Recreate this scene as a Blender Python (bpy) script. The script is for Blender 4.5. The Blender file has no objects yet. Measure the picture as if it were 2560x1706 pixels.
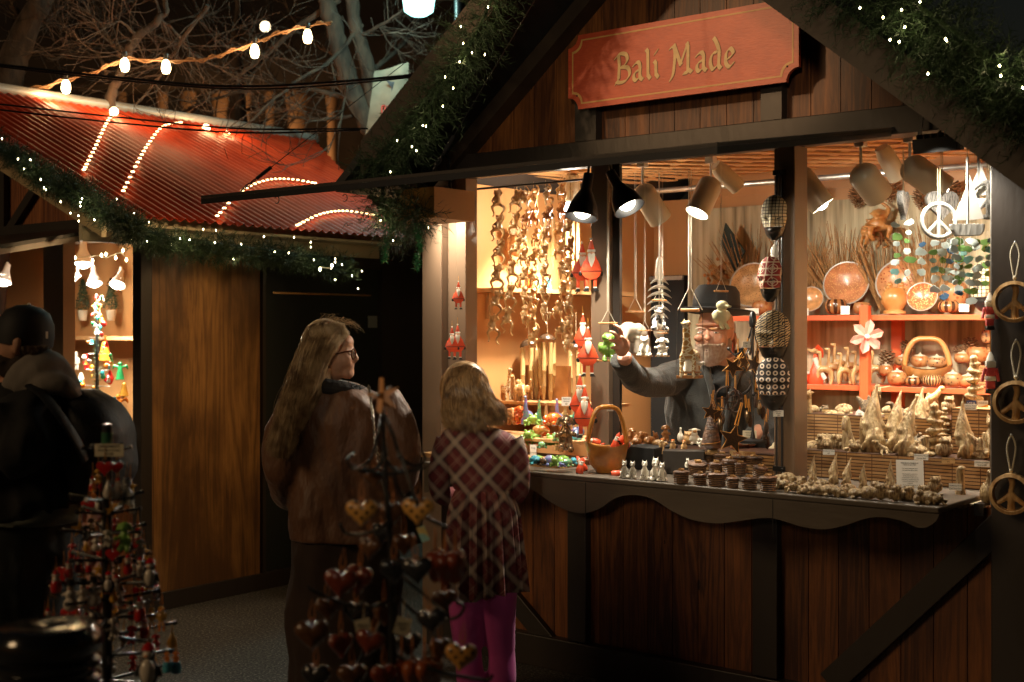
import bpy,math,random
import numpy as np
from math import sin,cos,pi,radians,sqrt,atan2
from mathutils import Vector,Matrix,Euler,noise as mnoise
random.seed(7)
scene=bpy.context.scene
COL=scene.collection
# ---------------- camera ----------------
FPX=3200.0
CAM=Vector((0.0,-4.85,1.6))
FWD=Vector((-0.62660,0.77934,0)).normalized()
RGT=Vector((0.77934,0.62660,0)).normalized()
UP=Vector((0,0,1))
cd=bpy.data.cameras.new('camera');cam=bpy.data.objects.new('camera',cd);COL.objects.link(cam)
cam.location=CAM
cam.rotation_euler=FWD.to_track_quat('-Z','Y').to_euler()
cd.sensor_width=36;cd.lens=36*FPX/2560;cd.shift_y=-31/2560
cd.clip_start=0.05;cd.clip_end=400
cd.dof.use_dof=True;cd.dof.focus_distance=5.6;cd.dof.aperture_fstop=3.0
scene.camera=cam
# ---------------- world and exposure ----------------
world=bpy.data.worlds.new('World');scene.world=world;world.use_nodes=True
wn=world.node_tree;bg=wn.nodes['Background']
sky=wn.nodes.new('ShaderNodeTexSky');sky.sky_type='NISHITA';sky.sun_disc=False
sky.sun_elevation=radians(0.5);sky.sun_rotation=radians(200)
wn.links.new(sky.outputs[0],bg.inputs[0]);bg.inputs[1].default_value=0.006
scene.view_settings.view_transform='Standard';scene.view_settings.look='None'
scene.view_settings.exposure=0.5;scene.view_settings.gamma=1.0
scene.cycles.use_denoising=True
scene.cycles.max_bounces=7;scene.cycles.diffuse_bounces=4;scene.cycles.glossy_bounces=3
scene.cycles.transmission_bounces=5;scene.cycles.transparent_max_bounces=8
scene.cycles.sample_clamp_indirect=4.0;scene.cycles.sample_clamp_direct=0.0
scene.cycles.caustics_reflective=False;scene.cycles.caustics_refractive=False
# the one far warm floodlight of the square, as a sun lamp: comes over the viewer's shoulder from the left
sl=bpy.data.lights.new('square_light','SUN');sl.energy=0.36;sl.angle=radians(16);sl.color=(1.0,0.66,0.34)
so=bpy.data.objects.new('square_light',sl);COL.objects.link(so)
so.rotation_euler=Vector((0.3,0.8,-0.4)).to_track_quat('-Z','Y').to_euler()
def C(px,py,Z):
 "world point seen at photo pixel (px,py) at camera depth Z metres"
 return CAM+FWD*Z+RGT*((px-1280)/FPX*Z)+UP*((822-py)/FPX*Z)
def W(px,py,Y):
 "world point seen at photo pixel (px,py) on the plane y = Y"
 k=(px-1280)/FPX;d=FWD+RGT*k
 return C(px,py,(Y-CAM.y)/d.y)
def G(px,py,Y):
 "like W, but things low on the counter stand on its top"
 p=W(px,py,Y)
 if Y>.13 or py<1140 or px>2360:return p
 zt=.991 if px<1446 and py<1180 else .9685
 if p.z<zt+.012:
  d=FWD+RGT*((px-1280)/FPX);y=CAM.y+(CAM.z-zt)*FPX/(py-822)*d.y;y=min(max(y,-.335),.1)
  p=W(px,py,y);p.z=zt
 return p
def WX(px,py,X):
 k=(px-1280)/FPX;d=FWD+RGT*k
 return C(px,py,(X-CAM.x)/d.x)
def DEP(p):return(Vector(p)-CAM).dot(FWD)
YAW=atan2(RGT.y,RGT.x)
# ---------------- materials ----------------
MATS={}
def mat(name,col,rough=0.6,metal=0.0,var=0.0,vscale=8.0,bump=0.0,bscale=40.0,stretch=(1,1,1),col2=None,emit=None,estr=0.0,spec=0.5,coat=0.0,trans=0.0,alpha=1.0,sub=0.0,thr=(0.35,0.65),sheen=0.0):
 if name in MATS:return MATS[name]
 m=bpy.data.materials.new(name);m.use_nodes=True;nt=m.node_tree;b=nt.nodes['Principled BSDF']
 def I(n,v):b.inputs[n].default_value=v
 c4=(*col,1)
 I('Base Color',c4);I('Roughness',rough);I('Metallic',metal);I('Specular IOR Level',spec)
 I('Coat Weight',coat);I('Coat Roughness',0.15);I('Transmission Weight',trans);I('Alpha',alpha);I('Sheen Weight',sheen)
 if emit:I('Emission Color',(*emit,1));I('Emission Strength',estr)
 tc=nt.nodes.new('ShaderNodeTexCoord');mp=nt.nodes.new('ShaderNodeMapping');mp.inputs['Scale'].default_value=stretch
 nt.links.new(tc.outputs['Object'],mp.inputs[0])
 if col2 or var:
  n=nt.nodes.new('ShaderNodeTexNoise');n.inputs['Scale'].default_value=vscale;n.inputs['Detail'].default_value=6
  nt.links.new(mp.outputs[0],n.inputs['Vector'])
  r=nt.nodes.new('ShaderNodeValToRGB')
  e=r.color_ramp.elements;e[0].position=thr[0];e[1].position=thr[1]
  c2=col2 or tuple(x*(1-var)for x in col)
  e[0].color=(*c2,1);e[1].color=c4
  nt.links.new(n.outputs['Fac'],r.inputs[0]);nt.links.new(r.outputs[0],b.inputs['Base Color'])
 if bump:
  n2=nt.nodes.new('ShaderNodeTexNoise');n2.inputs['Scale'].default_value=bscale;n2.inputs['Detail'].default_value=4
  nt.links.new(mp.outputs[0],n2.inputs['Vector'])
  bp=nt.nodes.new('ShaderNodeBump');bp.inputs['Strength'].default_value=bump;bp.inputs['Distance'].default_value=0.01
  nt.links.new(n2.outputs['Fac'],bp.inputs['Height']);nt.links.new(bp.outputs[0],b.inputs['Normal'])
 MATS[name]=m
 return m
def emat(name,col,s):
 return mat(name,(0.02,0.02,0.02),emit=col,estr=s)
class NT:
 "small node helper"
 def __init__(s,name,rough=0.6,spec=0.5,metal=0.0,coat=0.0):
  s.m=bpy.data.materials.new(name);s.m.use_nodes=True;s.t=s.m.node_tree
  s.b=s.t.nodes['Principled BSDF'];s.b.inputs['Roughness'].default_value=rough
  s.b.inputs['Specular IOR Level'].default_value=spec;s.b.inputs['Metallic'].default_value=metal
  s.b.inputs['Coat Weight'].default_value=coat
  s.tc=s.t.nodes.new('ShaderNodeTexCoord').outputs['Object'];MATS[name]=s.m
 def n(s,kind,**kw):
  q=s.t.nodes.new('ShaderNode'+kind)
  for k,v in kw.items():
   if k.startswith('i_'):
    key=k[2:];key=int(key)if key.isdigit()else key.replace('_',' ')
    if hasattr(v,'node')or isinstance(v,bpy.types.NodeSocket):s.t.links.new(v,q.inputs[key])
    else:q.inputs[key].default_value=v
   else:setattr(q,k,v)
  return q
 def math(s,op,a,b=0.0,c=None):
  q=s.t.nodes.new('ShaderNodeMath');q.operation=op
  for i,v in enumerate((a,b)if c is None else(a,b,c)):
   if isinstance(v,bpy.types.NodeSocket):s.t.links.new(v,q.inputs[i])
   else:q.inputs[i].default_value=v
  return q.outputs[0]
 def mapped(s,scale=(1,1,1),rot=(0,0,0),loc=(0,0,0)):
  q=s.t.nodes.new('ShaderNodeMapping');q.inputs['Scale'].default_value=scale;q.inputs['Rotation'].default_value=rot;q.inputs['Location'].default_value=loc
  s.t.links.new(s.tc,q.inputs[0]);return q.outputs[0]
 def sep(s,v):
  q=s.t.nodes.new('ShaderNodeSeparateXYZ');s.t.links.new(v,q.inputs[0]);return q.outputs
 def ramp(s,f,stops):
  q=s.t.nodes.new('ShaderNodeValToRGB');s.t.links.new(f,q.inputs[0]);e=q.color_ramp.elements
  while len(e)<len(stops):e.new(0.5)
  for k,(p,c)in enumerate(stops):e[k].position=p;e[k].color=(*c,1)
  return q.outputs[0]
 def mix(s,f,a,b,blend='MIX'):
  q=s.t.nodes.new('ShaderNodeMix');q.data_type='RGBA';q.blend_type=blend
  for k,v in((0,f),(6,a),(7,b)):
   if isinstance(v,bpy.types.NodeSocket):s.t.links.new(v,q.inputs[k])
   else:q.inputs[k].default_value=v if k==0 else(*v,1)
  return q.outputs[2]
 def color(s,v):s.t.links.new(v,s.b.inputs['Base Color'])
 def bump(s,h,st=0.4,d=0.01):
  q=s.t.nodes.new('ShaderNodeBump');q.inputs['Strength'].default_value=st;q.inputs['Distance'].default_value=d
  s.t.links.new(h,q.inputs['Height']);s.t.links.new(q.outputs[0],s.b.inputs['Normal'])
def wood(name,dark,light,axis='z',plank=None,plank_axis='x',rough=0.5,scale=1.0,pale=None,blotch=0.0):
 "stained wood: long grain, cathedral figure, per-plank tone"
 q=NT(name,rough=rough)
 st={'x':(0.5,7,7),'y':(7,0.5,7),'z':(7,7,0.5)}[axis]
 off=None
 v=q.mapped(tuple(a*scale for a in st))
 if plank:
  xyz=q.sep(q.tc);a=q.math('FLOOR',q.math('DIVIDE',xyz['XYZ'.index(plank_axis.upper())],plank))
  cmb=q.n('CombineXYZ',i_0=q.math('MULTIPLY',a,3.17),i_1=q.math('MULTIPLY',a,1.31),i_2=q.math('MULTIPLY',a,7.7)).outputs[0]
  v=q.n('VectorMath',operation='ADD',i_0=v,i_1=cmb).outputs[0]
  wnz=q.n('TexWhiteNoise',noise_dimensions='1D',i_W=a).outputs['Value']
 nz=q.n('TexNoise',i_Vector=v,i_Scale=1.0,i_Detail=7.0,i_Roughness=0.6,i_Distortion=0.6).outputs['Fac']
 rings=q.math('FRACT',q.math('MULTIPLY',nz,9.0))
 rings=q.math('ABSOLUTE',q.math('SUBTRACT',rings,0.5))
 fine=q.n('TexNoise',i_Vector=q.mapped(tuple(a*scale*14 for a in st)),i_Scale=1.0,i_Detail=3.0).outputs['Fac']
 f=q.math('ADD',q.math('MULTIPLY',rings,0.9),q.math('MULTIPLY',fine,0.5))
 big=q.n('TexNoise',i_Vector=q.tc,i_Scale=2.1,i_Detail=4.0).outputs['Fac']
 f=q.math('ADD',q.math('MULTIPLY',f,0.75),q.math('MULTIPLY',big,0.55))
 if plank:f=q.math('ADD',f,q.math('MULTIPLY',q.math('SUBTRACT',wnz,0.5),0.3))
 cc=q.ramp(f,[(0.35,dark),(0.95,light)])
 if blotch:
  b1=q.n('TexNoise',i_Vector=q.mapped((1.6,1.6,.7)),i_Scale=1.6,i_Detail=5.0,i_Roughness=.6).outputs['Fac'];kn=q.n('TexVoronoi',i_Vector=q.mapped((3.2,3.2,1.1)),i_Scale=1.3).outputs['Distance']
  cc=q.mix(q.math('MULTIPLY',q.ramp(b1,[(.38,(1,1,1)),(.58,(0,0,0))]),blotch),cc,dark);cc=q.mix(q.math('LESS_THAN',kn,.035),cc,tuple(c*.4 for c in dark))
 q.color(cc)
 q.bump(fine,0.25,0.004)
 return q.m
# ---------------- mesh builder ----------------
def rotm(rot):
 if rot is None:return None
 if isinstance(rot,Matrix):return rot.to_3x3()
 return Euler(rot).to_matrix()
class MB:
 def __init__(s):s.v=[];s.f=[];s.mi=[];s.cur=0
 def mt(s,i):s.cur=i;return s
 def add(s,vs,fs):
  b=len(s.v);s.v+=[tuple(p)for p in vs]
  for f in fs:s.f.append([b+i for i in f]);s.mi.append(s.cur)
  return s
 def bx(s,x0,x1,y0,y1,z0,z1):
  return s.add([(x0,y0,z0),(x1,y0,z0),(x1,y1,z0),(x0,y1,z0),(x0,y0,z1),(x1,y0,z1),(x1,y1,z1),(x0,y1,z1)],[(0,3,2,1),(4,5,6,7),(0,1,5,4),(1,2,6,5),(2,3,7,6),(3,0,4,7)])
 def box(s,c,size,rot=None):
  R=rotm(rot);c=Vector(c);h=Vector(size)/2;vs=[]
  for z in(-1,1):
   for x,y in((-1,-1),(1,-1),(1,1),(-1,1)):
    p=Vector((x*h.x,y*h.y,z*h.z));vs.append(c+(R@p if R else p))
  return s.add(vs,[(0,3,2,1),(4,5,6,7),(0,1,5,4),(1,2,6,5),(2,3,7,6),(3,0,4,7)])
 def ell(s,c,r,rot=None,seg=12,rings=8):
  if not hasattr(r,'__len__'):r=(r,r,r)
  R=rotm(rot);c=Vector(c);vs=[];fs=[]
  def P(x,y,z):
   p=Vector((x*r[0],y*r[1],z*r[2]));return c+(R@p if R else p)
  vs.append(P(0,0,1))
  for i in range(1,rings):
   t=pi*i/rings
   for j in range(seg):a=2*pi*j/seg;vs.append(P(sin(t)*cos(a),sin(t)*sin(a),cos(t)))
  vs.append(P(0,0,-1));n=len(vs)-1
  for j in range(seg):fs.append((0,1+j,1+(j+1)%seg));
  for i in range(rings-2):
   for j in range(seg):
    a=1+i*seg+j;b=1+i*seg+(j+1)%seg;fs.append((a,a+seg,b+seg,b))
  for j in range(seg):fs.append((n,n-seg+(j+1)%seg,n-seg+j))
  return s.add(vs,fs)
 def tube(s,pts,rad,seg=8,cap=True,closed=False,flat=1.0):
  pts=[Vector(p)for p in pts];n=len(pts)
  if not hasattr(rad,'__len__'):rad=[rad]*n
  vs=[];fs=[];up=None
  for i,p in enumerate(pts):
   if closed:t=pts[(i+1)%n]-pts[i-1]
   else:t=pts[min(i+1,n-1)]-pts[max(i-1,0)]
   if t.length<1e-9:t=Vector((0,0,1))
   t.normalize()
   if up is None:up=Vector((0,0,1))if abs(t.z)<0.9 else Vector((1,0,0))
   a=t.cross(up);
   if a.length<1e-6:a=t.orthogonal()
   a.normalize();b=a.cross(t).normalized();up=b
   for j in range(seg):
    w=2*pi*j/seg;vs.append(p+(a*cos(w)+b*sin(w)*flat)*rad[i])
  m=n if closed else n-1
  for i in range(m):
   for j in range(seg):
    a=i*seg+j;b=i*seg+(j+1)%seg;k=(i+1)%n
    fs.append((a,b,k*seg+(j+1)%seg,k*seg+j))
  if cap and not closed:
   fs.append(tuple(reversed(range(seg))));fs.append(tuple((n-1)*seg+j for j in range(seg)))
  return s.add(vs,fs)
 def lathe(s,prof,c=(0,0,0),seg=20,rot=None,sx=1.0,sy=1.0,cap=True):
  R=rotm(rot);c=Vector(c);vs=[];fs=[];n=len(prof)
  for r,z in prof:
   for j in range(seg):
    a=2*pi*j/seg;p=Vector((r*cos(a)*sx,r*sin(a)*sy,z));vs.append(c+(R@p if R else p))
  for i in range(n-1):
   for j in range(seg):
    a=i*seg+j;b=i*seg+(j+1)%seg;fs.append((a,b,b+seg,a+seg))
  if cap and prof[0][0]>1e-5:fs.append(tuple(reversed(range(seg))))
  if cap and prof[-1][0]>1e-5:fs.append(tuple((n-1)*seg+j for j in range(seg)))
  return s.add(vs,fs)
 def prism(s,poly,y0,y1,c=(0,0,0),rot=None,holes=None):
  "polygon in local x,z pushed along y; concave outlines are triangulated"
  from mathutils.geometry import tessellate_polygon
  R=rotm(rot);c=Vector(c);n=len(poly)
  def P(x,y,z):
   p=Vector((x,y,z));return c+(R@p if R else p)
  vs=[P(x,y0,z)for x,z in poly]+[P(x,y1,z)for x,z in poly]
  tri=tessellate_polygon([[Vector((x,z,0))for x,z in poly]])
  fs=[tuple(t)for t in tri]+[tuple(n+i for i in reversed(t))for t in tri]
  fs+=[(i,n+i,n+(i+1)%n,(i+1)%n)for i in range(n)]
  return s.add(vs,fs)
 def grid(s,P,nu,nv,wrapu=False):
  "P(i,j) -> point; nu x nv points"
  vs=[P(i,j)for i in range(nu)for j in range(nv)];fs=[]
  for i in range(nu if wrapu else nu-1):
   for j in range(nv-1):
    k=(i+1)%nu;fs.append((i*nv+j,k*nv+j,k*nv+j+1,i*nv+j+1))
  return s.add(vs,fs)
 def build(s,name,mats,parent=None,smooth=True,remesh=0.0,sm=0,bevel=0.0,solid=0.0,disp=None,recalc=True):
  me=bpy.data.meshes.new(name);me.from_pydata(s.v,[],s.f)
  if not isinstance(mats,(list,tuple)):mats=[mats]
  for m in mats:me.materials.append(m)
  if len(mats)>1:me.polygons.foreach_set('material_index',s.mi)
  if recalc:
   import bmesh
   b=bmesh.new();b.from_mesh(me);bmesh.ops.recalc_face_normals(b,faces=b.faces);b.to_mesh(me);b.free()
  o=bpy.data.objects.new(name,me);COL.objects.link(o)
  if remesh or bevel or solid or sm:
   if remesh:
    r=o.modifiers.new('r','REMESH');r.mode='VOXEL';r.voxel_size=remesh;r.use_smooth_shade=smooth
   if sm:
    q=o.modifiers.new('s','SMOOTH');q.iterations=sm;q.factor=0.5
   if solid:
    q=o.modifiers.new('t','SOLIDIFY');q.thickness=solid
   if bevel:
    q=o.modifiers.new('b','BEVEL');q.width=bevel;q.segments=2;q.limit_method='ANGLE'
   dg=bpy.context.evaluated_depsgraph_get();ev=o.evaluated_get(dg)
   nm=bpy.data.meshes.new_from_object(ev);o.modifiers.clear();o.data=nm;me=nm
  if disp:
   for v in me.vertices:v.co=disp(v.co.copy())
  me.polygons.foreach_set('use_smooth',[bool(smooth)]*len(me.polygons))
  if smooth and not remesh:
   try:me.set_sharp_from_angle(angle=radians(40))
   except Exception:pass
  me.update()
  if parent:o.parent=parent
  return o
def tag(o,label,cat,group=None,kind=None):
 if label:o['label']=label
 if cat:o['category']=cat
 if group:o['group']=group
 if kind:o['kind']=kind
 return o
def T(name,label,cat,loc=(0,0,0),rotz=0.0,group=None,scale=1.0):
 o=bpy.data.objects.new(name,None);COL.objects.link(o);o.empty_display_size=0.05
 o.location=loc;o.rotation_euler=(0,0,rotz);o.scale=(scale,)*3
 return tag(o,label,cat,group)
def struct(o):o['kind']='structure';return o
def KIDS(o):return[c for c in COL.objects if c.parent is o]
def dup(root,loc,label,rot=None,scale=None,group=None):
 m={}
 def cp(o,par):
  c=o.copy();COL.objects.link(c)
  if par:c.parent=par
  for k in o.children:cp(k,c)
  return c
 r=cp(root,None);r.location=loc;r['label']=label
 if rot is not None:r.rotation_euler=rot if hasattr(rot,'__len__')else(0,0,rot)
 if scale:r.scale=(scale,)*3 if not hasattr(scale,'__len__')else scale
 if group:r['group']=group
 return r
def arc(c,r,a0,a1,n,plane='xz'):
 out=[]
 for i in range(n+1):
  a=a0+(a1-a0)*i/n
  x,y=r*cos(a),r*sin(a)
  out.append(Vector(c)+(Vector((x,0,y))if plane=='xz' else Vector((x,y,0))if plane=='xy' else Vector((0,x,y))))
 return out
def smoothpath(pts,n=6):
 "Catmull-Rom through the points"
 P=[Vector(p)for p in pts];out=[]
 for i in range(len(P)-1):
  a=P[max(i-1,0)];b=P[i];c=P[i+1];d=P[min(i+2,len(P)-1)]
  for k in range(n):
   t=k/n
   out.append(0.5*((2*b)+(c-a)*t+(2*a-5*b+4*c-d)*t*t+(3*b-a-3*c+d)*t**3))
 out.append(P[-1]);return out
def point_light(name,loc,e,col,r=0.03,parent=None):
 l=bpy.data.lights.new(name,'POINT');l.energy=e;l.color=col;l.shadow_soft_size=r
 o=bpy.data.objects.new(name,l);COL.objects.link(o);o.location=loc
 if parent:o.parent=parent
 return o
def spot_light(name,loc,d,e,col,ang=90,blend=0.5,r=0.03,parent=None):
 l=bpy.data.lights.new(name,'SPOT');l.energy=e;l.color=col;l.spot_size=radians(ang);l.spot_blend=blend;l.shadow_soft_size=r
 o=bpy.data.objects.new(name,l);COL.objects.link(o);o.location=loc;o.rotation_euler=Vector(d).to_track_quat('-Z','Y').to_euler()
 if parent:o.parent=parent
 return o
def text_mesh(txt,size,material,parent,loc,rot=(pi/2,0,0),name='lettering',align='CENTER',bold=0.0,sx=1.0,space=1.0):
 cu=bpy.data.curves.new(name,'FONT');cu.body=txt;cu.size=size;cu.align_x=align;cu.align_y='CENTER';cu.offset=bold;cu.space_character=space
 cu.resolution_u=3;cu.extrude=0.0003;cu.space_line=1.1
 o=bpy.data.objects.new(name,cu);COL.objects.link(o);dg=bpy.context.evaluated_depsgraph_get()
 me=bpy.data.meshes.new_from_object(o.evaluated_get(dg));bpy.data.objects.remove(o)
 me.materials.clear();me.materials.append(material)
 q=bpy.data.objects.new(name,me);COL.objects.link(q);q.location=loc;q.rotation_euler=rot;q.scale=(sx,1,1)
 if parent:q.parent=parent
 return q
# ================= SETTING =================
M_asph=NT('asphalt',rough=0.85)
_n=M_asph.n('TexNoise',i_Vector=M_asph.tc,i_Scale=75.0,i_Detail=5.0,i_Roughness=0.75).outputs['Fac']
_b=M_asph.n('TexNoise',i_Vector=M_asph.tc,i_Scale=1.4,i_Detail=4.0).outputs['Fac']
M_asph.color(M_asph.mix(_b,M_asph.ramp(_n,[(0.35,(0.02,0.02,0.018)),(0.55,(0.07,0.065,0.058)),(0.64,(0.42,0.38,0.32))]),M_asph.ramp(_n,[(0.4,(0.02,0.02,0.02)),(0.66,(0.22,0.2,0.17))])))
M_asph.bump(_n,0.9,0.02);M_asph=M_asph.m
g=MB().add([(-150,-150,0),(150,-150,0),(150,150,0),(-150,150,0)],[(0,1,2,3)]).build('ground',M_asph);struct(g)
# ---- colours ----
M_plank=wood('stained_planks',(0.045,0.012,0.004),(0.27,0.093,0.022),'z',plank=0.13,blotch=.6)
M_plank_side=wood('orange_planks',(0.075,0.032,0.010),(0.37,0.18,0.05),'z',rough=0.5,scale=0.6,blotch=.85)
M_dark=mat('dark_brown_paint',(0.03,0.022,0.017),0.45,var=0.3,vscale=3,bump=0.15,bscale=30,stretch=(1,1,0.3))
M_brown=mat('brown_post_paint',(0.20,0.135,0.09),0.35,var=0.18,vscale=4,bump=0.1,bscale=25,stretch=(1,1,0.2))
M_counter=mat('grey_brown_board',(0.11,0.085,0.062),0.5,var=0.3,vscale=5,bump=0.2,bscale=30,stretch=(0.3,1,1))
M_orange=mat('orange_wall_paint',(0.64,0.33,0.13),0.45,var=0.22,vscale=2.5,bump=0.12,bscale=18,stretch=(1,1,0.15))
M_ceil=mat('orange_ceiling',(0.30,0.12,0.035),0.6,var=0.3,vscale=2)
M_shelf=mat('coral_shelf_paint',(0.78,0.13,0.045),0.35,var=0.12,vscale=6)
M_lattice=mat('lattice_wood',(0.62,0.34,0.14),0.55,var=0.25,vscale=9)
M_black=mat('black_metal',(0.012,0.012,0.013),0.35)
M_bmatte=mat('black_matte',(0.01,0.01,0.01),0.8)
M_steel=mat('galvanised_steel',(0.55,0.55,0.52),0.35,metal=0.8,var=0.25,vscale=20)
M_cream=mat('cream_enamel',(0.50,0.44,0.33),0.3)
M_white=mat('white_paint',(0.75,0.73,0.68),0.45)
M_roofd=mat('dark_roof',(0.02,0.017,0.016),0.7,var=0.3)
_q=NT('straw_matting',rough=0.7)
_g=_q.n('TexNoise',i_Vector=_q.mapped((26,26,1.6)),i_Scale=1.0,i_Detail=6.0).outputs['Fac']
_h=_q.n('TexNoise',i_Vector=_q.mapped((2.2,2.2,1.2)),i_Scale=1.0,i_Detail=5.0).outputs['Fac']
_q.color(_q.ramp(_q.math('ADD',_q.math('MULTIPLY',_g,0.6),_q.math('MULTIPLY',_h,0.5)),[(0.4,(0.17,0.14,0.08)),(0.58,(0.50,0.43,0.28)),(0.74,(0.70,0.64,0.47))]))
_q.bump(_g,0.6,0.01);M_mat=_q.m
_q=NT('bamboo_blind',rough=0.45)
_z=_q.sep(_q.tc)
_w=_q.math('FRACT',_q.math('MULTIPLY',_q.math('ADD',_z[2],_q.math('MULTIPLY',_z[1],0.0)),72.0))
_s=_q.n('TexNoise',i_Vector=_q.mapped((6,6,75)),i_Scale=1.0,i_Detail=2.0).outputs['Fac']
_tie=_q.math('LESS_THAN',_q.math('FRACT',_q.math('MULTIPLY',_z[0],9.0)),0.03)
_c=_q.ramp(_s,[(0.3,(0.30,0.15,0.055)),(0.55,(0.55,0.32,0.14)),(0.75,(0.66,0.45,0.24))])
_c=_q.mix(_q.math('LESS_THAN',_w,0.28),_c,(0.05,0.02,0.01));_c=_q.mix(_tie,_c,(0.12,0.05,0.02))
_q.color(_c);_q.bump(_w,0.5,0.004);M_blind=_q.m
def planks(mb,x0,x1,y0,y1,z0f,z1f,w,gap=0.0035,axis='x'):
 "vertical boards between x0,x1; z limits may be functions of x"
 x=x0
 while x<x1-1e-4:
  e=min(x+w,x1);a,b=x+gap/2,e-gap/2
  za,zb=(z0f(a),z0f(b))if callable(z0f)else(z0f,z0f)
  ta,tb=(z1f(a),z1f(b))if callable(z1f)else(z1f,z1f)
  if max(ta-za,tb-zb)>0.01:
   if axis=='x':vs=[(a,y0,za),(b,y0,zb),(b,y1,zb),(a,y1,za),(a,y0,ta),(b,y0,tb),(b,y1,tb),(a,y1,ta)]
   else:vs=[(y1,a,za),(y1,b,zb),(y0,b,zb),(y0,a,za),(y1,a,ta),(y1,b,tb),(y0,b,tb),(y0,a,ta)]
   mb.add(vs,[(0,3,2,1),(4,5,6,7),(0,1,5,4),(1,2,6,5),(2,3,7,6),(3,0,4,7)])
  x=e
# ---------------- main stall ----------------
XL,XR=-4.47,-1.55
stall=T('market_stall','open fronted wooden souvenir stall with gable sign and scalloped counter','market stall',(0,0,0))
mb=MB();planks(mb,-4.42,-1.60,0.0,0.03,0.14,0.93,0.13);mb.bx(-4.42,-1.6,0.03,0.06,0.10,0.93)
mb.build('front_panelling',M_plank,stall,smooth=False)
# framing of the lower front, proud of the boards
mb=MB()
def fx(px,y,Y=0.0):return W(px,y,Y).x
xa,xb=fx(1432,1400),fx(1478,1400);mb.bx(xa,xb,-0.045,0.0,0.15,0.90)
xc,xd=fx(1893,1400),fx(1955,1400);mb.bx(xc,xd,-0.045,0.0,0.15,0.90)
mb.bx(XL+0.06,XR,-0.06,0.0,0.0,0.148)
def beam(mb,p,q,w,y0,y1):
 p=Vector((p[0],0,p[1]));q=Vector((q[0],0,q[1]));d=(q-p).normalized();n=Vector((-d.z,0,d.x))*w/2
 vs=[(v.x,y,v.z)for y in(y0,y1)for v in(p-n,q-n,q+n,p+n)]
 mb.add(vs,[(0,1,2,3),(7,6,5,4),(0,4,5,1),(1,5,6,2),(2,6,7,3),(3,7,4,0)])
p1=W(2520,1300,0);p2=W(2080,1706,0);beam(mb,(p1.x,p1.z),(p2.x,p2.z),0.10,-0.038,-0.002)
p1=W(1285,1490,0);p2=W(1425,1660,0);beam(mb,(p1.x,p1.z),(p2.x,p2.z),0.09,-0.036,-0.002)
mb.build('front_framing',M_dark,stall,bevel=0.004,smooth=False)
# counter top and scalloped fascia
xl,xr=W(1057,1145,-0.38).x,W(2352,1285,-0.36).x
mb=MB();mb.bx(xl,xr,-0.38,0.32,0.945,0.968);mb.build('counter_top',M_counter,stall,bevel=0.005,smooth=False)
mb=MB();mb.bx(xr+0.003,-1.62,-0.03,0.32,0.90,0.945);mb.build('window_sill',M_dark,stall,smooth=False)
pts=[(1230,1180),(1325,1222),(1380,1258),(1425,1279),(1464,1283),(1500,1271),(1540,1245),(1590,1238),(1635,1250),(1680,1278),(1730,1300),(1790,1309),(1840,1304),(1913,1295),(1955,1302),(2000,1316),(2053,1324),(2105,1316),(2160,1298),(2205,1293),(2255,1303),(2290,1318),(2315,1319),(2340,1303),(2350,1280)]
YF=-0.372
wp=[W(x,y,YF)for x,y in pts];poly=[(xl,0.943),(xl,0.86)]+[(p.x,p.z)for p in smoothpath([Vector((p.x,0,p.z))for p in wp],4)for p in[p]]
poly=[(xl,0.943),(xl,0.82)]+[(v.x,v.z)for v in smoothpath([Vector((p.x,0,p.z))for p in wp],4)]+[(wp[-1].x,0.943)]
poly=[p for i,p in enumerate(poly)if i<2 or p[0]>xl+0.01]
mb=MB();mb.prism(poly,YF,YF+0.02);mb.build('scalloped_fascia',M_counter,stall,smooth=False)
mb=MB()
for px in(1464,1932):x=fx(px,1250,YF);mb.bx(x-0.0015,x+0.0015,YF-0.001,YF+0.001,0.80,0.942)
mb.build('fascia_seam',M_bmatte,stall,smooth=False)
# corner and middle posts
ZT=2.352
mb=MB();x0,x1,x2,x3=fx(1072,900),fx(1120,900),fx(1150,900),fx(1174,900)
mb.bx(x0,x1,-0.05,0.05,0.0,ZT);mb.bx(x1,x2,0.0,0.05,0.0,ZT);mb.bx(x2,x3,-0.03,0.06,0.0,ZT)
mb.build('corner_post',M_brown,stall,bevel=0.004,smooth=False)
mb=MB();x0,x1,x2,x3=fx(1483,900),fx(1528,900),fx(1532,900),fx(1546,900)
mb.bx(x0,x1,-0.02,0.07,0.968,ZT);mb.build('window_post',M_brown,stall,bevel=0.004,smooth=False)
mb=MB();mb.bx(x1+.002,x3,0.01,0.03,0.968,ZT);mb.build('sliding_track',M_dark,stall,smooth=False)
mb=MB();x0,x1,x2,x3=fx(1932,900),fx(1956,900),fx(1958,900),fx(2000,900)
mb.bx(x0,x1,0.01,0.07,0.968,ZT);mb.bx(x2,x3,-0.05,0.07,0.968,ZT);mb.build('window_post',M_brown,stall,bevel=0.004,smooth=False)
mb=MB();xr0=fx(2488,900);mb.bx(xr0,xr0+0.30,-0.05,0.06,0.0,2.47);mb.build('corner_post',M_dark,stall,bevel=0.006,smooth=False)
mb=MB();mb.bx(xr0-0.012,xr0-0.001,-0.02,0.05,0.945,ZT);mb.build('window_edging',M_steel,stall,smooth=False)
# header beam
mb=MB();mb.bx(XL-0.02,xr0-0.001,-0.06,0.06,ZT+0.001,2.462);mb.build('header_beam',M_dark,stall,bevel=0.004,smooth=False)
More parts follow.
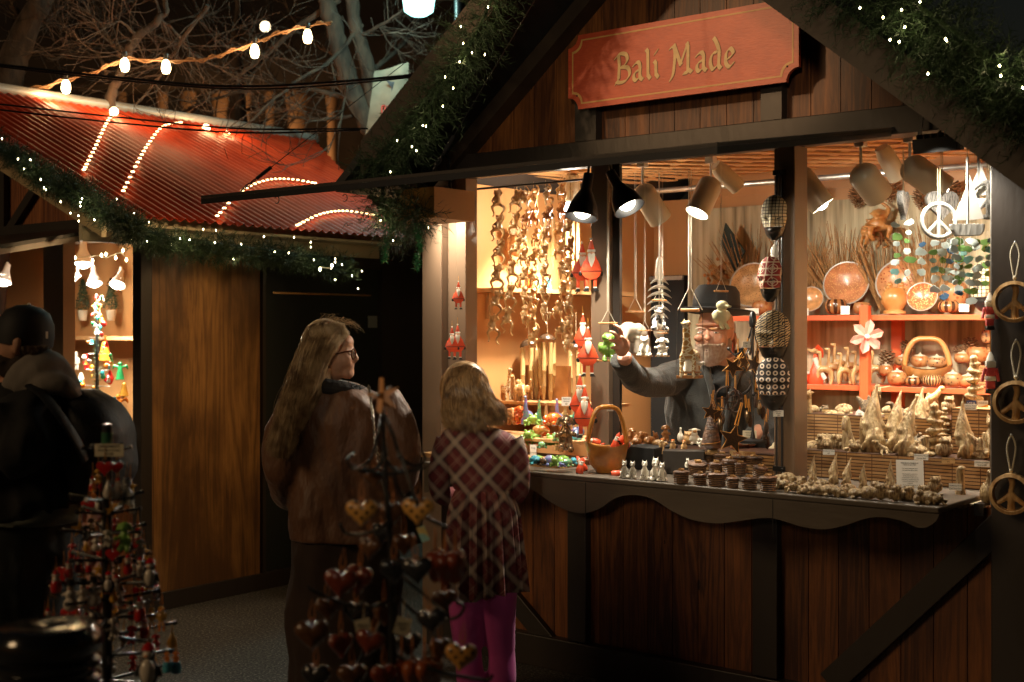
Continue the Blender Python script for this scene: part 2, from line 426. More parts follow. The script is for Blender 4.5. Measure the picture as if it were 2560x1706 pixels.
# gable
XC=(-4.15-1.765)/2;PITCH=0.815
def roofz(x):return 2.54+(abs(-4.15-XC)-abs(x-XC))*PITCH
mb=MB();planks(mb,-4.28,-1.64,0.0,0.03,2.464,lambda x:roofz(x)-.01,0.13);mb.bx(-3.9,-2.0,.031,.05,2.464,2.7)
mb.build('gable_panelling',M_plank,stall,smooth=False)
for px in(1450,1913):
 mb=MB();p=W(px,320,-0.01);q=W(px+52,320,-0.01);mb.bx(p.x,q.x,-0.05,-0.001,2.464,2.92);mb.build('sign_batten',M_dark,stall,smooth=False)
# roof: two pitched slabs overhanging the front
def slab(mb,xa,xb,y0,y1,t,zoff=0.0):
 za,zb=roofz(xa)+zoff,roofz(xb)+zoff
 mb.add([(xa,y0,za),(xb,y0,zb),(xb,y1,zb),(xa,y1,za),(xa,y0,za+t),(xb,y0,zb+t),(xb,y1,zb+t),(xa,y1,za+t)],[(0,3,2,1),(4,5,6,7),(0,1,5,4),(1,2,6,5),(2,3,7,6),(3,0,4,7)])
rf=MB();slab(rf,-4.50,XC,-0.6,2.2,0.05);slab(rf,XC,-1.20,-0.6,2.2,0.05);rf.build('roof',M_roofd,stall,smooth=False)
mb=MB();slab(mb,-4.30,XC,-0.63,-0.602,0.17,-0.11);slab(mb,XC,-1.18,-0.63,-0.602,0.17,-0.11);slab(mb,-4.45,XC,-0.10,-0.001,0.085,-0.09);slab(mb,XC,-1.5,-0.10,-0.001,0.085,-0.09)
mb.build('fascia_board',mat('dark_trim',(0.05,0.032,0.02),0.5,var=0.3),stall,smooth=False)
mb=MB();p=W(985,480,-0.55);mb.add([(p.x-.05,-0.58,2.10),(p.x+.28,-0.58,2.10),(p.x+.28,-0.58,2.24),(p.x+.1,-0.58,2.24),(p.x-.05,-0.3,2.10),(p.x+.28,-0.3,2.10),(p.x+.28,-0.3,2.24),(p.x+.1,-0.3,2.24)],[(0,1,2,3),(7,6,5,4),(0,4,5,1),(1,5,6,2),(2,6,7,3),(3,7,4,0)])
mb.build('eave_bracket',mat('gold_wood',(0.42,0.2,0.05),0.5),stall,smooth=False)
# interior shell
YB=2.0
mb=MB();mb.bx(-4.40,-4.36,0.06,YB,0,2.36);mb.build('side_wall',M_orange,stall,smooth=False)
mb=MB();mb.bx(-4.40,-1.32,YB,YB+0.03,0,2.40);mb.bx(-4.1,-1.6,YB,YB+.03,2.401,2.62);mb.build('back_wall',M_orange,stall,smooth=False)
mb=MB();mb.bx(-1.35,-1.32,0.06,YB,0,2.36);mb.build('side_wall',M_orange,stall,smooth=False)
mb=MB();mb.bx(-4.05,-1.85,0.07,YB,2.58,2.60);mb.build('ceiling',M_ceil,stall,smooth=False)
mb=MB();mb.bx(-4.36,-1.25,0.07,YB,0.10,0.13);mb.build('floor_deck',M_dark,stall,smooth=False)
mb=MB();p=W(1722,700,YB-.02);mb.bx(p.x,-1.36,YB-0.03,YB-0.002,0.3,2.33)
mb.build('straw_mat_lining',M_mat,stall,smooth=False)
mb=MB();a=W(1542,700,YB-.02).x;b=W(1716,700,YB-.02).x;mb.bx(max(a,-4.35),b,YB-0.05,YB-0.003,0.13,1.93)
mb.build('back_door',M_bmatte,stall,smooth=False)
mb=MB();mb.bx(max(a,-4.35),b,YB-0.07,YB-0.052,1.90,1.925);mb.build('door_rail',M_steel,stall,smooth=False)
# lattice ceiling strip
mb=MB()
def slat(x,d,w,z):
 vs=[(x,0.12),(x+w,0.12),(x+w+d,1.34),(x+d,1.34)]
 mb.add([(a,b,z)for a,b in vs]+[(a,b,z+.007)for a,b in vs],[(3,2,1,0),(4,5,6,7),(0,1,5,4),(1,2,6,5),(2,3,7,6),(3,0,4,7)])
x=-5.7
while x<-0.9:slat(x,1.22,0.07,2.43);x+=0.21
x=-4.5
while x<0.4:slat(x,-1.22,0.06,2.4385);x+=0.24
for v in range(len(mb.v)):
 x_,y_,z_=mb.v[v];mb.v[v]=(min(max(x_,-4.355),-1.255),y_,z_)
mb.build('ceiling_lattice',M_lattice,stall,smooth=False)
mb=MB();mb.tube([(-4.35,1.36,2.385),(-1.26,1.36,2.385)],0.016,10);mb.tube([(-2.62,1.36,2.385),(-2.50,1.36,2.385)],0.020,10);mb.build('ceiling_pipe',M_steel,stall)
mb=MB();mb.bx(-2.9,-1.57,0.20,0.24,2.385,2.405);mb.bx(-4.3,-2.95,0.20,0.24,2.385,2.405);mb.build('lighting_track',M_white,stall,smooth=False)
# raised shutter (flap)
FH,FO,FY=2.356,2.142,-1.43
flap=T('raised_shutter','dark wooden shutter flap held up on wires over the souvenir counter','shutter')
def flapP(x,s,off=0.0):return(x,-0.065+(FY+0.065)*s,FH+(FO-FH)*s+off)
def flapbox(mb,xa,xb,s0,s1,o0,o1):
 vs=[flapP(xa,s0,o0),flapP(xb,s0,o0),flapP(xb,s1,o0),flapP(xa,s1,o0),flapP(xa,s0,o1),flapP(xb,s0,o1),flapP(xb,s1,o1),flapP(xa,s1,o1)]
 mb.add(vs,[(0,3,2,1),(4,5,6,7),(0,1,5,4),(1,2,6,5),(2,3,7,6),(3,0,4,7)])
mb=MB();flapbox(mb,-4.45,-1.95,0.0,1.0,0.012,0.024);mb.build('panel',M_dark,flap,smooth=False)
mb=MB()
for a,b,s0,s1 in((-4.45,-1.95,0.95,1.0),(-4.45,-1.95,0.02,0.07),(-4.45,-4.37,0.071,0.949),(-3.25,-3.17,0.071,0.949),(-2.03,-1.95,0.071,0.949)):flapbox(mb,a,b,s0,s1,-0.012,0.0115)
mb.build('frame',M_black,flap,smooth=False)
def wire(mb,p,q,r=0.0018,seg=5):mb.tube([p,q],r,seg)
for xw,top in((-4.30,(-3.62,-0.6,3.0)),(-3.2,(-3.0,-0.62,3.3))):
 w_=Vector(flapP(xw,0.93,0.03));up_=Vector(top);d_=(up_-w_).normalized()
 mb=MB();wire(mb,w_+d_*0.16,up_);mb.build('stay_wire',M_black,flap)
 mb=MB();mb.tube([w_+d_*0.08,w_+d_*0.16],0.008,8)
 for i in range(3):
  c=w_+d_*(0.012+0.026*i);ring=[c+(d_*cos(a)*0.016+(RGT if i%2 else d_.cross(RGT).normalized())*sin(a)*0.009)for a in np.linspace(0,2*pi,10,endpoint=False)];mb.tube(ring,0.0025,5,closed=True)
 mb.build('turnbuckle',M_black,flap)
for px,py in((862,495),(692,500),(1090,400)):
 p=C(px,py,DEP(flapP(-4.3,0.6)));mb=MB();mb.tube(arc(p,0.016,-2.2,2.6,12),0.002,5);mb.build('hook',M_black,flap)
# sign
_sg=NT('red_sign_paint',rough=0.42)
_n1=_sg.n('TexNoise',i_Vector=_sg.tc,i_Scale=9.0,i_Detail=6.0).outputs['Fac']
_n2=_sg.n('TexNoise',i_Vector=_sg.mapped((12,12,60)),i_Scale=3.0,i_Detail=3.0).outputs['Fac']
_sg.color(_sg.ramp(_sg.math('ADD',_sg.math('MULTIPLY',_n1,.6),_sg.math('MULTIPLY',_n2,.4)),[(0.35,(0.42,0.055,0.022)),(0.65,(0.58,0.095,0.035))]));_sg.bump(_n2,0.2,0.003)
SX0,SX1,SZ0,SZ1,SY=-3.472,-2.325,2.598,2.935,-0.10
sign=T('shop_sign','red wooden shop sign with scooped corners and gold lettering Bali Made','sign',((SX0+SX1)/2,SY,SZ0))
def scoop(w,h,r,n=8):
 out=[]
 for cx,cz,a0 in((-w/2,0,pi/2),(w/2,0,pi),(w/2,h,3*pi/2),(-w/2,h,0)):
  for i in range(n+1):
   a=a0-(pi/2)*i/n
   out.append((cx+r*cos(a),cz+r*sin(a)))
 return out
w_,h_=SX1-SX0,SZ1-SZ0
mb=MB();mb.prism(scoop(w_,h_,0.055),-0.02,0.0);mb.build('board',_sg.m,sign,smooth=False)
M_gold=mat('gold_sign_paint',(0.62,0.33,0.10),0.45,var=0.15,vscale=30)
M_goldt=mat('cream_gold_lettering',(0.68,0.46,0.20),0.45,var=0.2,vscale=40)
def ringstrip(mb,a,b,y):
 n=len(a);vs=[(p[0],y,p[1])for p in a]+[(p[0],y,p[1])for p in b]
 mb.add(vs,[(i,(i+1)%n,n+(i+1)%n,n+i)for i in range(n)])
A=[(x,z+0.022)for x,z in scoop(w_-.044,h_-.044,0.050)];B=[(x,z+0.029)for x,z in scoop(w_-.058,h_-.058,0.052)]
mb=MB();ringstrip(mb,A,B,-0.0212);mb.build('border_line',M_gold,sign,smooth=False)
# broad nib lettering
NIB=Vector((cos(radians(38)),sin(radians(38))))*0.5
def penstroke(mb,pts,k,wd,y):
 vs=[];pts=[Vector(p)for p in pts]
 for i,p in enumerate(pts[:-1]):
  q=pts[i+1];n=NIB*wd
  t=Vector((-n.y,n.x))*0.22
  hull=[p-n,p+n,q+n,q-n];cpts=[p-n+t,p+n+t,q+n-t,q-n-t]
  allp=hull+cpts
  hl=convex(allp);mb.add([(v.x,y-0.00001*(k+i),v.y)for v in hl],[tuple(range(len(hl)))])
def convex(P):
 P=sorted(set((round(p.x,6),round(p.y,6))for p in P))
 def half(Q):
  h=[]
  for p in Q:
   while len(h)>1 and(h[-1][0]-h[-2][0])*(p[1]-h[-2][1])-(h[-1][1]-h[-2][1])*(p[0]-h[-2][0])<=0:h.pop()
   h.append(p)
  return h
 a=half(P);b=half(P[::-1]);return[Vector(v)for v in a[:-1]+b[:-1]]
def sp(pts,n=5):return[(v.x,v.y)for v in smoothpath([Vector((p[0],p[1],0))for p in pts],n)]
GL={'B':(0.78,[[(0.16,0.98),(0.20,0.6),(0.16,0.12),(0.02,-0.02)],sp([(0.0,0.86),(0.22,1.0),(0.52,0.95),(0.60,0.75),(0.45,0.58),(0.22,0.5)]),sp([(0.3,0.53),(0.62,0.48),(0.72,0.25),(0.52,0.04),(0.22,0.0),(0.05,0.06)])]),'a':(0.56,[sp([(0.06,0.52),(0.25,0.62),(0.38,0.5),(0.38,0.12),(0.50,0.0)]),sp([(0.36,0.36),(0.12,0.26),(0.08,0.08),(0.2,0.0),(0.38,0.12)])]),'l':(0.32,[[(0.06,1.0),(0.14,0.92),(0.14,0.12),(0.25,0.0)]]),'i':(0.32,[[(0.06,0.56),(0.14,0.48),(0.14,0.12),(0.25,0.0)],[(0.10,0.80),(0.20,0.93)]]),'M':(1.12,[sp([(0.16,0.98),(0.24,0.8),(0.20,0.3),(0.14,0.0),(0.02,-0.16)]),[(0.02,0.9),(0.2,1.0),(0.50,0.32),(0.54,0.32)],[(0.50,0.32),(0.82,0.98)],[(0.80,1.0),(0.86,0.85),(0.84,0.12),(1.02,0.02)],[(0.66,0.0),(0.86,0.03)]]),'d':(0.62,[sp([(0.22,1.02),(0.34,0.86),(0.46,0.55),(0.44,0.12),(0.54,0.0)]),sp([(0.40,0.56),(0.16,0.5),(0.06,0.24),(0.18,0.0),(0.42,0.14)])]),'e':(0.52,[sp([(0.40,0.10),(0.22,0.0),(0.07,0.16),(0.09,0.45),(0.26,0.60),(0.40,0.46),(0.34,0.36),(0.12,0.26)])]),}
def pentext(mb,s,x,z,size,gap=0.07,wd=0.16,y=-0.0212):
 k=0
 for ch in s:
  if ch==' ':x+=0.42*size;continue
  wdt,st=GL[ch]
  for q in st:penstroke(mb,[(x+a*size,z+b*size)for a,b in q],k,wd*size,y);k+=8
  x+=(wdt+gap)*size
 return x
cap=0.128
test=MB();xe=pentext(test,'Bali Made',0,0,cap)
p0=W(1545,190,SY);p1=W(1850,140,SY);L=(p1.x-p0.x);fac=L/xe
ox,oz=p0.x-sign.location.x,0.094;x_=0
for wd_ in('Bali ','Made'):
 mb=MB();x_=pentext(mb,wd_,x_,0,cap);mb.v=[(ox+a*fac,b,oz+c)for a,b,c in mb.v];mb.build('lettering',M_goldt,sign,smooth=False,recalc=False)
mb=MB();pentext(mb,'Bali Made',0,0,cap,wd=0.19,y=-0.0206);mb.v=[(ox+.002+a*fac,b*1,oz-.003+c)for a,b,c in mb.v]
mb.v=[(a,-0.0204-(abs(b)-0.0206)*0.02,c)for a,b,c in mb.v]
mb.build('letter_shadow_line',mat('dark_outline',(0.2,0.05,0.02),0.5),sign,smooth=False,recalc=False)
mb=MB()
for x_,z_ in((-w_/2+.05,.062),(w_/2-.05,.062)):mb.ell((x_,-0.022,z_),(.004,.003,.004))
mb.build('screw',M_black,sign)
# ---------------- left stall ----------------
LX,LY=-6.12,-0.55
ls=T('market_stall','brown stall behind with red corrugated roof and orange interior','market stall')
mb=MB();planks(mb,LY+0.05,WX(660,900,LX).y-.03,LX,LX-0.03,0.10,2.2,1.3,0.004,axis='y');mb.build('side_panelling',M_plank_side,ls,smooth=False)
mb=MB();mb.bx(LX-.05,LX+.03,LY-.03,LY+.045,0,2.2);mb.bx(LX-0.03,LX+.02,LY+.05,1.5,0.0,0.10);mb.build('corner_post',M_dark,ls,smooth=False,bevel=.004)
d0=WX(660,900,LX).y;d1=WX(950,900,LX).y
mb=MB();mb.bx(LX-.06,LX-.02,d0,d1,0.1,2.0);mb.build('door',mat('black_green_door',(0.012,0.016,0.014),0.6),ls,smooth=False)
mb=MB();mb.bx(LX-.02,LX+.02,d0-.025,d0-.001,.1,2.2);mb.bx(LX-.02,LX+.02,d1+.001,d1+.4,.1,2.2);mb.bx(LX-.02,LX+.02,d0,d1,2.0,2.2);mb.build('door_frame',M_dark,ls,smooth=False)
zz=WX(780,735,LX).z;mb=MB();mb.bx(LX-.018,LX-.008,WX(685,735,LX).y,WX(930,735,LX).y,zz-.006,zz+.006);mb.build('door_light_gap',mat('light_gap_strip',(0.8,0.5,0.25),0.25,metal=0.9),ls,smooth=False)  # bright metal strip standing in for a line of light at the door
p=WX(935,805,LX);mb=MB();mb.bx(LX-.018,LX-.01,p.y-.04,p.y+.04,p.z-.04,p.z+.04);mb.build('door_plate',mat('grey_plate',(0.2,0.22,0.2),0.4),ls,smooth=False)
# front: low wall, post, beam, gable
mb=MB();planks(mb,-9.0,LX-.051,LY,LY+.03,0,0.95,0.13);mb.build('front_panelling',M_plank,ls,smooth=False)
mb=MB();mb.bx(-9.0,LX-.051,LY-.25,LY+.3,.95,.98);mb.build('counter_top',M_counter,ls,smooth=False)
xa,xb=W(122,800,LY).x,W(158,800,LY).x
mb=MB();mb.bx(xa-.06,xb,LY,LY+.08,.98,2.13);mb.build('window_post',M_brown,ls,smooth=False)
mb=MB();mb.bx(-9.0,LX-.051,LY-.05,LY+.06,2.131,2.24);mb.build('header_beam',M_dark,ls,smooth=False)
RX,RZ,EX,EZ=-8.2,3.22,-5.85,2.20;LP=(RZ-EZ)/(RX-EX)
def lroof(x):return EZ+(x-EX)*LP if x>RX else RZ-(RX-x)*abs(LP)
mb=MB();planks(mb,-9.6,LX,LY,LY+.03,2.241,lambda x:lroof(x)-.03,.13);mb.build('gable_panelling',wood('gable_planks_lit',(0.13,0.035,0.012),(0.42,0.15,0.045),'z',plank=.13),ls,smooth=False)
mb=MB();p=W(20,480,LY);mb.bx(p.x-.05,p.x+.02,LY-.04,LY-.001,2.242,lroof(p.x)-.05);a=W(95,475,LY);b=W(10,610,LY);beam(mb,(a.x,a.z),(b.x,b.z),.06,LY-.035,LY-.002)
mb.build('gable_timber',M_dark,ls,smooth=False)
# interior of the left stall
mb=MB();mb.bx(-10.4,LX-.06,.56,.59,0,2.24);mb.bx(-10.4,-6.9,.56,.59,2.241,2.5);mb.build('back_wall',M_orange,ls,smooth=False)
mb=MB();mb.bx(LX-.10,LX-.065,LY+.1,.56,0,2.24);mb.build('side_wall',M_orange,ls,smooth=False)
mb=MB();mb.bx(-10.4,LX-.11,LY+.07,.56,2.262,2.28);mb.build('ceiling',M_orange,ls,smooth=False)
mb=MB();mb.bx(-9.9,-6.25,.36,.558,1.52,1.545);mb.build('wall_shelf',M_lattice,ls,smooth=False)
mb=MB();mb.bx(-8.6,LX-.12,-.05,-.02,2.22,2.25);mb.bx(-8.6,LX-.12,.45,.48,2.22,2.25);mb.build('lighting_track',M_white,ls,smooth=False)
# flap of the left stall
fl2=T('raised_shutter','brown shutter flap propped open over the lit opening beside the man in the cap','shutter')
def fb(mb,xa,xb,s0,s1,o0,o1):
 P=lambda x,s,o:(x,LY-.06-1.0*s,2.165-.2*s+o)
 mb.add([P(xa,s0,o0),P(xb,s0,o0),P(xb,s1,o0),P(xa,s1,o0),P(xa,s0,o1),P(xb,s0,o1),P(xb,s1,o1),P(xa,s1,o1)],[(0,3,2,1),(4,5,6,7),(0,1,5,4),(1,2,6,5),(2,3,7,6),(3,0,4,7)])
mb=MB();fb(mb,-9,LX-.02,0,1,0,.02);mb.build('panel',M_dark,fl2,smooth=False)
mb=MB();fb(mb,-9,LX-.02,.94,1,-.03,-.001);fb(mb,LX-.1,LX-.02,0,.939,-.03,-.001);mb.build('frame',M_brown,fl2,smooth=False)
# corrugated red roof
M_red=NT('red_roof_sheet',rough=0.5,spec=0.3)
_n=M_red.n('TexNoise',i_Vector=M_red.mapped((1,3,1)),i_Scale=2.6,i_Detail=9.0,i_Roughness=.7).outputs['Fac']
M_red.color(M_red.ramp(_n,[(0.3,(0.24,0.022,0.008)),(0.5,(0.40,0.038,0.011)),(0.72,(0.50,0.055,0.014))]));M_red=M_red.m
pit=0.068;ny=int((2.62+1.0)/pit*8);slope=Vector((EX-RX,0,EZ-RZ)).normalized();nrm=Vector((-slope.z,0,slope.x));
if nrm.z<0:nrm=-nrm
def RP(i,j):
 y=-1.0+(2.62+1.0)*i/(ny-1)
 t=j/5
 lim=1.0
 if y>1.3:lim=1.0-(y-1.3)/(2.62-1.3)*0.99
 x=RX+(EX-RX)*t*lim;z=RZ+(EZ-RZ)*t*lim
 return Vector((x,y,z))+nrm*0.009*sin(2*pi*y/pit)
mb=MB();mb.grid(RP,ny,6)
mb.build('roof',M_red,ls,smooth=True,solid=0.004)
mb=MB();mb.add([(RX,-1.0,RZ-.02),(RX,2.6,RZ-.02),(-10.5,2.6,2.22),(-10.5,-1.0,2.22)],[(0,1,2,3)]);mb.build('roof',M_red,ls,smooth=False,solid=.01)
mb=MB();mb.tube([(RX,-1.05,RZ+.012),(RX,2.66,RZ+.012)],.045,10);mb.build('ridge_cap',mat('pale_ridge_metal',(0.30,0.27,0.24),0.4,metal=.2),ls)
mb=MB();mb.bx(EX-.24,EX-.04,-.95,1.3,EZ-.05,EZ-.035);mb.bx(EX-.27,EX-.241,-.95,1.3,EZ-.13,EZ+.05);mb.build('eave_soffit',mat('cream_soffit',(0.5,0.42,0.28),0.6),ls,smooth=False)
def rk(y0,y1):
 m=MB();za,zb=RZ-.03,EZ-.02
 m.add([(RX,y0,za-.12),(EX,y0,zb-.1),(EX,y1,zb-.1),(RX,y1,za-.12),(RX,y0,za),(EX,y0,zb),(EX,y1,zb),(RX,y1,za)],[(0,3,2,1),(4,5,6,7),(0,1,5,4),(1,2,6,5),(2,3,7,6),(3,0,4,7)]);return m
rk(-.99,-.96).build('rake_board',mat('cream_trim',(0.45,0.33,0.18),0.5),ls,smooth=False)
# ================= SPOT FIXTURES =================
M_lamp=emat('lit_lamp_face',(1.0,0.90,0.72),14.0)
WARM=(1.0,0.90,0.72)
def can_lamp(px,py,Y,d,e,label,length=0.20,r=0.056,m=None,lit=True,hang=True,ang=110):
 c=W(px,py,Y);d=Vector(d).normalized()
 t=T('spotlight',label,'spotlight',c,0,'track spotlights in the stalls')
 R=d.to_track_quat('Z','Y').to_matrix()
 m=m or M_cream
 prof=[(0.0,-length/2)]+[(r*sin(a),-length/2+r*0.8*(1-cos(a)))for a in np.linspace(0.3,pi/2,5)]+[(r,length/2),(r-.003,length/2),(r-.003,-length/2+r)]
 mb=MB();mb.lathe(prof,rot=R,seg=24);mb.build('lamp_shade',m,t)
 if lit:
  mb=MB();mb.lathe([(0,length/2-.012),(r-.004,length/2-.012)],rot=R,seg=20);mb.ell(d*(length/2-.02),r*.6,seg=12,rings=8);mb.build('bulb',M_lamp,t,recalc=True)
  spot_light('spot_beam',d*(length/2+.004),d,e*2.6,WARM,ang,0.7,0.035,t)
 if hang:
  mb=MB();top=2.386-c.z;b=Vector((0,0,0))-d*length*.35
  mb.tube([b,(b.x,b.y,top)],.006,6);mb.bx(b.x-.02,b.x+.02,b.y-.02,b.y+.02,top-.03,top);mb.build('bracket',M_white,t)
 return t
can_lamp(1625,508,0.25,(0.25,0.8,-1),0,'cream cylinder spotlight pointing away, behind the tilted black lamp head',lit=False)
can_lamp(1763,490,0.25,(-0.19,-0.48,-0.9),16,'cream cylinder spotlight shining down above the hat of the stallholder',length=.19)
can_lamp(2022,470,0.25,(.5,.25,-.75),30,'cream cylinder spotlight half hidden by the post with the cloth masks',length=.2)
can_lamp(2171,455,0.25,(0.35,0.95,-0.9),26,'cream domed spotlight turned towards the shelves, beside the grey wooden heart',length=.17,r=.062)
can_lamp(2310,440,0.25,(1.0,0.8,-0.9),26,'cream cylinder spotlight under the black floodlight bracket',length=.2,r=.060)
# black reflector lamp heads near the window post
def bell(px,py,Y,d,e,label,s=1.0):
 c=W(px,py,Y);d=Vector(d).normalized();R=d.to_track_quat('Z','Y').to_matrix()
 t=T('clamp_lamp',label,'clamp lamp',c)
 prof=[(0.018*s,-.09*s),(.02*s,-.03*s),(.026*s,-.02*s),(.05*s,.03*s),(.06*s,.075*s),(.057*s,.075*s),(.047*s,.03*s),(.02*s,-.015*s)]
 mb=MB();mb.lathe(prof,rot=R,seg=24);mb.build('lamp_shade',M_black,t)
 mb=MB();mb.ell(d*.045*s,.033*s);mb.build('bulb',M_lamp,t)
 mb=MB();mb.tube([-d*.08*s,-d*.1*s+Vector((0,0,.05)),(0.02,0,.16)],.006,6);mb.ell((.02,-.02,.0),.01);mb.build('bracket',M_black,t)
 spot_light('spot_beam',d*.085*s,d,e*1.8,WARM,130,.6,.03,t)
bell(1462,495,-0.22,(.0,-.25,-.9),24,'black bell shaped lamp clamped above the pair of Santa puppets',1.25)
bell(1552,480,-0.2,(.5,-.02,-.8),22,'black lamp head tilted down by the hanging puppet strings',1.2)
t=T('lamp_bulb','bare glowing bulb among the hanging carved frogs','light bulb',W(1425,522,0.45));mb=MB();mb.ell((0,0,0),(.035,.035,.04));mb.build('glass',M_lamp,t)
mb=MB();mb.tube([(0,0,.035),(0,0,.09)],.018,10);mb.tube([(0,0,.09),(0,0,.4)],.003,5);mb.build('socket',M_cream,t);point_light('bulb_glow',(0,0,-.06),16,WARM,.04,t)
# added ceiling spots behind the header, put in to brighten the dim back bays
for x_,d_,e_,lb in((-1.75,(.1,.55,-1),34,'added cream spotlight brightening the bay over the sea glass'),(-3.0,(.5,.9,-.8),16,'added cream spotlight brightening the back wall behind the hat'),(-3.9,(-.2,.3,-1),40,'added cream spotlight brightening the bay of the bamboo chimes'),(-2.2,(.3,.75,-1),30,'added cream spotlight brightening the gourd shelves')):
 c=Vector((x_,0.5,2.32));t=T('spotlight',lb,'spotlight',c,0,'track spotlights in the stalls');R=Vector(d_).normalized().to_track_quat('Z','Y').to_matrix()
 mb=MB();mb.lathe([(.03,-.08),(.04,-.04),(.042,.08),(.038,.08),(.036,-.02)],rot=R);mb.build('lamp_shade',M_cream,t);spot_light('spot_beam',Vector(d_).normalized()*.09,d_,e_*3,WARM,120,.6,.04,t)
# lamps of the left stall
def head(px,py,Y,d,e,label,s=1.0):
 c=W(px,py,Y);d=Vector(d).normalized();R=d.to_track_quat('Z','Y').to_matrix()
 t=T('spotlight',label,'spotlight',c,0,'track spotlights in the stalls')
 mb=MB();mb.lathe([(.02*s,-.09*s),(.024*s,-.04*s),(.05*s,.02*s),(.06*s,.05*s),(.056*s,.05*s),(.03*s,0)],rot=R,seg=20);mb.build('lamp_shade',M_white,t)
 mb=MB();mb.ell(d*.03*s,.05*s,seg=14);mb.build('bulb',M_lamp,t)
 mb=MB();mb.tube([-d*.07*s,(-d.x*.07*s,-d.y*.07*s,.1*s)],.01,6);mb.build('bracket',M_white,t)
 if e:spot_light('spot_beam',d*.1*s,d,e*2.6,WARM,140,.6,.05,t)
head(208,640,0.0,(.15,-.1,-1),26,'round white spotlight at the top of the orange stall opening',1.1)
head(172,705,0.0,(-.5,-.6,-.6),16,'white spotlight facing outward beside the stall post above the cap')
head(235,695,0.2,(.4,-.2,-1),16,'small white spotlight between two others under the stall ceiling',.9)
head(297,700,0.2,(.4,-.6,-1),14,'white spotlight nearest the dark corner post of the red roofed stall',.9)
point_light('bulb_glow',W(208,640,0.0)-Vector((0,0.1,.22)),20,WARM,.05)
head(12,690,0.0,(.2,-.4,-1),20,'white spotlight above the peak of the man in the cap',1.0)
# floodlights on the beams
def flood(c,label,rotz,cable):
 t=T('floodlight',label,'floodlight',c,rotz)
 mb=MB();mb.box((0,0,0),(.17,.07,.055),(0.15,0,0));
 for i in range(6):mb.box((-.07+i*.028,0,.034),(.006,.06,.02),(0.15,0,0))
 mb.build('housing',M_bmatte,t,bevel=.004)
 mb=MB()
 for x in(-.07,.07):mb.box((x,0.01,.09),(.014,.008,.14),(0.0,0.12 if x<0 else-.12,0))
 mb.tube(arc((0.03,0.01,.16),.045,0,pi,8),.006,6);mb.build('bracket',M_black,t)
 mb=MB();mb.tube(smoothpath(cable,5),.005,6);mb.build('cable',M_black,t)
 return t
flood(W(2345,362,-0.12),'black floodlight on a strap bracket over the white wooden boats',-0.05,[(0,0,.04),(.08,-.02,.08),(.2,0,.08),(.3,.05,.13)])
t=flood(W(1092,492,-0.12),'black floodlight on the corner of the stall under the garland end',0.1,[(0,0,.03),(-.1,0,.08),(-.15,0,.1)])
# its beam falls on the wooden side wall of the neighbouring stall
spot_light('flood_beam',Vector((-.02,-.1,-.03)),(-1.0,-0.32,-0.62),46,(1.0,.62,.28),95,.8,.05,t)
spot_light('flood_beam',Vector((.0,-.1,-.05)),(0.5,0.55,-.75),30,(1.0,.86,.66),120,.8,.04,t)
t2=[o for o in COL.objects if o.name=='floodlight'][0]
spot_light('flood_beam',Vector((.0,-.09,-.04)),(0.15,0.5,-1),20,(1.0,.90,.74),120,.8,.04,t2)
q=Vector((1.0,-8.0,2.7));pl2=T('unseen_light_pole','added unseen pole with a spot standing in for stall glow across the lane','lamp post',(q.x,q.y,0));mb=MB();mb.tube([(0,0,0),(0,0,2.75)],.04,8);mb.build('post',M_black,pl2);spot_light('unseen_lamp_beam',q-pl2.location+Vector((0,.1,0)),Vector((-3.35,0,1.95))-q,470,(1.0,.80,.55),22,.9,.3,pl2)  # unseen pole and spot added to light the posts, goods and customers' backs
# warm lamp high on a pole beyond the frame: lights the sign and the gable boards
pole=T('unseen_light_pole','tall unseen light pole beyond the frame facing the souvenir stall','lamp post',(-5.6,-6.5,0))
mb=MB();mb.tube([(0,0,0),(0,0,4.6)],.05,8);mb.build('post',M_black,pole);mb=MB();mb.box((.1,.1,4.6),(.3,.2,.08));mb.build('unseen_lamp_housing',M_black,pole)
P0=Vector((-5.45,-6.3,4.5));spot_light('unseen_lamp_beam',P0-pole.location,Vector((-2.9,0,2.98))-P0,500,(1.0,.60,.30),14,.5,.12,pole)
# ================= GARLANDS, TREES, STRING LIGHTS, BACKDROP =================
M_needle=mat('pine_needles',(0.032,0.062,0.022),0.6,col2=(0.010,0.026,0.012),vscale=30,thr=(.3,.7))
M_tinsel=mat('green_tinsel',(0.05,0.30,0.10),0.4,col2=(0.02,0.12,0.05),vscale=60)
M_mini=emat('mini_bulb_glow',(1.0,0.84,0.42),30.0)
M_minil=emat('mini_bulb_white',(1.0,0.86,0.52),26.0)
rng=random.Random(11)
def rv(r=1.0):return Vector((rng.gauss(0,1),rng.gauss(0,1),rng.gauss(0,1))).normalized()*r
def lowbulb(mb,p,r):
 p=Vector(p);mb.add([p+Vector(v)*r for v in((1,0,0),(-1,0,0),(0,1,0),(0,-1,0),(0,0,1.5),(0,0,-1.5))],[(4,0,2),(4,2,1),(4,1,3),(4,3,0),(5,2,0),(5,1,2),(5,3,1),(5,0,3)])
bulb_proto={}
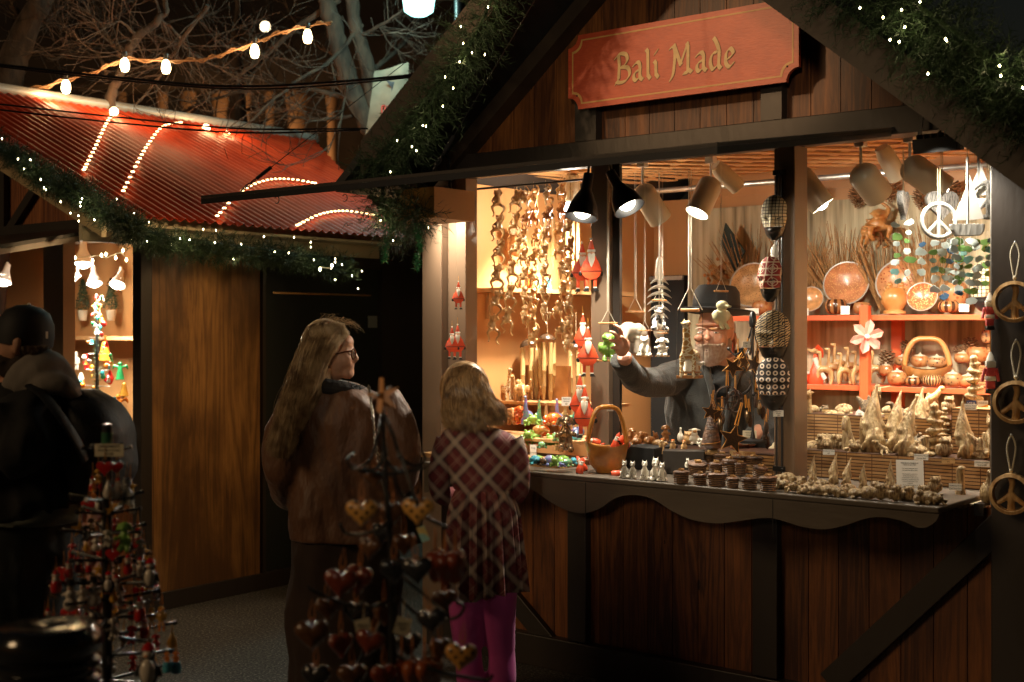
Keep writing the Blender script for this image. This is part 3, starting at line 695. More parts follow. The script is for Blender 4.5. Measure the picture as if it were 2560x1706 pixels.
def garland(label,paths,R,dens,nbulb,needle=0.035,bulbm=None,br=0.0055,group='pine garlands with fairy lights',droop=0.2,extra=None):
 t=T('pine_garland',label,'garland',paths[0][0],0,group);o=Vector(paths[0][0])
 mb=MB();spots=[]
 core=MB()
 for path in paths:
  P=smoothpath(path,8);core.tube([p-o for p in P],.008,5)
  L=sum((P[i+1]-P[i]).length for i in range(len(P)-1));n=int(L*dens)
  for k in range(n):
   u=rng.random()*(len(P)-1);i=int(u);p=P[i].lerp(P[i+1],u-i);tg=(P[i+1]-P[i]).normalized()
   d=rv();d=(d-tg*d.dot(tg)*0.5);d.z-=droop;d.normalize()
   ln=R*rng.uniform(.5,1.15);a=p-o+rv(R*.15);b=a+d*ln
   mb.add([a,a+d.orthogonal().normalized()*.002,b],[(0,1,2)])
   m=rng.randint(9,15)
   for q in range(m):
    s=.25+.78*q/m;c=a+d*ln*s;nd=(d*.75+rv(.75)).normalized();w=nd.cross(rv()).normalized()*.0016
    e=c+nd*needle*rng.uniform(.7,1.3)
    mb.add([c-w,c+w,e],[(0,1,2)])
   if rng.random()<.25:spots.append(b+o)
 core.build('stem',M_needle,t);mb.build('needles',M_needle,t,smooth=False,recalc=False)
 rng.shuffle(spots);sel=spots[:nbulb]
 if extra:sel=extra+sel
 key=(bulbm.name if bulbm else 'm',br)
 for p in sel:
  if key not in bulb_proto:
   q=MB();lowbulb(q,(0,0,0),br);ob=q.build('bulb',bulbm or M_mini,t,smooth=False);bulb_proto[key]=ob.data
  else:
   ob=bpy.data.objects.new('bulb',bulb_proto[key]);COL.objects.link(ob);ob.parent=t
  ob.location=Vector(p)-o
 for p in sel[2::6]:point_light('bulb_glow',Vector(p)-o+Vector((.02,-.03,0)),.22,(1.0,.8,.4),.008,t)
 return t
YG=-0.66
g1=[W(1255,-60,YG),W(1190,80,YG),W(1120,190,YG),W(1050,300,YG),W(985,390,YG),W(930,440,YG)]
garland('bushy pine garland with warm fairy lights along the rake beside the street lamp',[g1],.17,800,0,br=.0036,extra=[W(x,y,YG-.1)for x,y in((1152,67),(1158,109),(1149,155),(1180,132),(1212,137),(1113,193),(1133,221),(1107,266),(1065,316),(1057,314),(1030,367),(1041,377),(993,352),(976,430),(1220,18))])
garland('end of the pine garland drooping under the eave bracket above the dark doorway',[[W(960,470,YG),W(950,520,YG),W(985,560,YG),W(1025,545,YG),W(1050,520,YG)]],.16,900,3,br=.0036,group='pine garlands with fairy lights')
for pts,lb in(([(985,560),(970,600),(962,655)],'thin green tinsel strand hanging lowest on its side, towards the red roof'),([(1040,560),(1050,610),(1040,672)],'green tinsel strand hanging nearest the stall corner post')):
 t=T('tinsel_strand',lb,'tinsel',W(*pts[0],YG),0,'tinsel strands');P=smoothpath([W(x,y,YG)for x,y in pts],8);o=P[0];mb=MB()
 for k in range(420):
  u=rng.random()*(len(P)-1);i=int(u);c=P[i].lerp(P[i+1],u-i)-o;d=rv(.028);w=d.cross(rv()).normalized()*.0025;mb.add([c-w,c+w,c+d],[(0,1,2)])
 mb.build('foil',M_tinsel,t,smooth=False,recalc=False)
g2=[W(2010,-90,YG),W(2150,10,YG),W(2280,90,YG),W(2400,170,YG),W(2500,250,YG),W(2620,330,YG)]
g3=[W(2200,-60,YG-.05),W(2330,40,YG-.05),W(2440,120,YG-.05),W(2540,200,YG-.05),W(2640,260,YG-.05)]
garland('thick dark pine garland with few lights over the bay with the white boats',[g2,g3],.17,700,0,br=.0034,extra=[W(x,y,YG-.14)for x,y in((2208,44),(2254,25),(2262,68),(2225,100),(2248,105),(2364,98),(2366,103),(2320,185),(2499,165),(2502,190),(2557,220),(2150,20),(2300,5))])
# left stall
LG=-1.06
gl=[W(-60,330,LG),W(40,390,LG),W(120,450,LG),W(200,480,LG),W(290,545,LG),W(340,575,LG)]
garland('pine garland on the sloping gable edge of the red roofed stall',[gl],.095,900,0,bulbm=M_minil,br=.0036,extra=[W(x,y,LG-.1)for x,y in((5,347),(45,398),(76,400),(60,423),(102,449),(110,470),(115,475),(205,497),(201,506),(201,516),(152,505),(176,533),(196,540),(197,553),(236,550))])
ge=[WX(330,560,EX+.05),WX(400,590,EX+.05),WX(480,605,EX+.05),WX(560,612,EX+.05),WX(640,622,EX+.05),WX(720,632,EX+.05),WX(800,648,EX+.05),WX(870,660,EX+.05)]
garland('long pine garland with white fairy lights below the red corrugated eave',[ge,[p+Vector((.02,0,-.05))for p in ge]],.085,460,3,bulbm=M_minil,br=.0036,extra=[WX(x,y,EX+.15)for x,y in((292,498),(335,533),(373,556),(508,574),(540,576),(328,600),(368,603),(450,597),(474,600),(537,607),(603,611),(735,594),(660,592),(777,606),(777,618),(722,633),(838,648),(838,656),(828,672),(838,700),(905,678),(895,722),(687,630),(855,662),(880,690))])
# string lights
M_bulbw=emat('festoon_bulb_glow',(1.0,0.72,0.36),16.0)
M_bark=mat('bark',(0.085,0.052,0.034),0.9,col2=(0.03,0.02,0.014),vscale=14,bump=0.8,bscale=30,stretch=(1,1,.4),thr=(.35,.6))
def festoon(label,pts,bulbs,Z,e=5):
 t=T('string_lights',label,'string lights',C(*pts[0],Z));o=C(*pts[0],Z)
 P=smoothpath([C(x,y,Z)-o for x,y in pts],8);mb=MB();mb.tube(P,.008,5);mb.tube([p+Vector((0,0,.02*sin(i)))for i,p in enumerate(P)],.006,5);mb.build('cable',mat('brown_cable',(.25,.13,.06),.5),t)
 for x,y in bulbs:
  p=C(x,y,Z)-o;mb=MB();mb.lathe([(0,-.052),(.022,-.045),(.031,-.02),(.031,0),(.024,.03),(.014,.045)],p,12);b=mb.build('bulb',M_bulbw,t)
  mb=MB();mb.lathe([(.016,.045),(.018,.05),(.018,.09),(.0,.09)],p,10);mb.build('socket',M_black,b)
  point_light('bulb_glow',p+Vector((0,-.12,-.05)),e,(1.0,.62,.28),.04,t)
festoon('string of warm round bulbs hanging across the bare branches',[(-40,240),(90,222),(165,200),(240,180),(310,150),(415,152),(500,150),(560,135),(635,108),(700,82),(768,66),(830,55)],[(165,217),(312,162),(415,167),(637,128),(769,91)],9.0,3)
t=T('string_lights','row of small warm lights trailing behind the ridge of the red roof','string lights',WX(285,285,-8.2));o=Vector(t.location)
mb=MB();mb.tube([WX(285,279,-8.0)-o,WX(400,320,-7.9)-o,WX(520,325,-7.7)-o,WX(580,345,-7.6)-o],.004,4);mb.build('cable',M_black,t)
for x,y in((285,279),(515,321),(566,338)):
 mb=MB();mb.ell(WX(x,y,-8.0)-o,.03);mb.build('bulb',M_bulbw,t);point_light('bulb_glow',WX(x,y-20,-7.9)-o,3,(1.0,.62,.28),.03,t)
# cables in front of the roof
for pts,r,lb in(([(-60,155),(250,190),(560,216),(830,206),(1110,180)],.007,'thick black cable sagging across the bare trees'),([(-60,160),(250,196),(560,222),(800,216),(1110,184)],.005,'thinner black cable right under the thick sagging one'),([(-60,254),(300,294),(600,322),(920,322)],.005,'black wire crossing the red roof near its ridge'),([(-60,268),(300,308),(600,332),(900,326)],.005,'lower black wire crossing the red roof')):
 o=C(*pts[0],6.6);mb=MB();mb.tube([p-o for p in smoothpath([C(x,y,6.6)for x,y in pts],8)],r,6);q=mb.build('cable',M_black);q.location=o;tag(q,lb,'cable','cables over the square')
# trees
def branch(mb,pts,r0,r1,Z,dz=0.0,twigs=6,tl=.8,lvl=2):
 P=[C(x,y,Z+dz*i/max(1,len(pts)-1))for i,(x,y)in enumerate(pts)]
 P=smoothpath(P,5);n=len(P)
 P=[p+rv(.008)for p in P]
 r0*=.75;r1*=.6;twigs=int(twigs*1.5);mb.tube(P,[r0+(r1-r0)*i/(n-1)for i in range(n)],8)
 for k in range(twigs):
  i=rng.randint(2,n-2);d=(P[i]-P[i-1]).normalized();twig(mb,P[i],(d+rv(1.0)).normalized(),tl*rng.uniform(.5,1.2),max(.0045,r1*.7),lvl)
def twig(mb,p,d,L,r,lvl):
 pts=[p];q=p.copy();n=6
 for i in range(n):
  d=(d+rv(.26)+Vector((0,0,.05))).normalized();q=q+d*L/n;pts.append(q.copy())
 mb.tube(pts,[max(.0022,r*(1-.8*i/n))for i in range(n+1)],5)
 if lvl>0:
  for i in range(1,n+1):
   if rng.random()<.36:twig(mb,pts[i],(d+rv(1.1)).normalized(),L*.5,r*.55,lvl-1)
def tree(label,trunks,branches,Z,group='bare winter trees'):
 base=C(trunks[0][0][0][0],822,Z);base.z=0
 t=T('bare_tree',label,'tree',base,0,group);mb=MB()
 for pts,r0,r1 in trunks:mb.tube([p-base+rv(.01)for p in smoothpath([C(x,y,Z)for x,y in pts],6)],[r0+(r1-r0)*i/(6*(len(pts)-1))for i in range(6*(len(pts)-1)+1)],10)
 mb.build('trunk',M_bark,t,disp=lambda c:c+Vector((1,1,0))*.012*mnoise.noise(c*9))
 mb=MB()
 for pts,r0,r1,dz,tw in branches:branch(mb,pts,r0,r1,Z,dz,tw)
 mb.v=[tuple(Vector(v)-base)for v in mb.v];mb.build('branches',M_bark,t)
tree('forked dark tree trunk with long pale arching branches in front of the banner',[([(985,1000),(975,620),(960,430),(930,330),(880,230),(850,120),(820,20),(790,-60)],.11,.06),([(962,440),(950,330),(925,200),(890,60),(870,-60)],.085,.045)],[([(850,0),(735,75),(650,150),(560,215),(430,300)],.035,.02,.6,8),([(940,268),(830,235),(750,220),(650,223),(560,240),(470,272)],.032,.018,.5,8),([(880,290),(800,300),(700,292),(610,322)],.022,.012,.5,6),([(905,60),(830,150),(740,205),(620,310)],.024,.014,-.5,6),([(930,180),(1000,120),(1040,60),(1080,-20)],.03,.012,.8,8),([(900,90),(960,60),(1010,20)],.025,.01,-.5,7),([(860,150),(790,110),(730,40),(700,-20)],.022,.01,1,7),([(940,300),(1010,240),(1090,160)],.02,.01,1,5),([(870,180),(850,300),(820,380)],.014,.006,-.8,5)],10.3)
tree('bare tree with crooked orange lit branches behind the ridge of the red roof',[([(300,900),(285,400),(275,262),(300,185),(330,110),(395,50),(415,20),(400,-50)],.05,.018)],[([(320,150),(300,120),(275,110),(298,90)],.02,.008,0,4),([(520,15),(450,110),(400,190),(330,280)],.022,.014,.3,12),([(270,200),(240,130),(165,75),(130,10)],.02,.01,.3,8),([(305,150),(250,60),(200,20)],.018,.008,0,7),([(345,90),(300,55),(270,65)],.015,.006,-.3,4),([(400,50),(440,80),(480,130),(560,180)],.016,.006,.5,6),([(380,-20),(410,60),(430,110)],.014,.008,.5,5)],9.4)
tree('bare tree leaning over the upper corner by the first bulb of the string',[([(-40,900),(-10,400),(20,200),(60,90),(120,-40)],.15,.08)],[([(40,160),(90,130),(140,150),(180,100)],.02,.01,.3,7),([(70,70),(30,20),(-20,-10)],.03,.015,0,7),([(60,100),(130,40),(200,-20)],.025,.012,.3,8)],9.8)
tree('far pale bare tree rising between the distant columns',[([(620,900),(610,400),(600,250),(590,80),(610,-60)],.08,.03)],[([(600,250),(540,160),(500,60),(480,-20)],.03,.012,.4,9),([(598,200),(660,140),(680,60),(660,-20)],.03,.012,.4,9),([(605,280),(700,240),(780,160),(820,100)],.025,.012,.4,8)],13)
# street lamp
slp=T('street_lamp','bright cool white street lamp rising behind the garland','street lamp',C(1047,822,9.2)-Vector((0,0,1.6)))
o=Vector(slp.location);p=C(1047,-6,9.2)-o
mb=MB();q=C(1150,-6,9.2)-o;mb.tube([(q.x,q.y,-.0),(q.x,q.y,q.z+.25),(p.x,p.y,p.z+.25)],.045,10);mb.build('pole',M_black,slp)
mb=MB();mb.lathe([(.06,-.13),(.105,-.1),(.12,0),(.11,.10),(.07,.14)],p,20);mb.build('lamp_globe',emat('cool_lamp_glow',(0.42,1.0,0.93),2.6),slp)
mb=MB();mb.lathe([(.13,.13),(.1,.2),(.02,.27)],p,20);mb.build('lamp_cap',M_black,slp)
point_light('lamp_glow',p+Vector((-.05,-.2,0)),52,(.55,1.0,.93),.12,slp)
# banners
_q=NT('banner_cloth',rough=0.8);_n=_q.n('TexNoise',i_Vector=_q.tc,i_Scale=7.0,i_Detail=3.0).outputs['Fac']
_q.color(_q.ramp(_n,[(0.35,(0.15,0.11,0.075)),(0.7,(0.24,0.18,0.125))]))
def banner(label,quad,Z,marks=()):
 c=C(*quad[0],Z);t=T('banner',label,'banner',c);mb=MB()
 def PP(i,j):
  u,v=i/8,j/16;a=C(*quad[0],Z).lerp(C(*quad[1],Z),u);b=C(*quad[3],Z).lerp(C(*quad[2],Z),u);return a.lerp(b,v)-c+FWD*.03*sin(u*5+v*4)
 mb.grid(PP,9,17);mb.build('cloth',_q.m,t,solid=.002)
 for(u,v,kind,s)in marks:
  a=C(*quad[0],Z).lerp(C(*quad[1],Z),u);b=C(*quad[3],Z).lerp(C(*quad[2],Z),u);p=a.lerp(b,v)-c+FWD*.03*sin(u*5+v*4)-FWD*.006
  mb=MB()
  if kind=='bird':
   for P in([(-.5,.3),(-.1,.1),(.1,-.4),(-.15,-.2)],[(.5,.6),(.15,.1),(-.05,-.1),(.2,-.15)],[(-.1,.1),(.15,.1),(.05,-.6),(-.1,-.5)]):mb.add([p+RGT*x*s+UP*z*s for x,z in P],[tuple(range(len(P)))])
   mb.build('bird_motif',mat('charcoal_ink',(.05,.045,.05),.8),t,smooth=False)
  else:
   for a_,b_ in(((-.4,.3),(-.4,-.5)),((-.4,.35),(.0,.4)),((.0,.4),(.05,-.5)),((.35,.4),(.3,-.45)),((.3,0),(.45,.1))):mb.tube([p+RGT*a_[0]*s+UP*a_[1]*s,p+RGT*b_[0]*s+UP*b_[1]*s],.008,4)
   mb.build('red_characters',mat('red_ink',(.6,.05,.03),.7),t,smooth=False)
banner('tall cream banner with dark birds hanging behind the forked trunk',[(936,178),(1022,158),(1022,400),(900,430)],9.6,((.58,.18,'bird',.12),(.42,.42,'text',.06),(.6,.62,'bird',.12),(.2,.85,'bird',.1)))
banner('second narrow cream banner partly behind the garland',[(1060,150),(1092,142),(1092,300),(1060,300)],9.7)
# distant colonnade
M_far=mat('far_stone',(.30,.17,.09),.8,var=.5,vscale=.7);bl=T('colonnade_building','dim distant building with warm lit columns behind the trees','building',C(600,822,26)-Vector((0,0,1.6)))
o=Vector(bl.location);rot=YAW
def LB(px,Z):return(C(px,822,Z)-o)
mb=MB();a=LB(-1400,28);b=LB(1500,28);a.z=b.z=0;d=FWD*.5
mb.add([a,b,b+d,a+d]+[v+Vector((0,0,11))for v in(a,b,b+d,a+d)],[(3,2,1,0),(4,5,6,7),(0,1,5,4),(1,2,6,5),(2,3,7,6),(3,0,4,7)]);mb.build('wall',mat('far_wall',(.035,.022,.015),.9,var=.5,vscale=.5),bl,smooth=False)
for px,w in((470,.13),(550,.14),(615,.08),(675,.09),(742,.19),(405,.09),(300,.1),(830,.1)):
 p=LB(px,26);p.z=0;mb=MB();mb.lathe([(w*1.3,0),(w*1.3,.3),(w,.4),(w*.92,6),(w*1.25,6.2),(w*1.25,6.4)],p,14);mb.build('column',M_far,bl)
p=LB(560,26);mb=MB();mb.box((p.x,p.y,6.7),(14,1.2,.5),(0,0,YAW));mb.build('entablature',mat('far_wall',(.1,.1,.1)),bl,smooth=False)
for px,e in((560,70),(745,80),(640,40),(430,40)):point_light('wall_light',LB(px,24.6)+Vector((0,0,2.6)),e,(1.0,.55,.22),.2,bl)
mb=MB();mb.ell(LB(663,25)+Vector((0,0,5.9)),.1);mb.build('lit_globe',emat('dim_globe',(1.,.8,.5),5.0),bl)
# dark shed filling the alley between the stalls
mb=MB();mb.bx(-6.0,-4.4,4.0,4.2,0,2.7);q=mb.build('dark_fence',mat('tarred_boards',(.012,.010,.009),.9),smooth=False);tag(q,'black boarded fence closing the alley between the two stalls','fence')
# ================= MERCHANDISE =================
def S(p):return DEP(p)/FPX
M_tan=mat('carved_pale_wood',(0.52,0.38,0.20),0.42,col2=(0.20,0.11,0.045),vscale=12,bump=0.9,bscale=34,stretch=(1,1,.3),thr=(.36,.56))
M_hon=mat('honey_carved_wood',(0.68,0.45,0.21),0.28,col2=(0.36,0.18,0.06),vscale=9,bump=.2,bscale=40,stretch=(1,1,.4),coat=.3)
M_hondark=mat('dark_honey_wood',(0.42,0.18,0.06),0.28,col2=(0.22,0.08,0.02),vscale=9,coat=.3)
M_orn=mat('orange_carved_wood',(0.48,0.25,0.09),0.35,col2=(0.38,0.14,0.03),vscale=7,bump=.2,coat=.2)
M_root=mat('root_wood',(0.30,0.21,0.12),0.7,col2=(0.07,0.045,0.025),vscale=22,bump=.9,bscale=50,thr=(.4,.6))
M_santa=mat('santa_red_paint',(0.78,0.09,0.03),0.38,var=.1)
M_swhite=mat('white_gloss_paint',(0.80,0.76,0.66),0.3,var=.08,vscale=20)
M_sblack=mat('black_gloss_paint',(0.015,0.014,0.013),0.3)
M_face=mat('painted_skin',(0.65,0.36,0.22),0.5)
M_green=mat('green_gloss_paint',(0.13,0.34,0.06),0.25,col2=(0.30,0.48,0.10),vscale=14,coat=.4)
M_purple=mat('purple_gloss_paint',(0.28,0.12,0.42),0.2,col2=(0.10,0.30,0.45),vscale=9,coat=.6)
M_blue=mat('blue_gloss_paint',(0.05,0.22,0.45),0.2,col2=(.1,.5,.5),vscale=12,coat=.6)
M_multi=mat('lime_gloss_paint',(0.30,0.42,0.08),0.2,col2=(0.04,0.30,0.30),vscale=9,coat=.6)
M_redgl=mat('red_gloss_paint',(0.70,0.04,0.02),0.18,col2=(.75,.25,.03),vscale=8,coat=.7)
M_bronze=mat('bronze_gloss',(0.25,0.17,0.10),0.2,metal=.7,var=.4,vscale=25)
M_silver=mat('silver_gloss',(0.55,0.50,0.43),0.25,metal=.5,var=.3,vscale=25)
M_bamboo=mat('bamboo',(0.60,0.40,0.17),0.35,col2=(0.28,0.14,0.04),vscale=10,stretch=(1,1,.25),thr=(.3,.6))
M_coco=mat('coconut_shell',(0.08,0.045,0.025),0.25,var=.5,vscale=14)
M_string=mat('natural_string',(0.45,0.34,0.2),0.8)
M_strw=mat('white_nylon_string',(0.75,0.68,0.55),0.5)
M_gstr=mat('gold_string',(0.75,0.35,0.06),0.4,metal=.3)
M_paper=mat('white_card',(0.80,0.77,0.70),0.6)
M_kraft=mat('kraft_card',(0.48,0.30,0.12),0.7)
M_ink=mat('black_ink',(0.02,0.02,0.02),0.7)
M_bark2=mat('cinnamon_bark',(0.16,0.075,0.035),0.55,col2=(0.03,0.014,0.008),vscale=30,bump=1.0,bscale=70,stretch=(.5,1,3),thr=(.4,.6))
_q=NT('wicker',rough=0.5)
_w1=_q.n('TexWave',i_Vector=_q.mapped((1,1,1)),i_Scale=42.0,bands_direction='Z',i_Distortion=2.0).outputs['Fac'];_w2=_q.n('TexNoise',i_Vector=_q.mapped((110,110,70)),i_Scale=1.0,i_Detail=2.0).outputs['Fac']
_q.color(_q.ramp(_q.math('MULTIPLY',_w1,_w2),[(0.1,(0.02,0.01,0.006)),(0.42,(0.32,0.17,0.08))]));_q.bump(_q.math('MULTIPLY',_w1,_w2),1.0,0.006);M_wicker=_q.m
def spotmat(name,base,spot,scale,th,rough=.3,coat=.3,rand=1.0):
 q=NT(name,rough=rough,coat=coat);v=q.n('TexVoronoi',i_Vector=q.tc,i_Scale=scale,i_Randomness=rand).outputs['Distance']
 q.color(q.mix(q.math('LESS_THAN',v,th),base,spot));return q.m
M_dalm=spotmat('white_with_black_spots',(.80,.77,.68),(.012,.012,.012),7.5,.28)
M_giraf=NT('giraffe_patches',rough=.3,coat=.3);_v=M_giraf.n('TexVoronoi',feature='DISTANCE_TO_EDGE',i_Vector=M_giraf.tc,i_Scale=13.0).outputs['Distance']
M_giraf.color(M_giraf.mix(M_giraf.math('GREATER_THAN',_v,.09),(.78,.70,.50),(.42,.22,.06)));M_giraf=M_giraf.m
M_zeb=NT('black_stripes_on_white',rough=.35);_v=M_zeb.n('TexWave',i_Vector=M_zeb.tc,i_Scale=5.0,bands_direction='Z',i_Distortion=2.0).outputs['Fac']
M_zeb.color(M_zeb.mix(M_zeb.math('LESS_THAN',_v,.3),(.74,.70,.60),(.02,.02,.02)));M_zeb=M_zeb.m
M_cow=spotmat('black_and_white_patches',(.78,.75,.68),(.012,.012,.012),3.0,.42)
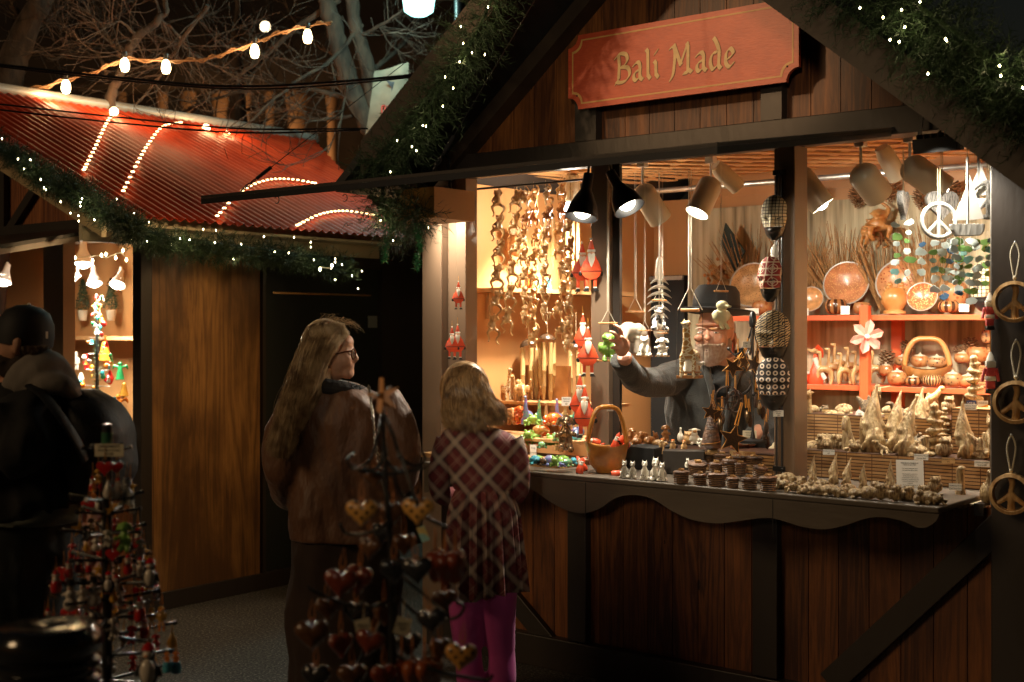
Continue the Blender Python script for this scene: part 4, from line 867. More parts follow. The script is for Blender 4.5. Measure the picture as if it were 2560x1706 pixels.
# ---- shapes, about one unit tall, front towards -y ----
def E(x,y,z,a,b=None,c=None,r=None):return('e',(x,y,z),(a,b or a,c or a),r)
def B(pts,rad):return('t',pts,rad)
def legs4(x,y,h,r):return[B([(sx*x,sy*y,h),(sx*x,sy*y-.02,0)],[r,r*.8])for sx in(-1,1)for sy in(-1,1)]
SH={'frog_hang':[E(0,0,.62,.10,.09,.17),E(0,-.03,.84,.10,.09,.075),E(-.06,-.05,.91,.035),E(.06,-.05,.91,.035),B([(.08,0,.72),(.16,-.03,.85),(.05,0,1.0)],[.035,.028,.025]),B([(-.08,0,.72),(-.17,-.08,.60),(-.05,-.10,.50)],[.035,.028,.025]),B([(.06,0,.5),(.17,-.08,.36),(.05,-.02,.18),(.12,-.06,.03)],[.055,.045,.03,.03]),B([(-.06,0,.5),(-.20,-.10,.44),(-.14,-.02,.24),(-.20,-.08,.16)],[.055,.045,.03,.03])],'monkey_hang':[E(0,0,.52,.13,.12,.18),E(.02,-.05,.76,.10,.10,.10),E(.02,-.14,.73,.05),E(-.09,-.02,.78,.03),E(.12,-.02,.78,.03),B([(.1,0,.62),(.18,-.02,.82),(.06,0,1.02)],[.045,.035,.03]),B([(-.1,0,.6),(-.18,-.14,.5),(-.02,-.2,.45)],[.045,.035,.03]),B([(.05,0,.4),(.16,-.18,.40),(.10,-.15,.16)],[.06,.05,.035]),B([(-.05,0,.4),(-.14,-.18,.36),(-.10,-.12,.14)],[.06,.05,.035]),B([(0,.1,.4),(.04,.14,.2),(.1,.02,.02),(0,-.03,-.02)],[.035,.03,.025,.03])],'sit_cat':[E(0,.06,.30,.20,.18,.28),E(0,-.02,.50,.13,.13,.18),E(0,-.06,.76,.15,.14,.13),E(0,-.20,.71,.065,.07,.05),B([(-.09,-.04,.84),(-.11,-.04,.99)],[.05,.01]),B([(.09,-.04,.84),(.11,-.04,.99)],[.05,.01]),B([(-.10,-.06,.5),(-.12,-.2,.25),(-.09,-.22,.03)],[.055,.045,.05]),B([(.10,-.06,.5),(.12,-.2,.25),(.09,-.22,.03)],[.055,.045,.05]),B([(-.16,0,.12),(-.2,-.26,.06)],[.09,.05]),B([(.16,0,.12),(.2,-.26,.06)],[.09,.05])],'dog_sit':[E(0,.06,.30,.19,.17,.28),E(0,-.02,.52,.14,.13,.18),E(0,-.06,.80,.17,.16,.15),E(0,-.22,.75,.09,.09,.07),B([(-.15,-.02,.88),(-.22,-.04,.68)],[.05,.06]),B([(.15,-.02,.88),(.22,-.04,.68)],[.05,.06]),B([(-.11,-.06,.5),(-.24,-.18,.42),(-.20,-.3,.5)],[.06,.05,.05]),B([(.11,-.06,.5),(.24,-.18,.42),(.20,-.3,.5)],[.06,.05,.05]),B([(-.1,0,.15),(-.13,-.2,.05)],[.1,.08]),B([(.1,0,.15),(.13,-.2,.05)],[.1,.08])],'giraffe':[E(0,0,.40,.10,.17,.10),B([(0,-.12,.42),(0,-.18,.65),(0,-.20,.9)],[.07,.045,.04]),E(0,-.24,.92,.045,.09,.05),B([(-.02,-.19,.93),(-.03,-.18,1.0)],[.012,.015]),B([(.02,-.19,.93),(.03,-.18,1.0)],[.012,.015]),B([(-.04,-.18,.93),(-.09,-.17,.95)],[.02,.01]),B([(.04,-.18,.93),(.09,-.17,.95)],[.02,.01])]+legs4(.06,.12,.38,.032),'giraffe_neck':[B([(0,.05,0),(0,.02,.3),(0,0,.6),(0,-.02,.86)],[.13,.10,.075,.07]),E(0,-.09,.88,.06,.13,.07),B([(-.04,0,.92),(-.05,.0,1.0)],[.02,.022]),B([(.04,0,.92),(.05,.0,1.0)],[.02,.022]),B([(-.06,.01,.9),(-.13,.02,.93)],[.03,.012]),B([(.06,.01,.9),(.13,.02,.93)],[.03,.012])],'arch_deer':[B([(-.16,0,0),(-.19,0,.2),(-.14,0,.38),(.02,0,.42),(.15,0,.34),(.19,0,.15),(.15,0,0)],[.05,.06,.09,.10,.09,.06,.05]),B([(-.12,0,.38),(-.13,0,.6),(-.11,0,.85)],[.07,.045,.04]),E(-.17,0,.88,.09,.045,.045),B([(-.1,-.02,.9),(-.06,-.03,1.0)],[.015,.008]),B([(-.1,.02,.9),(-.06,.03,1.0)],[.015,.008])],'elephant':[E(0,0,.58,.24,.36,.26),E(0,-.38,.68,.18,.18,.20),B([(0,-.5,.66),(0,-.62,.45),(0,-.6,.2),(0,-.68,.12)],[.09,.07,.05,.045]),E(-.2,-.34,.68,.10,.05,.17),E(.2,-.34,.68,.10,.05,.17)]+legs4(.14,.22,.45,.10),'camel':[E(0,0,.52,.14,.28,.15),E(0,.08,.68,.09,.10,.10),E(0,-.12,.68,.09,.10,.10),B([(0,-.26,.52),(0,-.38,.55),(0,-.42,.85)],[.08,.06,.05]),E(0,-.5,.88,.05,.11,.06)]+legs4(.08,.2,.45,.045),'longneck':[E(0,.08,.25,.17,.26,.2),B([(0,-.08,.3),(0,-.16,.55),(0,-.14,.85)],[.12,.07,.045]),E(0,-.19,.9,.05,.09,.05),B([(0,.25,.25),(0,.45,.15),(0,.6,.2)],[.1,.05,.015])]+legs4(.11,.13,.2,.06),'frog':[E(0,.06,.38,.36,.42,.30),E(0,-.28,.55,.30,.26,.22),E(-.17,-.28,.78,.11),E(.17,-.28,.78,.11),B([(-.28,.2,.25),(-.5,.0,.32),(-.4,.1,.06),(-.5,-.15,.04)],[.14,.11,.07,.07]),B([(.28,.2,.25),(.5,.0,.32),(.4,.1,.06),(.5,-.15,.04)],[.14,.11,.07,.07]),B([(-.2,-.2,.3),(-.34,-.4,.05)],[.09,.07]),B([(.2,-.2,.3),(.34,-.4,.05)],[.09,.07])],'turtle':[E(0,.05,.45,.45,.55,.38),E(0,-.62,.5,.17,.22,.17),E(-.4,-.3,.15,.13,.2,.13),E(.4,-.3,.15,.13,.2,.13),E(-.38,.4,.15,.13,.2,.13),E(.38,.4,.15,.13,.2,.13)],'sheep':[E(0,.05,.34,.24,.20,.30),E(0,-.04,.62,.16,.14,.16),E(0,-.02,.82,.15,.13,.12),E(-.2,-.04,.84,.11,.04,.05,(0,-.3,0)),E(.2,-.04,.84,.11,.04,.05,(0,.3,0)),B([(-.15,0,.45),(-.24,-.16,.25)],[.07,.05]),B([(.15,0,.45),(.24,-.16,.25)],[.07,.05]),B([(-.12,-.05,.1),(-.16,-.28,.06)],[.08,.06]),B([(.12,-.05,.1),(.16,-.28,.06)],[.08,.06])],'goose':[E(0,0,.34,.20,.24,.30),B([(0,-.05,.5),(0,-.08,.75),(0,-.08,.86)],[.12,.06,.06]),E(0,-.1,.88,.07,.09,.07),B([(0,-.15,.87),(0,-.28,.86)],[.04,.015])],'duck_sit':[E(0,.02,.38,.18,.18,.26),E(0,-.04,.72,.15,.15,.15),B([(0,-.15,.70),(.02,-.34,.68)],[.07,.03]),E(-.18,0,.42,.05,.12,.16),E(.18,0,.42,.05,.12,.16),B([(-.08,-.08,.16),(-.08,-.16,.0)],[.05,.06]),B([(.08,-.08,.16),(.08,-.16,.0)],[.05,.06])],'owl':[E(0,0,.42,.30,.26,.40),E(0,-.03,.80,.27,.23,.19),B([(-.17,-.05,.88),(-.24,-.05,1.02)],[.08,.02]),B([(.17,-.05,.88),(.24,-.05,1.02)],[.08,.02]),B([(0,-.24,.78),(0,-.3,.70)],[.05,.02]),E(-.11,-.2,.82,.07,.05,.07),E(.11,-.2,.82,.07,.05,.07),E(-.28,.04,.4,.07,.2,.28),E(.28,.04,.4,.07,.2,.28)],'hedge':[E(0,.05,.4,.5,.6,.42),E(0,-.5,.35,.25,.3,.25),E(-.35,-.3,.12,.16),E(.35,-.3,.12,.16),E(-.12,-.4,.68,.09,.05,.14),E(.12,-.4,.68,.09,.05,.14)],'lizard':[B([(.75,.1,.15),(.4,.15,.22),(.1,0,.35),(-.2,-.05,.5),(-.4,-.1,.72)],[.03,.10,.20,.17,.12]),E(-.5,-.14,.80,.18,.12,.11),B([(-.1,-.1,.4),(-.3,-.35,.2),(-.2,-.4,0)],[.08,.05,.05]),B([(.15,-.1,.3),(.0,-.35,.2),(.2,-.4,0)],[.09,.06,.06])],'gnome':[B([(0,.02,.42),(0,.02,.6),(.02,.04,.8),(.05,.05,1.0)],[.145,.10,.045,.008]),E(0,0,.40,.165,.13,.075),E(0,0,.30,.145,.12,.12),B([(0,-.12,.35),(0,-.15,.285)],[.025,.038]),E(-.075,-.10,.285,.05,.04,.035),E(.075,-.10,.285,.05,.04,.035),B([(0,-.07,.25),(0,-.08,.12),(0,-.06,.0)],[.12,.10,.06]),E(-.055,-.10,.345,.045,.035,.014),E(.055,-.10,.345,.045,.035,.014),B([(-.03,-.14,.25),(-.12,-.12,.18),(-.15,-.07,.05)],[.03,.035,.03]),B([(.03,-.14,.25),(.12,-.12,.18),(.15,-.07,.05)],[.03,.035,.03])],'horse':[B([(.06,.05,0),(.05,.05,.2),(0,.03,.5),(-.01,0,.8)],[.19,.17,.11,.085]),B([(0,-.02,.84),(-.02,-.12,.72),(-.03,-.18,.56)],[.09,.07,.05]),B([(-.05,.02,.88),(-.07,.03,1.0)],[.03,.008]),B([(.04,.02,.88),(.06,.03,1.0)],[.03,.008]),B([(0,.10,.85),(.03,.14,.5),(.04,.2,.2)],[.03,.04,.04])],'lion':[E(0,.06,.5,.40,.26,.44),E(0,-.20,.52,.22,.2,.25),E(0,-.38,.44,.11,.12,.10),E(-.09,-.34,.60,.05,.04,.04),E(.09,-.34,.60,.05,.04,.04),E(-.3,-.05,.82,.12),E(.3,-.05,.82,.12)]+[B([(.3*cos(a),0,.5+.33*sin(a)),(.52*cos(a+.2),.0,.5+.5*sin(a+.2))],[.10,.03])for a in np.linspace(-.9,4.0,12)],'mushroom':[B([(0,0,0),(0,0,.5),(0,0,.98)],[.05,.045,.03])]+[('e',(.03*sin(k*2.1),.02*cos(k*1.7),z),(r,r*.8,.07),(.1*sin(k*3),.15*cos(k*2),0))for k,(z,r)in enumerate(((.14,.28),(.32,.25),(.50,.22),(.67,.22),(.82,.17),(.95,.12)))],'humming':[B([(0,0,.30),(0,-.02,.55),(-.02,0,.8)],[.03,.09,.08]),E(-.04,0,.90,.08,.075,.07),B([(-.1,0,.9),(-.42,0,.68)],[.02,.006]),B([(.02,.02,.75),(.25,.02,.80),(.55,.04,.90)],[.06,.055,.015]),B([(.02,-.03,.35),(.06,0,.05)],[.04,.02])],'root':[B([(0,0,0),(-.05,0,.4),(-.25,0,.7),(-.42,0,.95)],[.28,.22,.14,.05]),B([(0,0,.2),(.15,.05,.55),(.12,0,.98)],[.25,.16,.05]),B([(0,0,.1),(.3,0,.3),(.42,0,.65)],[.2,.13,.04]),E(0,.05,.15,.42,.3,.17),B([(-.1,-.1,.3),(-.05,-.12,.8)],[.15,.06])],'hippo':[E(0,0,.5,.42,.5,.40),E(.05,-.45,.62,.28,.3,.24),E(-.12,-.40,.88,.06,.04,.09),E(.18,-.40,.88,.06,.04,.09),B([(.2,-.6,.55),(.35,-.9,.45)],[.17,.08])],'bird_flat':[E(0,0,.72,.09,.08,.08),E(0,.02,.50,.14,.07,.17),B([(0,-.05,.72),(0,-.2,.68)],[.04,.015]),B([(-.08,0,.38),(-.35,-.1,.05)],[.05,.035]),B([(.06,0,.36),(-.02,-.1,.0)],[.05,.035])],'bunny':[E(0,0,.3,.28,.26,.30),E(0,-.12,.68,.22,.2,.19),E(-.08,-.08,.95,.05,.04,.16),E(.08,-.08,.95,.05,.04,.16),E(-.2,-.15,.1,.12,.18,.09),E(.2,-.15,.1,.12,.18,.09)],'snowman':[E(0,0,.25,.27),E(0,0,.62,.20),E(0,-.02,.88,.13),B([(-.15,0,.66),(-.32,-.04,.58)],[.06,.05]),B([(.15,0,.66),(.32,-.04,.58)],[.06,.05])],'penguin':[E(0,0,.40,.25,.22,.38),E(0,-.02,.82,.18,.17,.16),B([(-.22,0,.55),(-.32,-.02,.28)],[.06,.04]),B([(.22,0,.55),(.32,-.02,.28)],[.06,.04]),E(-.11,-.1,.04,.10,.15,.05),E(.11,-.1,.04,.10,.15,.05)],'angel':[B([(0,0,.0),(0,0,.35),(0,0,.68)],[.24,.16,.08]),E(0,0,.80,.11),B([(-.07,0,.6),(-.3,.05,.7),(-.38,.06,.5)],[.05,.08,.02]),B([(.07,0,.6),(.3,.05,.7),(.38,.06,.5)],[.05,.08,.02])],'bell':[('e',(0,0,.8),(.14,.14,.14),None),B([(0,0,.85),(0,0,.5),(0,0,.12)],[.12,.2,.34]),E(0,0,.06,.09)],'nutcracker':[B([(-.08,0,.0),(-.08,0,.35)],[.07,.08]),B([(.08,0,.0),(.08,0,.35)],[.07,.08]),B([(0,0,.3),(0,0,.68)],[.15,.17]),E(0,0,.78,.11),B([(0,0,.82),(0,0,1.0)],[.10,.09]),B([(-.15,0,.64),(-.2,-.03,.35)],[.05,.05]),B([(.15,0,.64),(.2,-.03,.35)],[.05,.05])],'squat':[E(0,0,.5,.5,.5,.48)],'shell_mouse':[B([(0,.1,0),(0,.08,.5),(-.03,.05,.98)],[.2,.14,.11]),E(-.1,-.2,.14,.26,.3,.15),E(0,0,.98,.13,.1,.08),E(-.2,-.35,.2,.1,.12,.09)],}
SHM={}
def shape_mesh(key,m,vox=None):
 kk=(key,m.name)
 if kk in SHM:return SHM[kk]
 mb=MB()
 for it in SH[key]:
  if it[0]=='e':mb.ell(it[1],it[2],it[3],14,9)
  else:mb.tube(smoothpath(it[1],3),list(np.interp(np.linspace(0,len(it[1])-1,3*(len(it[1])-1)+1),range(len(it[1])),it[2])),10)
 o=mb.build('tmp',m,None,remesh=vox or .026,sm=3);me=o.data;bpy.data.objects.remove(o)
 me.name=key;SHM[kk]=me;return me
def inst(name,key,m,parent,loc,h,rot=(0,0,0),sc=(1,1,1)):
 o=bpy.data.objects.new(name,shape_mesh(key,m));COL.objects.link(o);o.location=loc;o.rotation_euler=rot;o.scale=(h*sc[0],h*sc[1],h*sc[2])
 if parent:o.parent=parent
 return o
def F(name,label,cat,px,pyb,Y,hpx,key,m,rot=None,group=None,sc=(1,1,1),eyes=None,roll=0.0):
 "carved figure standing with its base at pixel (px,pyb) on plane Y; hpx = height in px"
 p=G(px,pyb,Y);s=S(p)*hpx;o=inst(name,key,m,None,p,s,(0,roll,YAW if rot is None else rot),sc);tag(o,label,cat,group)
 if eyes:
  for x,y,z,r in eyes:
   e=MB();e.ell((0,0,0),1,seg=8,rings=5);q=e.build('eye',M_sblack,o);q.location=(x,y,z);q.scale=(r,r,r)
 return o
def chord(pts,r=.0016,m=None,parent=None,name='string',seg=4):mb=MB();mb.tube(pts,r,seg);return mb.build(name,m or M_string,parent)
# ---- carved frog and monkey chains of the first bay ----
rod=MB();a,b=W(1172,475,.12),W(1484,447,.12);rod.tube([(0,0,0),b-a],.006,8);q=rod.build('hanging_rod',M_black);q.location=a;tag(q,'thin black rod from which the carved frogs and monkeys hang','rod')
chains=[(1247,480,866,'frog_hang',78,.16,'chain of long carved frogs closest to the stall corner post'),(1286,478,850,'frog_hang',74,.2,'second chain of carved frogs, next to the owl chime'),(1312,474,826,'monkey_hang',60,.24,'chain of carved monkeys third along the rod, ending above the owl'),(1334,470,850,'monkey_hang',62,.3,'chain of small carved monkeys fourth along the rod'),(1364,466,812,'monkey_hang',60,.22,'shortest chain of carved monkeys, fifth along the rod'),(1401,452,872,'monkey_hang',62,.3,'chain of carved monkeys sixth along the rod'),(1426,545,872,'monkey_hang',60,.2,'chain of carved monkeys hanging below the glowing bulb')]
for x,y0,y1,key,fh,Y,lb in chains:
 p=W(x,y0,Y);s=S(p);t=T('carved_chain',lb,'carved chain',p,0,'chains of carved frogs and monkeys');n=round((y1-y0)/(fh*.80));H=fh*s
 for i in range(n):
  o=inst('carved_frog' if key[0]=='f' else 'carved_monkey',key,M_hondark if(key[0]=='m' and i==1 and x>1300)else M_hon,t,(s*(rng.uniform(-4,4)-(i*2.5 if key[0]=='f' and i>3 else 0)),0,-H*(.95+i*.80)),H,(0,rng.uniform(-.15,.15),YAW+rng.uniform(-.5,.5)),(1.12,1.4,1.08))
 chord([(0,0,-.02),(0,0,(450-y0)*-s+.02 if y0>500 else .03)],.0015,None,t)
# ---- bamboo chimes ----
def chime(px,py,Y,w,L,n,lb,tilt=0.0):
 p=W(px,py,Y);s=S(p);t=T('bamboo_chime',lb,'wind chime',p,YAW,'bamboo wind chimes with coconut tops',1);r=w*s/2
 mb=MB();mb.lathe([(0,r*.62),(r*.5,r*.55),(r*.85,r*.3),(r,0),(r*.93,0),(r*.8,r*.25),(0,r*.5)],(0,0,0),20,(0,tilt,0));mb.build('coconut_top',M_coco,t)
 chord([(0,0,r*.6),(0,0,r*.6+.16)],.0014,None,t)
 for i in range(n):
  a=2*pi*i/n;x,y=r*.78*cos(a),r*.6*sin(a);l=L*s*rng.uniform(.62,1.0);R=.010*w/55+.004;z0=-8*s
  mb=MB();mb.lathe([(R,0),(R*1.06,-.004),(R,-.01),(R,-l*.45),(R*1.12,-l*.46),(R,-l*.47),(R,-l*.72)],(x,y,z0),10)
  mb.add([(x-R,y,z0-l*.72),(x+R,y,z0-l*.72),(x+R*.2,y+R,z0-l),(x-R*.2,y+R,z0-l)],[(0,1,2,3)])
  mb.build('bamboo_tube',M_bamboo,t);chord([(x,y,z0),(x*.9,y*.9,0)],.001,None,t)
chime(1228,563,.55,56,165,5,'bamboo wind chime with coconut top behind the carved frogs at the corner post')
chime(1361,540,.9,52,150,4,'bamboo wind chime with coconut top high behind the carved monkeys',.15)
chime(1322,862,.6,48,160,5,'bamboo wind chime with tipped coconut lid below the shortest monkey chain',-.35)
chime(1368,848,.6,42,175,6,'bamboo wind chime with shiny coconut lid nearest the red Santa puppets',.1)
chime(1432,545,.8,34,170,4,'pale bamboo wind chime behind the black lamp head')
chime(1440,868,.85,46,160,5,'bamboo wind chime half hidden by the window post')
chime(1462,790,1.6,46,150,4,'bamboo wind chime in the dark corner beside the back door')
o=F('owl_chime','wooden owl with big ringed eyes hanging behind the carved frogs','owl carving',1292,645,.5,78,'owl',M_orn)
for x in(-.11,.11):
 mb=MB();mb.lathe([(.045,0),(.11,0),(.11,.02),(.045,.02)],(x,-.245,.82),14,(pi/2,0,0));mb.build('eye_ring',M_tan,o)
chord([(0,0,.95),(0,0,2.3)],.01,None,o)
# wall shelf with painted cats
t=T('wall_shelf','orange wall shelf behind the hanging carved frogs','shelf',(-4.355,0.25,1.79));mb=MB();mb.bx(0,.2,0,1.25,0,.022);mb.build('board',M_lattice,t,smooth=False);mb=MB();mb.bx(0,.02,.1,.13,-.14,-.001);mb.build('bracket',M_lattice,t,smooth=False)
def onX(px,py,X,hpx,name,key,m,lb,cat,group=None,rot=None):
 p=WX(px,py,X);s=S(p)*hpx;o=inst(name,key,m,None,p,s,(0,0,YAW if rot is None else rot));return tag(o,lb,cat,group)
F('painted_cat','glossy red painted cat on the orange wall shelf','cat figurine',1322,724,.62,56,'sit_cat',M_redgl);F('painted_cat','glossy yellow green painted cat on the orange wall shelf','cat figurine',1346,728,.68,50,'sit_cat',M_multi);F('painted_cat','glossy blue painted cat at the end of the orange wall shelf','cat figurine',1372,732,.74,40,'sit_cat',M_blue)
o=T('pine_sprig','small green pine sprig tucked under the wall shelf','pine sprig',W(1243,745,.4));mb=MB()
for k in range(90):d=rv(.05);d.z=abs(d.z)*.6-.01;w=d.cross(rv()).normalized()*.0015;mb.add([-w,w,d],[(0,1,2)])
mb.build('needles',M_tinsel,o,smooth=False,recalc=False)
# lower display of the first bay: two raised boards
t=T('display_steps','low wooden display steps crowded with painted animals','display stand',(0,0,0));
a=W(1235,1030,.22);b=W(1472,1060,.22)
mb=MB();mb.bx(a.x-.1,W(1470,1120,.18).x,.12,.42,1.045,1.06);mb.build('shelf_board',M_lattice,t,smooth=False)
mb=MB();mb.bx(a.x-.1,W(1440,1160,-.1).x,-.22,.02,.969,.99);mb.build('tray',M_lattice,t,smooth=False)
mb=MB();mb.bx(-4.355,W(1472,1000,.3).x,.44,.66,1.20,1.215);mb.build('shelf_board',M_lattice,t,smooth=False)
mb=MB();mb.bx(-4.355,W(1400,1000,.6).x,.67,.70,0.97,1.40);mb.build('back_board',M_hondark,t,smooth=False)
FG='painted animal figurines crowding the first bay'
items=[(1262,1012,.5,95,'giraffe',M_giraf,'giraffe_figurine','spotted giraffe figurine beside the girl\'s hair','giraffe figurine'),(1300,1010,.55,80,'camel',M_hon,'camel_figurine','carved tan camel behind the painted dinosaurs','camel figurine'),(1325,1000,.6,58,'camel',M_hon,'camel_figurine','smaller carved camel close to the bamboo tubes','camel figurine'),(1318,1062,.3,78,'longneck',M_purple,'dinosaur_figurine','glossy purple long necked dinosaur figurine, tallest of the painted ones','dinosaur figurine'),(1345,1062,.3,66,'longneck',M_multi,'dinosaur_figurine','lime and teal long necked dinosaur figurine','dinosaur figurine'),(1370,1064,.3,62,'longneck',M_hon,'dinosaur_figurine','plain honey wood long necked dinosaur','dinosaur figurine'),(1395,1066,.3,74,'longneck',M_purple,'dinosaur_figurine','purple dinosaur figurine beside the bronze dog','dinosaur figurine'),(1336,1112,.2,42,'frog',M_green,'frog_figurine','green painted frog on the raised board beside the plaid sleeve','frog figurine'),(1376,1118,.2,40,'frog',M_green,'frog_figurine','green painted frog next to the bronze dog','frog figurine'),(1358,1092,.3,34,'turtle',M_redgl,'turtle_figurine','red and orange painted turtle between the green frogs','turtle figurine'),(1355,1122,.12,22,'turtle',M_multi,'turtle_figurine','small lime turtle at the edge of the raised board','turtle figurine'),(1440,1112,.2,34,'turtle',M_blue,'turtle_figurine','blue painted turtle behind the bronze dog\'s feet','turtle figurine'),(1402,1090,.35,44,'camel',M_orn,'camel_figurine','orange wooden camel behind the bronze dog','camel figurine'),(1280,1062,.35,50,'elephant',M_orn,'elephant_figurine','orange wooden elephant against the girl\'s hair','elephant figurine'),(1338,1166,-.08,30,'turtle',M_blue,'turtle_figurine','turquoise turtle in the tray next to the plaid sleeve','turtle figurine'),(1358,1170,-.12,26,'turtle',M_bronze,'turtle_figurine','dark bronze turtle in the tray','turtle figurine'),(1376,1166,-.06,34,'turtle',M_purple,'turtle_figurine','purple turtle in the tray behind the green frog','turtle figurine'),(1392,1172,-.12,34,'frog',M_green,'frog_figurine','bright green frog in the tray on the counter','frog figurine'),(1418,1168,-.06,26,'turtle',M_multi,'turtle_figurine','olive turtle at the tray end','turtle figurine'),(1434,1162,-.02,22,'turtle',M_blue,'turtle_figurine','little blue turtle nearest the small red Santa in the tray','turtle figurine')]
for x,y,Y,h,key,m,nm,lb,cat in items:F(nm,lb,cat,x,y,Y,h,key,m,YAW+rng.uniform(-.8,.8),FG)
o=F('dog_statue','shiny bronze sitting dog statue with raised paws','dog statue',1414,1130,.02,98,'dog_sit',M_bronze,YAW,eyes=[(-.07,-.2,.84,.022),(.07,-.2,.84,.022)])
# ---- cards and signs ----
def card(px,py,Y,w,h,lines,lb,m=None,ink=None,size=None,rot=None,tilt=-.15,cat='price card',group='price cards among the carvings',roll=0.0):
 p=W(px,py,Y);s=S(p);t=T('price_card',lb,cat,p,YAW*.4 if rot is None else rot,group)
 mb=MB();mb.box((0,0,0),(w*s,.0012,h*s),(tilt,roll,0));mb.build('card',m or M_paper,t,smooth=False)
 n=len(lines);z=h*s*.5
 for i,(tx,sz)in enumerate(lines):
  zz=z*(1-(2*i+1)/n)*.86
  R=Euler((tilt,roll,0)).to_matrix();q=R@Vector((0,-.0012,zz))
  text_mesh(tx,h*s*sz,ink or M_ink,t,q,(pi/2+tilt,0,0),'lettering')
 return t
card(1416,1004,.2,24,22,[('Bamboo',.24),('Animal',.24),('$8',.24)],'small white card hanging in front of the bamboo tubes',rot=YAW,tilt=0)
card(1333,1132,-.02,16,40,[('Frog',.14),('Croaker',.12),('$9',.14)],'narrow white card beside the plaid sleeve',rot=YAW)
card(1392,1120,.0,14,16,[('Small',.2),('$6',.2)],'tiny tan card leaning by the bronze dog',m=M_kraft)
# ---- Santa puppets ----
def santa(lb,loc,sc,rotz=YAW,group='red Santa jumping jack puppets',flip=1,first=[None]):
 if first[0]is None:
  t=T('santa_puppet',lb,'santa puppet',loc,rotz,group,sc);first[0]=t;t.scale=(sc*.86,sc,sc)
  def P(poly,y0,y1,nm,m,c=(0,0,0)):mb=MB();mb.prism(poly,y0,y1,c);return mb.build(nm,m,t,bevel=.008)
  P([(-.10,.70),(.10,.70),(.20,.50),(.24,.38)]+[(.23*cos(a),.40+.17*sin(a))for a in np.linspace(-.1,-pi+.1,9)]+[(-.24,.38),(-.20,.50)],-.03,.03,'body',M_santa)
  P([(-.235,.405),(.235,.405),(.235,.39),(-.235,.39)],-.034,-.031,'belt',M_sblack)
  P([(-.085,.80),(.085,.80),(.03,.98),(0,1.03),(-.03,.98)],-.035,.035,'hat',M_santa);P([(-.095,.78),(.095,.78),(.09,.83),(-.09,.83)],-.045,.045,'hat_trim',M_swhite)
  mb=MB();mb.ell((0,0,1.04),.028);mb.build('pompom',M_swhite,t);mb=MB();mb.ell((0,-.01,.74),(.085,.05,.07));mb.build('face',M_face,t)
  P([(-.085,.74),(-.04,.755),(0,.735),(.04,.755),(.085,.74),(.075,.62),(.03,.52),(0,.47),(-.03,.52),(-.075,.62)],-.06,-.02,'beard',M_swhite)
  for sx in(-1,1):
   a=P([(sx*.16,.62),(sx*.27,.40),(sx*.20,.38),(sx*.12,.56)],.031,.05,'arm',M_santa);mb=MB();mb.ell((sx*.245,.035,.35),(.045,.02,.05));mb.build('mitten',M_sblack,a)
   l=P([(sx*.05,.30),(sx*.14,.30),(sx*.135,.08),(sx*.055,.08)],.0,.03,'leg',M_santa);mb=MB();mb.box((sx*.095,.015,.075),(.09,.034,.02));mb.build('leg_trim',M_swhite,l);mb=MB();mb.prism([(sx*.06,.062),(sx*.13,.062),(sx*.19,.0),(sx*.05,.0)],-.01,.04);mb.build('boot',M_sblack,l)
  chord([(0,0,1.06),(0,0,1.25)],.006,M_gstr,t)
  return t
 return dup(first[0],loc,lb,rotz,(sc*.86,sc,sc),group)
for x,yt,yb,Y,lb in((1478,598,728,-.06,'Santa puppet of the highest pair, in front'),(1455,607,730,-.02,'Santa puppet of the highest pair, half hidden behind its twin'),(1457,786,890,-.04,'Santa puppet of the middle pair, behind the one with the fuller beard'),(1470,820,942,-.10,'Santa puppet of the middle pair, in front'),(1450,938,1062,-.06,'Santa puppet of the lowest pair, behind'),(1462,966,1096,-.12,'Santa puppet of the lowest pair, in front above the wooden bowl')):
 p=W(x,yb,Y);santa(lb,p,S(p)*(yb-yt)*.96,YAW+rng.uniform(-.25,.15))
M_pink=mat('pinkish_red_paint',(.65,.08,.08),.4)
for x,yt,yb,Y,lb in((1146,704,774,-.08,'small Santa puppet on the corner post, topmost'),(1130,818,898,-.1,'small Santa puppet of the twin pair on the corner post, outer one'),(1144,812,900,-.07,'small Santa puppet of the twin pair on the corner post, inner one')):
 p=W(x,yb,Y);santa(lb,p,S(p)*(yb-yt)*.96,YAW+.1,'small Santa puppets on the corner post')
for x,yt,yb,Y,lb in((2474,732,826,-.08,'thin striped Santa string puppet on the window edge, upper'),(2476,880,985,-.08,'thin striped Santa string puppet on the window edge, lower')):
 p=W(x,yb,Y);s=S(p)*(yb-yt);t=T('santa_string_puppet',lb,'santa puppet',p,YAW,'narrow striped Santa puppets',s)
 mb=MB()
 for z0,z1 in((.12,.30),(.42,.62)):mb.bx(-.10,.10,-.06,.06,z0,z1)
 mb.build('coat',M_pink,t,bevel=.02);mb=MB()
 for z0,z1 in((.305,.415),(.625,.78)):mb.bx(-.115,.115,-.07,.07,z0,z1)
 mb.build('white_band',M_swhite,t,bevel=.02);mb=MB();mb.bx(-.11,.11,-.09,.06,0,.115);mb.build('boot',M_sblack,t,bevel=.02)
 mb=MB();mb.lathe([(.10,.785),(.07,.9),(.02,1.0)],seg=12);mb.build('hat',M_swhite,t);chord([(0,0,1.0),(0,0,1.7)],.012,M_gstr,t)
 for sx in(-1,1):mb=MB();mb.tube([(sx*.13,0,.6),(sx*.2,0,.3)],.04,7);mb.build('arm',M_pink,t)
